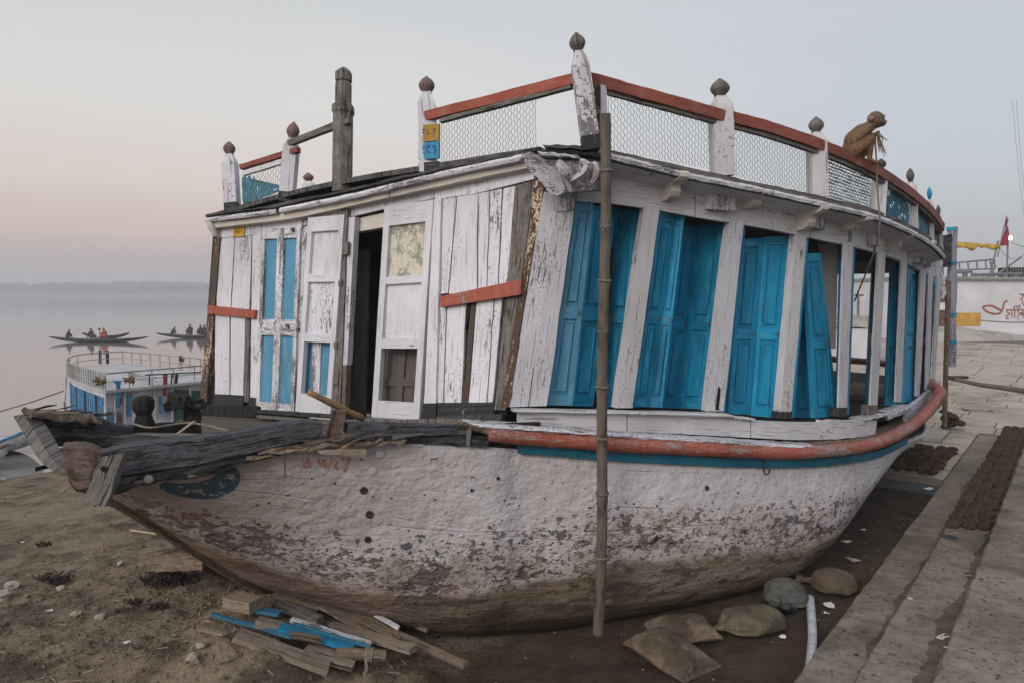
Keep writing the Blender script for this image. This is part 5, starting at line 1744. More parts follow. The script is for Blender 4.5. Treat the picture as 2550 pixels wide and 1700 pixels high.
# ---- weathered mast with blue bands at the stern
b, t = at(2368, 912, 13.0), at(2372, 566, 13.0)
mb = MB(); pts = [lerp(b, t, k / 8) for k in range(9)]; mb.tube(pts, [.075 + .01 * math.sin(k * 1.7) for k in range(9)], 9)
st_ = mb.build('stern_post', M['worn_lilac'], boat, label='hanging weathered post with blue bands at the stern'); edge_smooth(st_)
for y in (575, 660, 788, 856):
    p = at(2369, y, 13.0); mb = MB(); mb.tube([p, p + Vector((0, 0, .06))], .084, 9); mb.build('blue_band', M['blue'], st_)
mb = MB(); mb.tube([at(2352, 1062, 12.9), at(2356, 900, 12.9), at(2362, 700, 12.95)], .042, 7); mb.build('stern_pole', M['brown_wood'], boat)
mb = MB(); mb.box(at(2352, 625, 12.9), (.06, .08, .28), jit=.02); mb.build('stern_bracket', M['dark_wood'], boat)
for k in range(4):
    mb = MB(); p = at(2338 + 3 * k, 640 + 25 * k, 12.7); mb.tube([p, p + Vector((.03, 0, -.12)), p + Vector((0, 0, -.2))], [.05, .04, .03], 6); mb.build('carved_leaf', M['white_worn'], boat)
# ------------------------------------------------------------------ ground, steps, paving, river
SD = Vector((.611, .791, 0)).normalized()       # along the steps
SP = Vector((SD.y, -SD.x, 0))                   # up the steps
WATER_Z = -1.1
def pq(x, y): return x * SP.x + y * SP.y, x * SD.x + y * SD.y
def from_pq(p, q, z=0.0):
    v = SP * p + SD * q
    return Vector((v.x, v.y, z))
def ground_base(p, q):
    z = np.interp(p, [-60, -24, -19.6, -17, -12, -8, -6, -4.5, -3.2, -1.5, 2, 6, 60], [-3.0, -2.0, -1.16, -.95, -.50, -.12, .02, .05, .05, .06, .06, .06, .06])
    return z
def vnoise(x, y, seed=0):
    """smooth lattice noise, arrays"""
    xi, yi = np.floor(x).astype(np.int64), np.floor(y).astype(np.int64)
    xf, yf = x - xi, y - yi
    def h(a, b):
        n = (a * 374761393 + b * 668265263 + seed * 1442695041) & 0x7fffffff
        n = ((n ^ (n >> 13)) * 1274126177) & 0x7fffffff
        return ((n ^ (n >> 16)) & 0xffff) / 65535.0
    u, v = xf * xf * (3 - 2 * xf), yf * yf * (3 - 2 * yf)
    return (h(xi, yi) * (1 - u) + h(xi + 1, yi) * u) * (1 - v) + (h(xi, yi + 1) * (1 - u) + h(xi + 1, yi + 1) * u) * v
def fbm(x, y, s, oct=4, seed=0):
    t, a, tot = 0, 1, 0
    for k in range(oct):
        t = t + a * vnoise(x * s, y * s, seed + k); tot += a
        a *= .5; s *= 2.1
    return t / tot - .5
def gz_arr(x, y):
    p, q = x * SP.x + y * SP.y, x * SD.x + y * SD.y
    z = ground_base(p, q)
    rough = np.interp(p, [-30, -19, -17, -5, -3.6, -3], [0, 0, .5, 1, .35, .12])
    z = z + rough * (.20 * fbm(x, y, .55, 3, 1) + .11 * fbm(x, y, 1.9, 4, 5) + .11 * fbm(x, y, 5.5, 3, 9) + .065 * np.abs(fbm(x, y, 12.0, 2, 11)))
    # the spoil heap at the bow and the hollow in front of it
    def g(cx, cy, r): return np.exp(-((x - cx) ** 2 + (y - cy) ** 2) / (r * r))
    z = z + .22 * g(-1.95, 5.45, .55) + .16 * g(-2.6, 5.6, .6) + .20 * g(-2.2, 6.6, .6) - .22 * g(-1.25, 5.15, .42)
    z = z + .10 * g(-3.6, 5.3, .5)
    # hollow under the hull on the near side
    z = z - .10 * g(-.2, 5.9, .9) - .05 * g(1.0, 6.0, 1.0)
    return z
def ground_z(x, y):
    return float(gz_arr(np.array([float(x)]), np.array([float(y)]))[0])
def at_ground(x, y, lift=0.0):
    z = 0.05
    for _ in range(6):
        p = at_z(x, y, z)
        z = ground_z(p.x, p.y)
    p = at_z(x, y, z)
    p.z += lift
    return p
def axis_lines(lo, f0, f1, hi, fine, growth=1.16):
    a = list(np.arange(f0, f1 + 1e-6, fine))
    st = fine
    x = f0
    left = []
    while x > lo:
        st *= growth; x -= st; left.append(x)
    st, x, right = fine, f1, []
    while x < hi:
        st *= growth; x += st; right.append(x)
    return np.array(left[::-1] + a + right)
gx = axis_lines(-220, -6.2, 3.6, 260, .045)
gy = axis_lines(-60, 4.2, 9.5, 300, .045)
GX, GY = np.meshgrid(gx, gy, indexing='ij')
GZ = gz_arr(GX, GY)
nx_, ny_ = GX.shape
me = bpy.data.meshes.new('ground')
verts = np.stack([GX.ravel(), GY.ravel(), GZ.ravel()], 1)
I, J = np.meshgrid(np.arange(nx_ - 1), np.arange(ny_ - 1), indexing='ij')
a = (I * ny_ + J).ravel()
faces = np.stack([a, a + ny_, a + ny_ + 1, a + 1], 1)
me.from_pydata(verts.tolist(), [], faces.tolist())
me.polygons.foreach_set('use_smooth', [True] * len(me.polygons))
me.materials.append(M['mud'])
ground = bpy.data.objects.new('ground', me)
COL.objects.link(ground)
ground['kind'] = 'structure'

# river
mb = MB()
mb.add([(-3000, -600, WATER_Z), (1200, -600, WATER_Z), (1200, 3000, WATER_Z), (-3000, 3000, WATER_Z)], [(0, 1, 2, 3)])
mb.build('water', M['water'], kind='structure')
# far bank: sand flat and a long belt of trees in the haze
mb = MB()
N = 160
vv, fc = [], []
for i in range(N + 1):
    x = -1500 + 2600 * i / N
    y0 = 845 + 10 * math.sin(i * .31) + 8 * random.random()
    for (dy, z) in ((0, WATER_Z - .3), (14, WATER_Z + 1.5), (60, WATER_Z + 4.0 + random.random()), (160, WATER_Z + 8 + random.random()), (900, 9)):
        vv.append((x, y0 + dy, z))
for i in range(N):
    for k in range(4):
        fc.append((i * 5 + k, i * 5 + 5 + k, i * 5 + 6 + k, i * 5 + 1 + k))
mb.add(vv, fc)
mb.build('far_bank', M['far_sand'], kind='structure')
mb = MB()
for i in range(900):
    x = random.uniform(-1250, 300)
    y = random.uniform(930, 1080)
    h = 10.5 + 2.5 * random.random() + 1.0 * math.sin(x * .012) + .8 * math.sin(x * .05)
    r = random.uniform(7, 14)
    z0 = 6
    pts, rad = [], []
    for k in range(6):
        t = k / 5
        pts.append((x + random.uniform(-1, 1), y, z0 + h * t)); rad.append(max(.3, r * math.sin(math.pi * (.12 + .82 * t)) * random.uniform(.8, 1.1)))
    mb.tube(pts, rad, 7)
mb.build('far_tree_belt', M['far_wood'], kind='stuff')

# steps: blocks of stone
steps = bpy.data.objects.new('stone_steps', None); COL.objects.link(steps); steps['kind'] = 'structure'
step_def = [(-1.60, -1.17, .17), (-1.17, -.70, .33), (-.70, .10, .49), (.10, .62, .66), (.62, 1.2, .83)]
def slab(p0, p1, q0, q1, z1, z0, mat, parent, name='slab', jit=.006, chip=.018):
    """block with a worn, uneven top edge"""
    nq = max(2, int((q1 - q0) / .12))
    mb = MB()
    vv, fc = [], []
    for i in range(nq + 1):
        q = lerp(q0, q1, i / nq)
        w = lambda s: random.uniform(-s, s)
        e = chip * random.random()
        prof = [(p0 + w(jit) , z0), (p0 + w(jit), z1 - .025 - e), (p0 + .012 + e + w(jit), z1 + w(.003)), (p1 - .004, z1 + w(.003)), (p1, z0)]
        vv += [from_pq(a, q, b) for a, b in prof]
    n = 5
    for i in range(nq):
        for k in range(n - 1):
            fc.append((i * n + k, i * n + k + 1, (i + 1) * n + k + 1, (i + 1) * n + k))
    fc += [(0, 1, 2, 3, 4), tuple(range(nq * n, nq * n + n))[::-1]]
    mb.add(vv, fc)
    return mb.build(name, mat, parent)
for k, (p0, p1, z) in enumerate(step_def):
    q = -1.5 + .4 * k
    end = 17.5
    while q < end:
        L = random.uniform(1.5, 2.3) if q < 12 else random.uniform(2.0, 3.0)
        slab(p0 + .003, p1 + .02, q, q + L - .016, z + random.uniform(-.006, .006), -.1, M['step'], steps)
        q += L
# trodden dirt and painted riser shade, one dark strip in each step's angle
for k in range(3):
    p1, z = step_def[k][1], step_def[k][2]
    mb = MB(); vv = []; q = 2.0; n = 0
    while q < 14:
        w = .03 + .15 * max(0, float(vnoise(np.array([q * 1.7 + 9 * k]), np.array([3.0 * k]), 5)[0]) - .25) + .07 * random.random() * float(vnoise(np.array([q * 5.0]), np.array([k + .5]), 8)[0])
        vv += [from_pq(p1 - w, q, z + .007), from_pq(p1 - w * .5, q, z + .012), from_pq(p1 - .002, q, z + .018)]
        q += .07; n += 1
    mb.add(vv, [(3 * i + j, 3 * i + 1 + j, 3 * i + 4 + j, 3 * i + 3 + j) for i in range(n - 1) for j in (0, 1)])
    mb.build('dirt_shade_strip', M['step_dirt_shade'], steps, smooth=True)
# paving of the landing behind the boat
pave = bpy.data.objects.new('pavement', None); COL.objects.link(pave); pave['kind'] = 'structure'
def pave_z(q): return interp(q, [12, 18, 40, 60], [.10, .13, .42, .75])
mb = MB()
qs_ = [13.2, 18, 40, 60]
mb.add([from_pq(p_, q_, pave_z(q_) - .045) for q_ in qs_ for p_ in (-14, 6)], [(0, 1, 3, 2), (2, 3, 5, 4), (4, 5, 7, 6)])
bed = mb.build('paving_bed', M['pave_bed'], pave)
q = 13.2
row = 0
while q < 44:
    Lq = .8 if q < 26 else 1.6
    p = -9.0 - (.6 if row % 2 else 0)
    while p < (-1.62 if q < 17.8 else 6.0):
        wp = random.uniform(1.1, 1.7)
        pe = min(p + wp, -1.62 if q < 17.8 else 6.0)
        if pe - p > .25:
            dz = random.uniform(-.008, .008)
            z0, z1 = pave_z(q) + dz, pave_z(q + Lq) + dz
            g = .014
            a = [from_pq(p + g, q + g, z0), from_pq(pe - g, q + g, z0), from_pq(pe - g, q + Lq - g, z1), from_pq(p + g, q + Lq - g, z1)]
            if q < 28 or True:
                mb = MB(); mb.hexa(a, [v - Vector((0, 0, .07)) for v in a]); mb.build('paving_slab', M['pave'], pave)
        p = pe
    q += Lq
    row += 1
# dark wet kerb band where the trench ends
for (q0, q1, p0, p1, z, mt) in ((12.2, 12.75, -4.5, -1.62, .085, 'tarred_grey'), (12.76, 13.19, -4.5, -1.62, .10, 'pave_bed')):
    a = [from_pq(p0, q0, z), from_pq(p1, q0, z), from_pq(p1, q1, z + .005), from_pq(p0, q1, z + .005)]
    mb = MB(); mb.hexa(a, [v - Vector((0, 0, .1)) for v in a]); mb.build('kerb_slab', M[mt], pave)

# ------------------------------------------------------------------ white building by the landing
BY = 41.0
bz = lambda x, y: at(x, y, BY)
wall_l, wall_r = at(2230, 800, BY).x, 44.0
z_top = at(2450, 697, BY).z
bld = thing('white_building', (wall_l + 5, BY, .3), 'long low whitewashed building with red lettering beyond the landing', 'building')
mb = MB(); mb.box(((wall_l + wall_r) / 2, BY + 3, (z_top + -.3) / 2), ((wall_r - wall_l) / 2, 3, (z_top + .3) / 2)); mb.build('wall', M['wall_white'], bld)
mb = MB(); mb.box(((wall_l + wall_r) / 2, BY + 2.9, z_top + .08), ((wall_r - wall_l) / 2 + .1, 3.12, .08)); mb.build('coping', M['wall_grey'], bld)
mb = MB(); a, b = bz(2361, 779), bz(2441, 812); mb.box(((a.x + b.x) / 2 - .6, BY - .012, (a.z + b.z) / 2), ((b.x - a.x) / 2 + .6, .01, (a.z - b.z) / 2)); mb.build('ochre_panel', M['wall_yellow'], bld)
# low sloping plinth of bare plaster
mb = MB()
vv = []
for i in range(21):
    x = lerp(wall_l, wall_r, i / 20)
    h = .55 + .25 * math.sin(i * .7) + random.uniform(-.06, .06)
    vv += [(x, BY - .05, pave_z(40) + h), (x, BY - 1.6, pave_z(38) - .02), (x, BY + .2, pave_z(40) - .1)]
mb.add(vv, [(3 * i, 3 * i + 1, 3 * i + 4, 3 * i + 3) for i in range(20)])
mb.build('plinth', M['conc'], bld, smooth=True)
# painted lettering and the fish-like loop
def wstroke(px, wd=.05, mat='ink_red'):
    pts = []
    for k in range(len(px) - 1):
        for t in range(4):
            pts.append(Vector(bz(lerp(px[k][0], px[k + 1][0], t / 4), lerp(px[k][1], px[k + 1][1], t / 4))) + Vector((0, -.02, 0)))
    pts.append(Vector(bz(*px[-1])) + Vector((0, -.02, 0)))
    mb = MB(); ribbon(mb, pts, [Vector((0, -1, 0))] * len(pts), wd); mb.build('painted_letter', M[mat], bld)
Z = lambda zx, zy: (2300 + zx / 4.356, 500 + zy / 4.356)
fish = spline([Vector((*Z(*p), 0)) for p in ((910, 1085), (875, 1105), (860, 1160), (830, 1215), (770, 1228), (700, 1210), (650, 1175), (645, 1150), (690, 1140), (740, 1140), (790, 1165), (840, 1190))], 3)
wstroke([(p.x, p.y) for p in fish], .10)
for st in ([(890, 1185), (1089, 1185)], [(905, 1188), (905, 1212), (925, 1215), (935, 1230), (905, 1245), (890, 1265), (905, 1282), (925, 1275)], [(955, 1185), (957, 1270)], [(985, 1185), (985, 1275)],
           [(985, 1185), (975, 1160), (1000, 1140), (1020, 1160), (1020, 1185)], [(1020, 1185), (1020, 1210), (1045, 1215), (1050, 1235), (1025, 1240), (1015, 1260), (1025, 1290)], [(1028, 1150), (1040, 1130), (1045, 1170)],
           [(1075, 1185), (1078, 1270)], [(1078, 1225), (1062, 1215), (1058, 1235), (1075, 1245)], [(1089, 1215), (1095, 1240)],
           [(1038, 1015), (1095, 1015)], [(1060, 1015), (1082, 1035), (1060, 1060), (1042, 1062)], [(1060, 1060), (1072, 1115), (1089, 1140)]):
    wstroke([Z(*p) for p in st], .055)
# cable along the wall
mb = MB(); mb.tube([Vector(bz(2442 + 12 * k, 797 + 1.4 * k - .1 * k * k)) + Vector((0, -.04, 0)) for k in range(11)], .018, 5); mb.build('cable', M['metal_grey'], bld)
# stained bare pillar stretch next to the boat stern
for (x0, x1, y0, y1, mt) in ((2338, 2356, 690, 752, 'dusty_wood'), (2338, 2356, 772, 822, 'dusty_wood')):
    a, b = bz(x0, y0), bz(x1, y1)
    mb = MB(); mb.box(((a.x + b.x) / 2, BY - .03, (a.z + b.z) / 2), ((b.x - a.x) / 2, .03, (a.z - b.z) / 2)); mb.build('bare_plaster', M['b_brown'], bld)
# roof furniture
def bar(name, p0, p1, r, mat, parent=None, **kw):
    mb = MB(); mb.tube([p0, p1], r, 6); return mb.build(name, mat, parent, **kw)
RY = BY + 1.0
rz = lambda x, y: at(x, y, RY)
rl = thing('roof_railing', rz(2420, 700), 'low grey metal railing on the white building roof', 'railing')
bar('rail', rz(2378, 678), rz(2420, 676), .10, M['metal_grey'], rl)
bar('rail', rz(2420, 685), rz(2545, 682), .10, M['metal_grey'], rl)
for x in (2403, 2424, 2463, 2503, 2528):
    bar('rail_post', rz(x, 696), rz(x, 680), .13, M['metal_grey'], rl)
ld = thing('ladder', rz(2425, 672), 'metal ladder lying level on trestles above the white wall', 'ladder')
bar('side_rail', rz(2374, 655), rz(2476, 646), .05, M['metal_grey'], ld)
bar('side_rail', rz(2374, 674), rz(2478, 669), .05, M['metal_grey'], ld)
for k in range(5):
    x = 2390 + 22 * k; bar('rung', rz(x, 673 - k), rz(x - 2, 654 - k * 1.6), .04, M['metal_grey'], ld)
tr = thing('trestle', rz(2470, 690), 'thin pole trestle holding the ladder on the roof', 'trestle')
for (a, b) in (((2463, 694), (2486, 600)), ((2476, 694), (2466, 650)), ((2462, 690), (2480, 662)), ((2365, 694), (2371, 596))):
    bar('pole', rz(*a), rz(*b), .05, M['metal_grey'], tr)
mb = MB(); mb.tube([rz(2356, 605), rz(2372, 604), rz(2410, 605), rz(2490, 611)], .03, 5); mb.build('cross_pole', M['stick'], tr)
# yellow cloth over the line
mb = MB(); vv, fc = [], []
n = 22
for i in range(n + 1):
    x = lerp(2370, 2489, i / n)
    t = 604 + 6 * i / n
    dpt = (13, 13, 14, 14, 12, 12, 13, 14, 16, 19, 15, 9, 8, 10, 9, 8, 11, 13, 14, 13, 11, 9, 6)[i] + random.uniform(-1, 1)
    vv += [rz(x, t) + Vector((0, -.08, 0)), rz(x, t + dpt * .5) + Vector((0, -.12 - .05 * math.sin(i * 1.7), 0)), rz(x, t + dpt) + Vector((0, -.08 + .06 * math.sin(i), 0))]
for i in range(n):
    for k in range(2): fc.append((3 * i + k, 3 * i + 3 + k, 3 * i + 4 + k, 3 * i + 1 + k))
mb.add(vv, fc); o = mb.build('yellow_cloth', M['cloth_yellow'], label='ragged yellow cloth hung along a pole above the building', category='cloth', smooth=True)
mm = o.modifiers.new('t', 'SOLIDIFY'); mm.thickness = .02
fg = thing('flag', rz(2496, 615), 'dark red pennant drooping on a slanting pole over the roof', 'flag')
bar('flag_pole', rz(2484, 640), rz(2507, 538), .035, M['metal_grey'], fg)
mb = MB(); vv, fc = [], []
for i in range(9):
    t = i / 8
    xl, xr = lerp(2505, 2489, t), lerp(2507, 2504, t) + (2 if 2 < i < 6 else 0)
    y = lerp(545, 612, t)
    for k in range(4):
        vv.append(rz(lerp(xl, xr, k / 3), y + (2 if k == 0 else 0)) + Vector((0, -.1 - .12 * math.sin(k * 1.6 + i * .5), 0)))
for i in range(8):
    for k in range(3): fc.append((4 * i + k, 4 * i + k + 1, 4 * i + 5 + k, 4 * i + 4 + k))
mb.add(vv, fc); o = mb.build('cloth', M['flag'], fg, smooth=True); mm = o.modifiers.new('t', 'SOLIDIFY'); mm.thickness = .02
lp = thing('street_lamp', rz(2508, 694), 'thin mast with one lit warm lamp above the roof', 'lamp')
bar('mast', rz(2507, 694), rz(2510, 594), .045, M['metal_grey'], lp)
bar('arm', rz(2510, 596), rz(2516, 594), .035, M['metal_grey'], lp)
mb = MB(); c = rz(2515, 593); mb.lathe([(.02, -.12), (.11, -.08), (.13, 0), (.09, .09), (.01, .12)], c, (0, 0, 1), 10); mb.build('bulb', M['lamp'], lp, smooth=True)
mb = MB(); c = rz(2508, 592); mb.lathe([(.02, -.07), (.07, 0), (.01, .07)], c, (0, 0, 1), 10); mb.build('bulb', M['lamp'], lp, smooth=True)
bx = thing('mesh_crate', rz(2532, 690), 'dark grey mesh sided crate on the roof at the edge', 'crate')
a, b = rz(2514, 666), rz(2560, 690)
mb = MB(); mb.box(((a.x + b.x) / 2, RY + .5, (a.z + b.z) / 2), ((b.x - a.x) / 2, .5, (a.z - b.z) / 2)); mb.build('body', M['b_dark'], bx)
for k in range(6):
    x = 2515 + 7 * k; bar('slat', rz(x, 689) + Vector((0, -.03, 0)), rz(x, 666) + Vector((0, -.03, 0)), .03, M['metal_grey'], bx)
mb = MB(); mb.tube([rz(2484, 683), rz(2530, 650), rz(2545, 640)], [.06, .05, .04], 6); mb.build('slanting_spar', M['metal_grey'], label='dark spar leaning up over the roof railing', category='pole')
for k, (px) in enumerate(([(2521, 250), (2528, 330), (2536, 420), (2545, 500), (2560, 600)], [(2531, 250), (2537, 330), (2544, 420), (2556, 520)])):
    mb = MB(); mb.tube([at(x, y, 30) for x, y in px], .008, 4); mb.build('cable', M['metal_grey'], label=('outer' if k else 'inner') + ' thin cable hanging down the sky by the edge', category='cable')
mb = MB(); mb.tube([rz(2487, 615), rz(2500, 634), rz(2516, 644), rz(2532, 646), rz(2550, 634)], .018, 4); mb.build('roof_cable', M['metal_grey'], label='sagging wire between the flag pole and the spar', category='cable')
mb = MB(); mb.tube([rz(2518, 604), rz(2535, 611), rz(2555, 616)], .016, 4); mb.build('lamp_cable', M['metal_grey'], label='thin wire running out from the lit lamp', category='cable')
# spar lying across the landing
p0, p1 = at(2356, 940, 21), at(2560, 974, 16)
mb = MB(); mb.tube([p0, lerp(p0, p1, .5) + Vector((0, 0, -.03)), p1], [.055, .06, .065], 7); mb.build('long_spar', M['brown_wood'], label='long pole stretched low across the landing behind the stern', category='pole')
mb = MB(); mb.box(at(2384, 939, 20.3), (.28, .05, .04)); mb.build('wood_block', M['dark_wood'], label='small dark block resting on the long pole', category='block')
# small white plinth and posts seen through the open bay
gp = thing('plinth_block', at(2140, 850, 30), 'low white block seen through the open window bay', 'block')
a, b = at(2085, 818, 30), at(2175, 900, 30)
mb = MB(); mb.box(((a.x + b.x) / 2, 30.6, (a.z + b.z) / 2 - .3), ((b.x - a.x) / 2, .6, (a.z - b.z) / 2 + .3)); mb.build('body', M['wall_white'], gp)
mb = MB(); mb.box(((a.x + b.x) / 2, 30.6, a.z + .28), ((b.x - a.x) / 2 + .2, .7, .22)); mb.build('top', M['conc'], gp)
mb = MB(); mb.tube([at(2137, 815, 30.5), at(2137, 733, 30.5)], .05, 6); mb.build('post', M['metal_grey'], gp)
mb = MB(); mb.tube([at(2128, 735, 30.5), at(2150, 735, 30.5)], .05, 6); mb.build('post_arm', M['metal_grey'], gp)

# ------------------------------------------------------------------ haze
mb = MB(); mb.box((-300, 600, 12), (1300, 1000, 15.0)); hz = mb.build('haze', M['haze'], kind='stuff')
# ------------------------------------------------------------------ things on and round the boat
# bamboo pole leaning on the roof edge
pb = at_ground(1489, 1576, .0)
pb = at(1489, 1576, 6.18)
pt_ = at(1505, 284, 5.86)
n = 46
pts, rad = [], []
nodes = [.035, .16, .29, .40, .50, .605, .70, .80, .90, .985]
for k in range(n + 1):
    t = k / n
    p = lerp(pb, pt_, t)
    p += Vector((.012 * math.sin(t * 9) + .02 * math.sin(t * 3.1), 0, 0))
    r = lerp(.046, .042, t)
    dn = min(abs(t - q) for q in nodes)
    r *= 1 + .20 * math.exp(-(dn / .008) ** 2) - .05 * math.exp(-((dn - .02) / .01) ** 2)
    pts.append(p); rad.append(r)
mb = MB(); mb.tube(pts, rad, 12)
o = mb.build('bamboo_pole', M['pole'], label='tall grey bamboo pole leaning upright against the boat side', category='pole'); edge_smooth(o, 60)
for q in nodes[1:-1]:
    k = int(q * n); c = lerp(pts[k], pts[k + 1], q * n - k); ax_ = (pts[k + 1] - pts[k]).normalized()
    mb = MB(); rr_ = rad[k] * 1.16; mb.tube([c - ax_ * .012, c - ax_ * .004, c + ax_ * .004, c + ax_ * .010], [rr_ * .97, rr_ * 1.07, rr_ * 1.05, rr_ * .95], 12, cap=False)
    mb.build('node_ring', M['grey_wood'], o, smooth=True)
# short bamboo lying on the bow
a, b = at(770, 976, 5.75), at(905, 1042, 6.1)
pts = [lerp(a, b, k / 8) for k in range(9)]
mb = MB(); mb.tube(pts, [.026, .024, .026, .029, .026, .026, .026, .029, .026], 10)
mb.build('bamboo_stick', M['bamboo'], smooth=True, label='short yellow bamboo stick sticking up over the bow deck', category='stick')
# pale ropes on the bow
mb = MB(); mb.tube(spline([at(330, 1054, 6.0), at(372, 1064, 5.95), at(420, 1058, 6.1), at(470, 1052, 6.2), at(520, 1060, 6.2), at(575, 1074, 6.1)], 5), .009, 6)
mb.build('rope', M['rope'], smooth=True, label='pale twisted rope lying across the bow timbers', category='rope')
mb = MB(); mb.tube([at(441, 1080, 5.95), at(484, 1048, 6.1)], .009, 6); mb.build('thin_stick', M['stick'], label='thin pale stick poking up from the bow', category='stick')

# ---- monkey on the rail
mk0 = side_pt(2140, 400, .27)
MY = mk0.y
def mp(zx, zy, dy=0.0):
    return at(2080 + zx / 8.71, 260 + zy / 8.71, MY + dy)
mpx = MY / FPX / 8.71
MONKEY_Z = mp(400, 1150).z
M['fur'] = m_fur()
M['fur_tip'] = plain('fur_tips', (.16, .11, .065), .9, .5, 30)
mk = thing('macaque', mp(430, 1190), 'brown monkey sitting hunched on the red top rail, looking away sideways', 'monkey')
mb = MB()
def mblob(a, b, ra, rb, da=0.0, db=None):
    blob(mb, mp(*a, da), mp(*b, da if db is None else db), ra * mpx * 1.07, rb * mpx * 1.07, 12)
mblob((395, 930), (420, 770), 205, 195); mblob((420, 770), (560, 610), 190, 165); mblob((560, 610), (720, 500), 160, 118); mblob((720, 500), (810, 430), 115, 100)
mblob((380, 1010), (520, 1060), 180, 140); mblob((875, 325), (900, 350), 158, 150); mblob((930, 380), (1050, 400), 105, 58); mblob((900, 430), (1030, 440), 85, 42)
mblob((930, 250), (1040, 262), 62, 38)
for s in (-1, 1):
    d = s * .075
    mblob((690, 550), (405, 800), 98, 70, d, d * 1.25); mblob((405, 805), (830, 660), 66, 42, d * 1.25, d * .5); mblob((830, 660), (930, 600), 36, 26, d * .5, d * .3)
    for f in range(4):
        mblob((915 + 4 * f, 612 - 4 * f), (962 + 3 * f, 575 + 16 * f), 13, 9, d * .3 + .008 * f)
    mblob((420, 1000), (750, 770), 150, 100, d); mblob((750, 770), (745, 1160), 92, 48, d, d * .8); mblob((735, 1190), (880, 1262), 46, 30, d * .8)
    for f in range(4):
        mblob((870, 1258), (925, 1268 + 5 * f), 16, 12, d * .8 + .010 * (f - 1.5))
mblob((270, 1040), (190, 1180), 60, 34); 
body = remeshed(mb, 'body', M['fur'], .0065, 4, mk)
mb = MB()
me_b = body.data
rnd_ = random.Random(3)
polys = me_b.polygons
for k in range(3600):
    f = polys[rnd_.randrange(len(polys))]
    c, nn_ = f.center, f.normal
    if c.x > mp(960, 300).x and c.z > mp(900, 520).z: continue
    if c.z < mp(800, 1150).z and c.x > mp(700, 1150).x: continue
    d = (nn_ * .55 + Vector((-.25, rnd_.uniform(-.4, .4), -.75))).normalized() * rnd_.uniform(.016, .032)
    sd_ = d.cross(nn_).normalized() * .0016
    b0 = Vector(c) - nn_ * .001
    mb.add([b0 - sd_, b0 + sd_, b0 + d], [(0, 1, 2)])
mb.build('fur', M['fur_tip'], mk, recalc=False, kind='stuff')
mb = MB()
blob(mb, mp(985, 345, -.040), mp(1058, 410, -.020), 62 * mpx, 40 * mpx); blob(mb, mp(1000, 300, -.035), mp(1045, 330, -.02), 42 * mpx, 30 * mpx)
blob(mb, mp(1000, 345, .02), mp(1065, 405, .01), 58 * mpx, 44 * mpx)
M['mface'] = plain('monkey_face', (.20, .125, .105), .7, .25, 60)
remeshed(mb, 'face', M['mface'], .005, 2, mk)
for s in (-1, 1):
    mb = MB(); mb.lathe([(.004, -.004), (.026, -.002), (.030, .004), (.020, .010), (.004, .008)], mp(778, 300, s * .065), (-.35, s * .9, .1), 12); mb.build('ear', M['mface'], mk, smooth=True)
    mb = MB(); c = mp(1005, 282, s * .040 - .012); blob(mb, c, c + Vector((.003, 0, 0)), .0085, .0075, 8); mb.build('eye', M['hair'], mk, smooth=True)
mb = MB(); c = mp(1100, 362, -.004); blob(mb, c, c + Vector((.002, 0, -.003)), .009, .007, 8); mb.build('nose', M['hair'], mk, smooth=True)
# rope the monkey holds: one string hanging down the side, loose fibres at the hand
mb = MB()
st = [mp(900, 640), mp(868, 720), mp(878, 950), mp(888, 1180, -.02)] + [side_pt(x, y, o_) for x, y, o_ in ((2183, 425, .36), (2187, 500, .36), (2191, 545, .36), (2186, 600, .30), (2165, 660, .12), (2142, 715, -.05), (2128, 750, -.2))]
mb.tube(spline(st, 4), .0085, 6)
for k in range(13):
    a0 = (905 + 8 * k % 60, 650 + (k * 17) % 40)
    tgt = ((960, 1040), (1030, 980), (1110, 1110), (1060, 1150), (1120, 785), (1000, 900), (930, 860), (1020, 840), (1050, 730), (975, 960), (1010, 1060), (950, 780), (1085, 1060))[k]
    mid = (lerp(a0[0], tgt[0], .5) + random.uniform(-40, 50), lerp(a0[1], tgt[1], .5) + random.uniform(-40, 20))
    mb.tube(spline([mp(*a0), mp(*mid, random.uniform(-.02, .02)), mp(*tgt, random.uniform(-.03, .03))], 4), [.0055] * 8 + [.003], 4)
mb.build('frayed_rope', M['rope'], smooth=True, label='frayed string held by the monkey and hanging down to a window', category='rope')

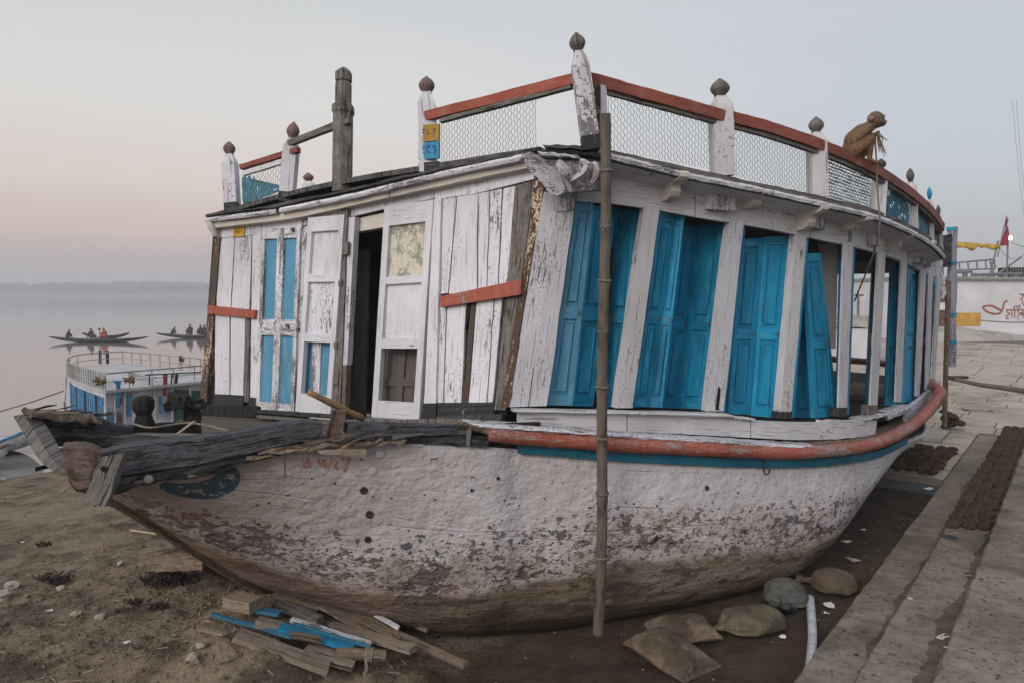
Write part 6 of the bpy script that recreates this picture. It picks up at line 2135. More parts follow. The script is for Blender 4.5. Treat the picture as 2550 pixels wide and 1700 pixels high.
# ---- sandbags
def sack(name, px, size, ang, mat, label, neck=False, tilt=0.0, seam=False):
    """filled cloth sack: a stitched pillow, or a bag tied at one end"""
    c = at_ground(*px)
    L, Wd, H = size
    ca, sa = math.cos(ang), math.sin(ang)
    mb = MB(); vv, fc = [], []
    nu, nv = 40, 28
    sd = random.randrange(1000)
    nz = lambda a, b, s, k: float(vnoise(np.array([a * s + 50.0]), np.array([b * s + 50.0]), sd + k)[0]) - .5
    if neck:
        for i in range(nu + 1):
            u = -1 + 2 * i / nu
            if u < .50: e = max(.02, 1 - abs((u + .25) / .77) ** 2.6) ** .5
            elif u < .72: e = lerp(max(.02, 1 - abs(.75 / .77) ** 2.6) ** .5, .13, (u - .5) / .22)
            else: e = .13 + .30 * ((u - .72) / .28)
            pl = max(0.0, min(1.0, (u + .25) / .7))
            for k in range(nv):
                t = 2 * math.pi * k / nv
                w = 1 + .13 * nz(u * 2, t, 1.2, 1) + .10 * nz(u * 5, t * 2, 1.0, 2) + pl * pl * .20 * math.sin(t * 7 + sd + 2 * u)
                y, z = math.cos(t) * Wd / 2 * e * w, math.sin(t) * H / 2 * e * w
                if z < 0: z *= .45
                sag = -.10 * max(0, u - .55) * H
                x = u * L / 2
                vv.append((c.x + x * ca - y * sa, c.y + x * sa + y * ca, c.z + H * .20 + z + sag + tilt * x))
        for i in range(nu):
            for k in range(nv):
                k2 = (k + 1) % nv
                fc.append((i * nv + k, i * nv + k2, (i + 1) * nv + k2, (i + 1) * nv + k))
        fc += [tuple(range(nv))[::-1], tuple(range(nu * nv, nu * nv + nv))]
    else:
        for top in (1, -1):
            for i in range(nu + 1):
                for k in range(nv + 1):
                    u, v = -1 + 2 * i / nu, -1 + 2 * k / nv
                    e = max(0, (1 - abs(u) ** 3.0) * (1 - abs(v) ** 3.0)) ** .55
                    x, y = u * L / 2 * (1 - .10 * (1 - v * v)), v * Wd / 2 * (1 - .10 * (1 - u * u))
                    wr = .10 * nz(u, v, 2.2, 1) + .07 * nz(u, v, 5.0, 2) + .04 * nz(u + v, u - v, 9.0, 3)
                    z = H / 2 * e * (top if top > 0 else -.45) * (1 + 1.6 * wr) + .05 * H * math.sin(4 * u + 3 * v + sd) * (1 - e)
                    vv.append((c.x + x * ca - y * sa, c.y + x * sa + y * ca, c.z + H * .24 + z + tilt * x))
        o2 = (nu + 1) * (nv + 1)
        for o_ in (0, o2):
            for i in range(nu):
                for k in range(nv):
                    a = o_ + i * (nv + 1) + k
                    fc.append((a, a + 1, a + nv + 2, a + nv + 1))
    mb.add(vv, fc)
    o = mb.build(name, mat, None, smooth=True, label=label, category='sack', group='sandbags under the hull')
    if seam:
        mb = MB(); pts = []
        for k in range(15):
            v = -1 + 2 * k / 14
            x, y = L / 2 * (1 - .10 * (1 - v * v)) + .006, v * Wd / 2
            pts.append((c.x + x * ca - y * sa, c.y + x * sa + y * ca, c.z + H * .24 + tilt * x + .05 * H * math.sin(4 + 3 * v + sd)))
        mb.tube(pts, .011, 6); mb.build('seam', mat, o)
    return o
sack('sandbag', (1668, 1648), (.66, .46, .27), R(-52), M['sack'], 'square dusty sandbag lying nearest to the bamboo pole', seam=True, tilt=-.12)
sack('sandbag', (1850, 1568), (.80, .44, .28), R(198), M['sack_green'], 'long greenish sandbag with a tied gathered mouth', neck=True)
sack('sandbag', (1955, 1510), (.44, .42, .36), R(250), M['sack_blue'], 'small rounded blue grey bag wedged under the hull', neck=True)
sack('sandbag', (2058, 1466), (.56, .42, .30), R(150), M['sack'], 'brown sandbag with a gathered blue end by the pipe', neck=True)
sack('sandbag', (1700, 1590), (.6, .4, .26), R(10), M['sack'], 'shadowed sandbag pushed far under the hull')

# pipe lying in the trench
pts = [at_ground(x, y, .045) for x, y in ((2017, 1500), (2020, 1540), (2023, 1600), (2017, 1680), (2012, 1760))]
mb = MB(); mb.tube(spline(pts, 6), .038, 12)
pipe = mb.build('pipe', M['pipe'], smooth=True, label='pale grey plastic pipe lying along the trench by the steps', category='pipe')
sp_ = spline(pts, 6)
for k in (3, 6, 9, 12, 14, 17, 20):
    mb = MB(); d = (sp_[k + 1] - sp_[k]).normalized(); mb.tube([sp_[k], sp_[k] + d * .008], .0392, 12, cap=False); mb.build('band', M['ink'], pipe)

# ---- heap of old boards below the bow
def board(x0, y0, x1, y1, w, th, lift0, lift1, mat, label, name='board', yaw_w=None, seg=6, wob=.004, rag=.01):
    a, b = at_ground(x0, y0, lift0), at_ground(x1, y1, lift1)
    d = (b - a).normalized()
    s = d.cross(Vector((0, 0, 1))).normalized() * w / 2
    up = s.cross(d).normalized()
    if up.z < 0: up = -up
    mb = MB(); mb.plank(a - s, a + s, b + s, b - s, -up * th, seg, wob, rag)
    return mb.build(name, mat, None, label=label, category='board', group='old boards heaped below the bow')
board(588, 1500, 1030, 1676, .085, .05, .10, .22, M['dusty_wood'], 'longest pale brown plank lying on top of the board heap')
board(590, 1592, 822, 1694, .17, .04, .06, .12, M['dusty_wood'], 'broad dusty board at the front edge of the heap')
board(575, 1540, 640, 1556, .16, .10, .22, .22, M['dusty_wood'], 'short thick wooden block resting on the heap', name='wood_block', seg=2)
board(528, 1550, 728, 1620, .035, .03, .09, .13, M['blue_worn'], 'thin pale blue batten under the short block')
board(697, 1594, 880, 1648, .10, .03, .13, .13, M['blue'], 'bright blue board in the middle of the heap')
board(640, 1552, 700, 1560, .07, .03, .13, .13, M['blue_worn'], 'small blue board end behind the block')
board(728, 1588, 925, 1652, .05, .03, .17, .18, M['white_worn'], 'whitish painted batten above the blue board')
board(735, 1606, 920, 1660, .025, .02, .19, .18, M['blue_worn'], 'narrow blue strip crossing the blue board')
board(810, 1535, 990, 1632, .22, .03, .16, .14, M['brown_wood'], 'wide grey brown board against the hull')
board(842, 1538, 994, 1616, .03, .025, .24, .20, M['white_worn'], 'thin white batten along the wide board')
board(836, 1540, 1160, 1698, .055, .045, .14, .16, M['brown_wood'], 'long dark plank running off under the hull')
board(690, 1504, 800, 1540, .10, .05, .12, .14, M['brown_wood'], 'rough plank behind the long one, nearest the stem')
board(700, 1530, 800, 1570, .09, .07, .12, .12, M['grey_wood'], 'grey beam end behind the long plank')
board(958, 1563, 1070, 1600, .09, .03, .16, .14, M['brown_wood'], 'short board tucked in the shadow under the hull')
board(642, 1575, 706, 1588, .09, .06, .12, .12, M['dusty_wood'], 'small split block beside the blue boards', name='wood_block', seg=2)
board(765, 1632, 885, 1676, .16, .05, .08, .10, M['dusty_wood'], 'low board with a square end at the bottom of the heap')
board(495, 1570, 560, 1590, .05, .02, .03, .05, M['dusty_wood'], 'thin plank tip half buried in sand')
board(728, 1618, 800, 1632, .05, .04, .15, .15, M['brown_wood'], 'small reddish stick lying over the blue boards', name='wood_scrap', seg=2)
a, b = at_ground(838, 1656, .10), at_ground(962, 1668, .12)
mb = MB(); mb.tube([lerp(a, b, k / 4) for k in range(5)], [.045, .05, .047, .05, .045], 10); lg = mb.build('log', M['brown_wood'], label='short round log tied with a rag at the heap foot', category='log')
mb = MB(); c = lerp(a, b, .62); d = (b - a).normalized()
for k in range(3): mb.tube([c + d * .02 * k + Vector((0, math.cos(t) * .054, math.sin(t) * .054)) for t in [j_ * 2 * math.pi / 12 for j_ in range(13)]], .009, 5, cap=False)
mb.tube([c + Vector((0, -.05, 0)), c + Vector((.01, -.08, -.08)), c + Vector((-.02, -.09, -.15))], .012, 5)
mb.build('rag', M['rope'], lg)
# timber propping the stem, a clump of dark weed on it
a, b = at_ground(365, 1432, .10), at(505, 1398, 6.9)
mb = MB(); u_ = Vector((0, 0, .075)); mb.plank(a - u_, a + u_, b + u_, b - u_, Vector((.05, .14, 0)), 6, .008, .02); mb.build('prop_timber', M['brown_wood'], label='thick squared timber propping up the bow', category='timber')
def clump(px, r, n_, mat, name, label, group=None, h=.5):
    c = at_ground(*px)
    mb = MB()
    for k in range(n_):
        a_ = random.uniform(0, 6.28); rr = r * random.random() ** .6
        p = c + Vector((rr * math.cos(a_) * 1.5, rr * math.sin(a_), .01 + random.random() * r * h))
        d = Vector((random.uniform(-1, 1), random.uniform(-1, 1), random.uniform(-.3, .5))) * r * .4
        mb.tube([p, p + d * .5 + Vector((0, 0, .02)), p + d * 1.2], [.006, .007, .003], 4)
    return mb.build(name, mat, None, smooth=True, label=label, category='clump', group=group)
clump((415, 1455), .17, 240, M['weed'], 'weed_clump', 'tangled dark weed heaped beside the prop timber')
clump((135, 1450), .13, 130, M['weed'], 'weed_clump', 'dark weed patch between pale stones on the mud')
clump((395, 1518), .06, 60, M['weed'], 'weed_clump', 'small dark clump on the mud before the bow')
clump((335, 1505), .05, 50, M['weed'], 'weed_clump', 'little dark tuft on open mud')
clump((110, 1360), .07, 60, M['weed'], 'weed_clump', 'dark tuft far out on the mud slope')
for (p0, p1, r_, lb) in (((325, 1322), (450, 1345), .014, 'pale straight stick lying on the mud under the bow'), ((145, 1232), (176, 1210), .012, 'short pale stick on the mud behind the bow tip')):
    a, b = at_ground(*p0, .015), at_ground(*p1, .02)
    mb = MB(); mb.tube([a, lerp(a, b, .5) + Vector((0, 0, .012)), b], [r_, r_ * .9, r_ * .7], 6); mb.build('stick', M['stick'], label=lb, category='stick')
mb = MB(); a = at_ground(605, 1440, .02); mb.tube(spline([a, a + Vector((.02, 0, .12)), a + Vector((-.02, 0, .22)), a + Vector((-.03, .02, .28))], 4), .014, 6); mb.build('root', M['brown_wood'], label='bent root hanging down at the stem foot', category='root')

# stones, clods and litter
def rock_mesh(seed, mat, name):
    rnd = random.Random(seed)
    bm = bmesh.new()
    bmesh.ops.create_icosphere(bm, subdivisions=2, radius=1)
    for v in bm.verts:
        v.co *= 1 + rnd.uniform(-.22, .22)
        v.co.z *= .62
    me_ = bpy.data.meshes.new(name); bm.to_mesh(me_); bm.free()
    me_.materials.append(mat)
    return me_
rocks = [rock_mesh(k, M['stone'], 'stone') for k in range(3)]
lab = ['pale stone at the frame edge on the mud', 'flat pale stone near the lower mud edge', 'stone beside the dark weed patch', 'small stone below the dark weed patch', 'lone light stone out on the mud slope', 'whitish stone near the scrap of paper',
       'stone on the crest of the sand heap', 'small stone before the board heap']
for k, (x, y, r_) in enumerate(((30, 1462, .085), (10, 1490, .10), (152, 1470, .06), (190, 1530, .05), (300, 1405, .05), (250, 1540, .05), (480, 1640, .05), (500, 1610, .04))):
    o = bpy.data.objects.new('stone', rocks[k % 3]); COL.objects.link(o)
    c = at_ground(x, y, r_ * .3); o.location = c; o.scale = (r_, r_ * .8, r_); o.rotation_euler = (0, 0, k * 1.3)
    set_props(o, lab[k], 'stone', 'stones on the mud bank')
mb = MB()
ico = [(0, 0, 1)] + [(math.cos(a) * .9, math.sin(a) * .9, .1) for a in [k * 1.2566 for k in range(5)]] + [(0, 0, -.5)]
icf = [(0, 1 + k, 1 + (k + 1) % 5) for k in range(5)] + [(6, 1 + (k + 1) % 5, 1 + k) for k in range(5)]
def scatter_clods(n_, xr, yr, smax):
    cnt = 0
    for k in range(n_):
        x, y = random.uniform(*xr), random.uniform(*yr)
        p, q = pq(x, y)
        if p > -3.9 or p < -18: continue
        s = .006 + smax * random.random() ** 4
        z = ground_z(x, y)
        rx, ry = random.uniform(.7, 1.3), random.uniform(.7, 1.3)
        a_ = random.uniform(0, 6.28)
        vv = []
        for (u, v, w) in ico:
            u, v = (u * math.cos(a_) - v * math.sin(a_)) * rx, (u * math.sin(a_) + v * math.cos(a_)) * ry
            vv.append((x + u * s * random.uniform(.8, 1.2), y + v * s * random.uniform(.8, 1.2), z + w * s * random.uniform(.6, 1.0)))
        mb.add(vv, icf)
scatter_clods(5200, (-5.5, -.4), (4.6, 8.5), .034)
scatter_clods(500, (-12, -3), (7, 14), .05)
mb.build('clods', M['mud'], recalc=False, kind='stuff')
mb = MB()
for k in range(700):
    x, y = random.uniform(-.6, 5.5), random.uniform(5.2, 11)
    p, q = pq(x, y)
    if not (-3.9 < p < -1.66): continue
    s = .004 + .022 * random.random() ** 4
    z = ground_z(x, y)
    mb.add([(x + u * s, y + v * s, z + w * s * .7) for u, v, w in ico], icf)
mb.build('trench_grit', M['clod'], recalc=False, kind='stuff', smooth=True)
mb = MB()
for k in range(150):
    j_ = random.choice((0, 0, 1, 1, 2, 2, 2))
    p0, p1, z = step_def[j_]
    p, q = random.uniform(p0 + .03, p1 - .01), random.uniform(3.2, 9.5)
    v_ = from_pq(p, q, z + .002)
    s = .004 + .016 * random.random() ** 3
    mb.add([(v_.x + u * s * 1.4, v_.y + v * s, v_.z + w * s * .5) for u, v, w in ico], icf)
mb.build('step_grit', M['dung'], recalc=False, kind='stuff', smooth=True)
mb = MB()
for k in range(420):
    x, y = random.uniform(-6, -.5), random.uniform(4.6, 9.5)
    p, q = pq(x, y)
    if p > -4.2: continue
    a_ = random.uniform(0, 6.28); L_ = random.uniform(.03, .12)
    z = ground_z(x, y) + .006
    x2, y2 = x + L_ * math.cos(a_), y + L_ * math.sin(a_)
    mb.tube([(x, y, z), (x2, y2, ground_z(x2, y2) + .008)], [.0035, .002], 4)
mb.build('straw', M['stick'], recalc=False, kind='stuff')
def scrap(c, r, mat, name, label, n_=7, h=.5):
    mb = MB()
    vv = [c + Vector((0, 0, r * h))]
    for k in range(n_):
        a_ = 2 * math.pi * k / n_
        vv.append(c + Vector((math.cos(a_) * r * random.uniform(.6, 1.3), math.sin(a_) * r * random.uniform(.5, 1.0), .004 + random.random() * r * h)))
    mb.add(vv, [(0, 1 + k, 1 + (k + 1) % n_) for k in range(n_)])
    o = mb.build(name, mat, None, label=label, category='litter', group='scraps of litter')
    m_ = o.modifiers.new('t', 'SOLIDIFY'); m_.thickness = .003
    return o
for (x, y, r_, lb) in ((318, 1606, .035, 'white paper scrap lying alone on the mud'), (122, 1524, .035, 'crumpled white scrap by the lower weed patch'), (58, 1352, .035, 'tiny white scrap far up the mud'), (2062, 1512, .06, 'torn white plastic beside the pipe end'),
                       (2106, 1352, .06, 'crumpled white bag high up under the hull'), (2058, 1530, .03, 'small pale scrap beside the pipe'), (1950, 1590, .03, 'bits of white scrap by the long sandbag'), (2150, 1322, .05, 'pale scrap in the trench below the stern'),
                       (2310, 1222, .09, 'white crumpled plastic on the wet kerb')):
    scrap(at_ground(x, y, .01), r_, M['paper'], 'scrap', lb)
scrap(at_ground(2128, 1400, .02), .12, M['dusty_wood'], 'wood_chip', 'flat triangular piece of pale wood in the trench', 3, .25)
# crushed cigarette packet and its lid on the second step
def on_step(x, y, k): return at_z(x, y, step_def[k][2])
c = on_step(2348, 1590, 1)
pk = thing('cigarette_packet', c, 'crushed white packet with black print on the middle step', 'packet', 'scraps of litter')
xa, ya = Vector((.9, .42, .08)).normalized(), Vector((-.42, .9, 0)).normalized()
mb = MB(); mb.box(c + Vector((0, 0, .014)), (.044, .024, .011), xa, ya, xa.cross(ya), jit=.003); mb.build('body', M['paper'], pk)
for k, (u, w_) in enumerate(((-.02, .03), (.014, .022), (.03, .012))):
    mb = MB(); mb.box(c + Vector((0, 0, .0262)) + xa * u - ya * .004, (w_ * .45, .006 + .003 * k, .0006), xa, ya, xa.cross(ya)); mb.build('print', M['hair'], pk)
mb = MB(); mb.box(c + Vector((0, -.0, .014)) - ya * .0255 + xa * .005, (.028, .0006, .005), xa, ya, xa.cross(ya)); mb.build('print', M['hair'], pk)
scrap(on_step(2364, 1618, 1) + Vector((0, 0, .005)), .04, M['paper'], 'foil_scrap', 'white folded foil beside the crushed packet', 5, .6)
scrap(on_step(2268, 1492, 1), .025, M['paper'], 'foil_scrap', 'small silvery scrap at the foot of the second riser', 5, .6)
scrap(on_step(2416, 1436, 1), .045, M['stick'], 'leaf', 'dry brown leaf on the second step', 6, .5)
mb = MB(); c = on_step(2366, 1338, 1); mb.lathe([(.075, 0), (.078, .006), (.07, .012), (.05, .008), (.01, .006)], c, (0, 0, 1), 18); mb.build('lid', M['dark_wood'], smooth=True, label='flat dark round lid on the second step before the dung cakes', category='lid')

# ---- dung cakes drying in rows
def cake_mesh(seed):
    rnd = random.Random(seed)
    mb = MB()
    k_ = 14
    rim = [1 + rnd.uniform(-.10, .10) for _ in range(k_)]
    vv, fc = [], []
    for (r, z) in ((.35, .030), (.75, .027), (.97, .015), (1.0, 0.0), (.9, -.012)):
        for k in range(k_):
            a_ = 2 * math.pi * k / k_
            vv.append((r * rim[k] * .075 * math.cos(a_), r * rim[k] * .075 * math.sin(a_), z + rnd.uniform(-.004, .004)))
    for i in range(4):
        for k in range(k_):
            fc.append((i * k_ + k, i * k_ + (k + 1) % k_, (i + 1) * k_ + (k + 1) % k_, (i + 1) * k_ + k))
    fc += [tuple(range(k_))[::-1], tuple(range(4 * k_, 5 * k_))]
    mb.add(vv, fc)
    return mb.mesh('dung_cake', M['dung'], True)
cakes = [cake_mesh(k) for k in range(5)]
ONES = ['', 'first', 'second', 'third', 'fourth', 'fifth', 'sixth', 'seventh', 'eighth', 'ninth', 'tenth', 'eleventh', 'twelfth', 'thirteenth', 'fourteenth', 'fifteenth', 'sixteenth', 'seventeenth', 'eighteenth', 'nineteenth']
TENS = {2: ('twenty', 'twentieth'), 3: ('thirty', 'thirtieth'), 4: ('forty', 'fortieth'), 5: ('fifty', 'fiftieth'), 6: ('sixty', 'sixtieth'), 7: ('seventy', 'seventieth'), 8: ('eighty', 'eightieth'), 9: ('ninety', 'ninetieth')}
def nth(k):
    if k < 20: return ONES[k]
    t, o_ = divmod(k, 10)
    return TENS[t][1] if o_ == 0 else TENS[t][0] + '-' + ONES[o_]
spots, spot_id, row_n = [], [], [0, 0, 0]
q = 9.72
while q < 17.6:
    for j_, pc in enumerate((-1.085, -.955, -.825)):
        if q < 10.0 and j_ == 2 and random.random() < .6: continue
        row_n[j_] += 1
        spot_id.append((j_, row_n[j_]))
        spots.append((pc + random.uniform(-.022, .022), q + (.035 if j_ % 2 else 0) + random.uniform(-.028, .028)))
    q += .108
stuff_mb = MB()
def euler_m(e): 
    from mathutils import Euler
    return Euler(e).to_matrix()
ang = math.atan2(SD.y, SD.x)
for i, (pc, q) in enumerate(spots):
    v_ = from_pq(pc, q, step_def[1][2] + .036)
    rot = (0, R(random.uniform(-28, -14)), ang + random.uniform(-.4, .4))
    if i < 254:
        o = bpy.data.objects.new('dung_cake', cakes[i % 5]); COL.objects.link(o)
        o.location = v_; o.rotation_euler = rot; s_ = random.uniform(.9, 1.06); o.scale = (s_, s_, s_)
        set_props(o, nth(spot_id[i][1]) + ' dung cake from the near end of the ' + ('row nearest the boat', 'middle row', 'row against the upper step')[spot_id[i][0]], 'dung cake', 'dung cakes in rows on the step')
    else:
        mt = euler_m(rot)
        src = cakes[i % 5]
        stuff_mb.add([mt @ vt.co + v_ for vt in src.vertices], [tuple(pl_.vertices) for pl_ in src.polygons])
stuff_mb.build('far_dung_cakes', M['dung'], recalc=False, smooth=True, kind='stuff')
for i in range(46):
    r_, c_ = i // 6, i % 6
    v_ = from_pq(-1.78 - c_ * .17 - random.uniform(0, .05), 13.35 + r_ * .30 + random.uniform(-.05, .05), .20 - .02)
    o = bpy.data.objects.new('dung_cake', cakes[i % 5]); COL.objects.link(o)
    o.location = v_; o.rotation_euler = (random.uniform(-.1, .1), R(random.uniform(-25, -5)), ang + random.uniform(-.5, .5)); o.scale = (1.35, 1.35, 1.2)
    set_props(o, nth(c_ + 1) + ' dung cake from the steps in the ' + nth(r_ + 1) + ' row behind the stern', 'dung cake', 'dung cakes spread on the paving')
# a heap of cakes further up
hp = from_pq(-2.15, 18.2, pave_z(18.2))
for k in range(7):
    o = bpy.data.objects.new('dung_cake', cakes[k % 5]); COL.objects.link(o)
    o.location = hp + Vector((random.uniform(-.16, .16), random.uniform(-.12, .12), .05 + .045 * k)); o.scale = (1.9, 1.7, 1.8); o.rotation_euler = (random.uniform(-.3, .3), random.uniform(-.3, .3), k)
    set_props(o, nth(k + 1) + ' dung cake from the bottom of the small stack on the paving edge', 'dung cake', 'stack of dung cakes')
# pale dust heap beside it
rk = bpy.data.objects.new('sand_pile', rocks[1]); COL.objects.link(rk); rk.location = from_pq(-2.0, 21.3, pave_z(21.3)); rk.scale = (.5, .35, .18)
set_props(rk, 'low pale pile of sand on the paving near the steps', 'sand')
# ------------------------------------------------------------------ moored houseboat on the river
RZ = .60
mo_px = [(262, 972), (225, 961), (192, 949), (172, 939), (165, 931), (172, 923), (192, 915), (251, 908), (306, 905), (400, 914), (503, 927), (575, 937)]
OL = [at_z(x, y, RZ) for x, y in mo_px]
fr_r = at_z(585, 940, RZ)
OLc = OL + [fr_r]
cen = sum((p for p in OLc), Vector((0, 0, 0))) / len(OLc)
mo = thing('moored_houseboat', (cen.x, cen.y, WATER_Z), 'white and blue houseboat with a railed flat roof moored on the river', 'boat')
side = spline(OL[:6], 6)
outl = side + OL[6:] + [fr_r]
def ring(scale, z): return [Vector((cen.x + (p.x - cen.x) * scale, cen.y + (p.y - cen.y) * scale, z)) for p in outl]
def shell(r0, r1, name, mat, cap0=False, cap1=False):
    mb = MB(); n = len(r0)
    fc = [(k, (k + 1) % n, n + (k + 1) % n, n + k) for k in range(n)]
    if cap0: fc.append(tuple(range(n))[::-1])
    if cap1: fc.append(tuple(range(n, 2 * n)))
    mb.add(r0 + r1, fc); return mb.build(name, mat, mo)
shell(ring(1.0, RZ - .07), ring(1.0, RZ), 'roof', M['b_roof'], True, True)
shell(ring(.93, WATER_Z + .5), ring(.945, RZ - .07), 'wall', M['b_white'])
shell(ring(.80, WATER_Z - .3), ring(1.0, WATER_Z + .55), 'hull', M['b_white'], True, True)
for (h, r_) in ((.20, .013), (.42, .022)):
    mb = MB(); pts = ring(.985, RZ + h); mb.tube(pts + [pts[0]], r_, 5); mb.build('rail', M['wall_grey'], mo)
rr_ = ring(.985, RZ)
acc, last = 0, rr_[0]
for k, p in enumerate(rr_):
    nx = rr_[(k + 1) % len(rr_)]
    L = (nx - p).length
    m_ = max(1, int(L / .55))
    for q in range(m_):
        b = lerp(p, nx, q / m_)
        mb = MB(); mb.tube([b, b + Vector((0, 0, .43))], .016, 5); mb.build('rail_post', M['wall_grey'], mo)
# panels along the curved side
w0 = ring(.952, 0)
ns_ = len(side) - 1
for k in range(ns_):
    a, b = w0[k], w0[k + 1]
    if (b - a).length < .05: continue
    mt = 'b_blue' if k % 5 not in (1, 4) else ('b_dark' if k % 5 == 4 else 'b_blue')
    mb = MB(); i0, i1 = lerp(a, b, .14), lerp(a, b, .86)
    mb.plank(Vector((i0.x, i0.y, WATER_Z + .62)), Vector((i1.x, i1.y, WATER_Z + .62)), Vector((i1.x, i1.y, RZ - .22)), Vector((i0.x, i0.y, RZ - .22)), (cen - a).normalized() * .03, 1, 0)
    mb.build('shutter', M[mt], mo)
# features of the front
F0, F1 = outl[0], fr_r
F0 = cen + (F0 - cen) * .95; F1 = cen + (F1 - cen) * .95
fd = (F1 - F0).normalized()
fn = Vector((fd.y, -fd.x, 0))
if fn.dot(Vector((0, 0, 0)) - F0) < 0: fn = -fn
def fp(x, y, pr=.03): return on_plane(x, y, F0 + fn * pr, fn)
def fquad(x0, y0, x1, y1, name, mat, pr=.04):
    TL, TR, BR, BL = fp(x0, y0, pr), fp(x1, y0, pr), fp(x1, y1, pr), fp(x0, y1, pr)
    mb = MB(); mb.plank(BL, BR, TR, TL, -fn * .04, 1, 0); return mb.build(name, mat, mo)
for (a, b, c, d) in ((317, 982, 327, 1001), (317, 1005, 327, 1035), (274, 1025, 283, 1046), (292, 1024, 301, 1030), (414, 1006, 424, 1030), (398, 985, 404, 1030)):
    fquad(a, b, c, d, 'window', M['b_blue'])
for (a, b, c, d) in ((289, 1031, 305, 1060), (295, 990, 304, 1006)): fquad(a, b, c, d, 'hatch', M['b_brown'])
for (a, b, c, d) in ((436, 970, 470, 1060), (476, 972, 500, 1050)): fquad(a, b, c, d, 'doorway', M['b_green'], .045)
for x in (262, 286, 310, 332, 384, 428, 472): fquad(x, 974 - (x - 262) * .09, x + 4, 1060, 'pilaster', M['b_white'], .06)
fquad(376, 958, 381, 966, 'sign', M['yellow_plate'], .07)
for x in (250, 268):
    b = at_z(x, 905, RZ); mb = MB(); mb.tube([b, b + Vector((0, 0, .46))], .05, 6); mb.build('stanchion', M['b_dark'], mo)
b = at_z(453, 922, RZ); mb = MB(); mb.tube([b, b + Vector((0, 0, .35))], .012, 5)
for k in range(16):
    d = Vector((random.uniform(-.11, .11), random.uniform(-.1, .1), .35 + random.uniform(-.09, .12))); mb.tube([b + Vector((0, 0, .33)), b + d], [.02, .03], 4)
mb.build('garland_post', M['leaf'], mo)
for (x, y) in ((248, 950), (322, 944)):
    c = at_z(x, y, RZ + .32); mb = MB()
    for k in range(24):
        p = c + Vector((random.uniform(-.14, .14), random.uniform(-.06, .06), random.uniform(-.1, .1))); mb.tube([c, p, p + Vector((random.uniform(-.06, .06), 0, random.uniform(-.06, .06)))], .022, 4)
    mb.build('garland', M['leaf'], mo)
mb = MB(); mb.tube([at(165, 932, OL[4].y), at(160, 1000, OL[4].y - .5), at(164, 1030, OL[4].y)], .03, 6); mb.build('fender_pole', M['b_roof'], mo)
mb = MB(); a, b = at_z(312, 917, RZ + .03), at_z(385, 938, RZ + .25); u_ = Vector((.0, .1, 0)); mb.plank(a - u_, a + u_, b + u_, b - u_, Vector((0, 0, -.03)), 2, 0); mb.build('roof_plank', M['b_roof'], mo)
mb = MB()
for (a, b) in (((362, 933), (500, 926)), ((372, 958), (372, 930))): mb.tube([at(*a, F0.y + .2), at(*b, F0.y + .2)], .018, 5)
mb.build('drying_line', M['b_dark'], mo)
def cloth_strip(px, mat, name, label, pr=.12):
    mb = MB(); n = len(px); vv = []
    for i, (x0, x1, y) in enumerate(px):
        for k in range(4):
            vv.append(fp(lerp(x0, x1, k / 3), y, pr) + fn * .03 * math.sin(k * 2 + i))
    fc = [(4 * i + k, 4 * i + k + 1, 4 * i + 5 + k, 4 * i + 4 + k) for i in range(n - 1) for k in range(3)]
    mb.add(vv, fc); o = mb.build(name, mat, None, smooth=True, label=label, category='cloth', group='cloths hung on the moored houseboat')
    m_ = o.modifiers.new('t', 'SOLIDIFY'); m_.thickness = .015
cloth_strip([(277, 303, 947), (282, 301, 951), (288, 299, 957), (289, 298, 985), (290, 297, 1014)], M['cloth_blue'], 'cloth', 'blue cloth hanging in a narrow strip from the moored boat rail')
cloth_strip([(405, 418, 929), (405, 416, 950), (404, 414, 985)], M['cloth_red'], 'cloth', 'faded red cloth hung over the moored boat rail')
cloth_strip([(426, 432, 929), (424, 428, 945), (424, 427, 957)], M['cloth_dark'], 'cloth', 'thin dark garment on the drying line')
cloth_strip([(436, 446, 928), (434, 442, 945), (433, 440, 962)], M['cloth_dark'], 'cloth', 'wide dark garment next to the thin one')
# mooring rope to the left
mb = MB(); mb.tube([at(160, 972, OL[4].y), at(80, 1000, 21.5), at(-20, 1030, 21), at_z(-330, 1120, WATER_Z - .1)], .022, 5); mb.build('mooring_rope', M['rope'], label='slack mooring rope from the moored houseboat over the water', category='rope')

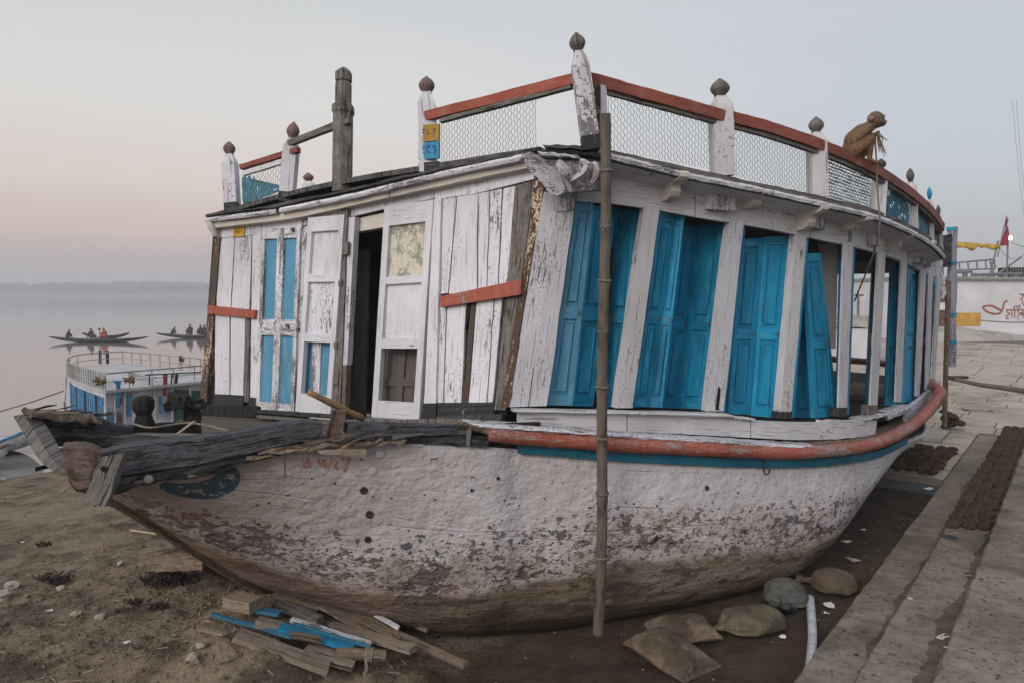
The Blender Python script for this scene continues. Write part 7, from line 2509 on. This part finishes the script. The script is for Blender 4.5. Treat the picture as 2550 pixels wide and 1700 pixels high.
# ------------------------------------------------------------------ rowing boats
def row_boat(name, x0, x1, ywl, label, lift=.26, beam=1.25, mat=None, trim=None, rz=0.0, group='rowing boats on the river', cat='boat'):
    a, b = at_z(x0, ywl, WATER_Z), at_z(x1, ywl, WATER_Z)
    c = (a + b) / 2
    d = (b - a); L = d.length; d.normalize()
    s = Vector((-d.y, d.x, 0))
    root = thing(name, (c.x, c.y, WATER_Z), label, cat, group)
    nu, sec = 18, [(-1, 1.0), (-.93, .5), (-.7, .1), (-.3, -.12), (.3, -.12), (.7, .1), (.93, .5), (1, 1.0)]
    vv, vin = [], []
    for i in range(nu + 1):
        t = -1 + 2 * i / nu
        w = beam / 2 * max(.02, (1 - abs(t) ** 2.2)) ** .8
        sh = .22 + lift * abs(t) ** 2.2
        rise = .42 * abs(t) ** 3
        for (y, z) in sec:
            zz = rise + (sh - rise) * z if z > 0 else rise + z * .3 * (1 - abs(t))
            vv.append(c + d * (t * L / 2) + s * (y * w) + Vector((0, 0, zz)))
    m = len(sec)
    fc = [(i * m + k, i * m + k + 1, (i + 1) * m + k + 1, (i + 1) * m + k) for i in range(nu) for k in range(m - 1)]
    mb = MB(); mb.add(vv, fc); h = mb.build('hull', mat or M['row_hull'], root, smooth=True)
    mm = h.modifiers.new('t', 'SOLIDIFY'); mm.thickness = .05
    mb = MB()
    vv = []
    for i in range(2, nu - 1):
        t = -1 + 2 * i / nu
        w = beam / 2 * max(.02, (1 - abs(t) ** 2.2)) ** .8 * .94
        z = .16 + lift * .55 * abs(t) ** 2.2
        vv += [c + d * (t * L / 2) - s * w + Vector((0, 0, z)), c + d * (t * L / 2) + s * w + Vector((0, 0, z))]
    mb.add(vv, [(2 * i, 2 * i + 1, 2 * i + 3, 2 * i + 2) for i in range(len(vv) // 2 - 1)]); mb.build('deck', M['row_in'], root)
    for sgn in (-1, 1):
        pts = []
        for i in range(nu + 1):
            t = -1 + 2 * i / nu
            w = beam / 2 * max(.02, (1 - abs(t) ** 2.2)) ** .8
            pts.append(c + d * (t * L / 2) + s * (sgn * w) + Vector((0, 0, .22 + lift * abs(t) ** 2.2)))
        mb = MB(); mb.tube(pts, .035, 5); mb.build('gunwale', trim or M['row_hull'], root)
    return c, d, s
def person(p, face, cloth, label, h=1.0, lean=0.0, hairy=True, arm=None):
    """seated figure; p = seat point, face = horizontal facing vector"""
    f = Vector(face).normalized(); s = Vector((-f.y, f.x, 0)); z = Vector((0, 0, 1))
    q = lambda a, b, c: p + f * a * h + s * b * h + z * c * h
    h *= .88
    root = thing('person', p, label, 'person', 'people in the rowing boats')
    hd = q(lean * .62 + .03, 0, .66)
    mb = MB()
    blob(mb, q(0, 0, .10), q(lean * .45, 0, .42), .15 * h, .165 * h); blob(mb, q(lean * .45, 0, .45), hd, .07 * h, .06 * h); blob(mb, hd, hd + z * .07 * h, .085 * h, .09 * h)
    for b in (-1, 1):
        sh = q(lean * .45, b * .17, .46); el = q(.14 + lean * .4, b * .22, .27); ha = q(.36 + lean * .3, b * .12, .28) if arm is None else q(*arm)
        blob(mb, sh, el, .055 * h, .045 * h); blob(mb, el, ha, .042 * h, .034 * h)
        kn = q(.34, b * .16, .26); blob(mb, q(0, b * .1, .08), kn, .085 * h, .065 * h); blob(mb, kn, q(.36, b * .14, -.05), .06 * h, .04 * h); blob(mb, q(.36, b * .14, -.06), q(.46, b * .15, -.07), .04 * h, .03 * h)
    remeshed(mb, 'body', M['skin'], .028, 2, root)
    mb = MB()
    blob(mb, q(0, 0, .08), q(lean * .45, 0, .43), .175 * h, .185 * h)
    for b in (-1, 1):
        blob(mb, q(lean * .45, b * .17, .46), q(.12 + lean * .4, b * .21, .29), .072 * h, .062 * h); blob(mb, q(0, b * .1, .08), q(.33, b * .16, .25), .10 * h, .08 * h)
    remeshed(mb, 'clothing', cloth, .03, 2, root)
    mb = MB(); blob(mb, hd + z * .06 * h - f * .02 * h, hd + z * .085 * h - f * .015 * h, .095 * h, .09 * h)
    remeshed(mb, 'hair' if hairy else 'shawl', M['hair'] if hairy else cloth, .02, 1, root)
c, d, s = row_boat('rowing_boat', 124, 368, 852, 'long dark rowing boat with four people out on the river')
sx = lambda x, ywl=849: at_z(x, ywl, WATER_Z) + Vector((0, 0, .30))
person(sx(168), -d * -1, M['shirt_dark'], 'rower leaning at the oars in the stern of the long boat', lean=.3)
person(sx(228), -s, M['shirt_dark'], 'dark clothed person sitting upright amidships', 1.15)
person(sx(246), d, M['shirt_white'], 'person in white sitting beside the red shawl', 1.15, .1)
person(sx(264), -d, M['shirt_red'], 'person wrapped in a red shawl', 1.2, .25, False)
mb = MB(); p = sx(176); mb.tube([p + Vector((0, 0, .2)), p + Vector((1.0, -.8, -.35))], .02, 5); mb.build('oar', M['row_hull'], label='oar of the long rowing boat dipping into the water', category='oar')
row_boat('rowing_boat', 205, 322, 842, 'slim boat half hidden behind the long rowing boat', .30, .8)
c2, d2, s2 = row_boat('rowing_boat', 390, 620, 842, 'dark rowing boat partly hidden by the beached boat')
sx2 = lambda x: at_z(x, 840, WATER_Z) + Vector((0, 0, .30))
person(sx2(428), d2, M['shirt_dark'], 'rower bending forward in the second boat', 1.0, .5)
person(sx2(474), -s2, M['shirt_dark'], 'person standing tall in the middle of the second boat', 1.35)
person(sx2(500), -s2, M['shirt_dark'], 'passenger beside another at the hidden end', 1.25)
person(sx2(509), d2, M['shirt_dark'], 'passenger nearest to the beached boat corner', 1.25)
# painted boat moored at the left
row_boat('painted_boat', -260, 104, 1128, 'white and blue painted boat moored at the mud edge', .55, 1.9, M['b_white'], M['b_blue'], group='boats moored at the mud')
row_boat('painted_boat', -300, 20, 1172, 'white boat tip at the very edge of the water', .40, 1.3, M['b_white'], M['b_brown'], group='boats moored at the mud')
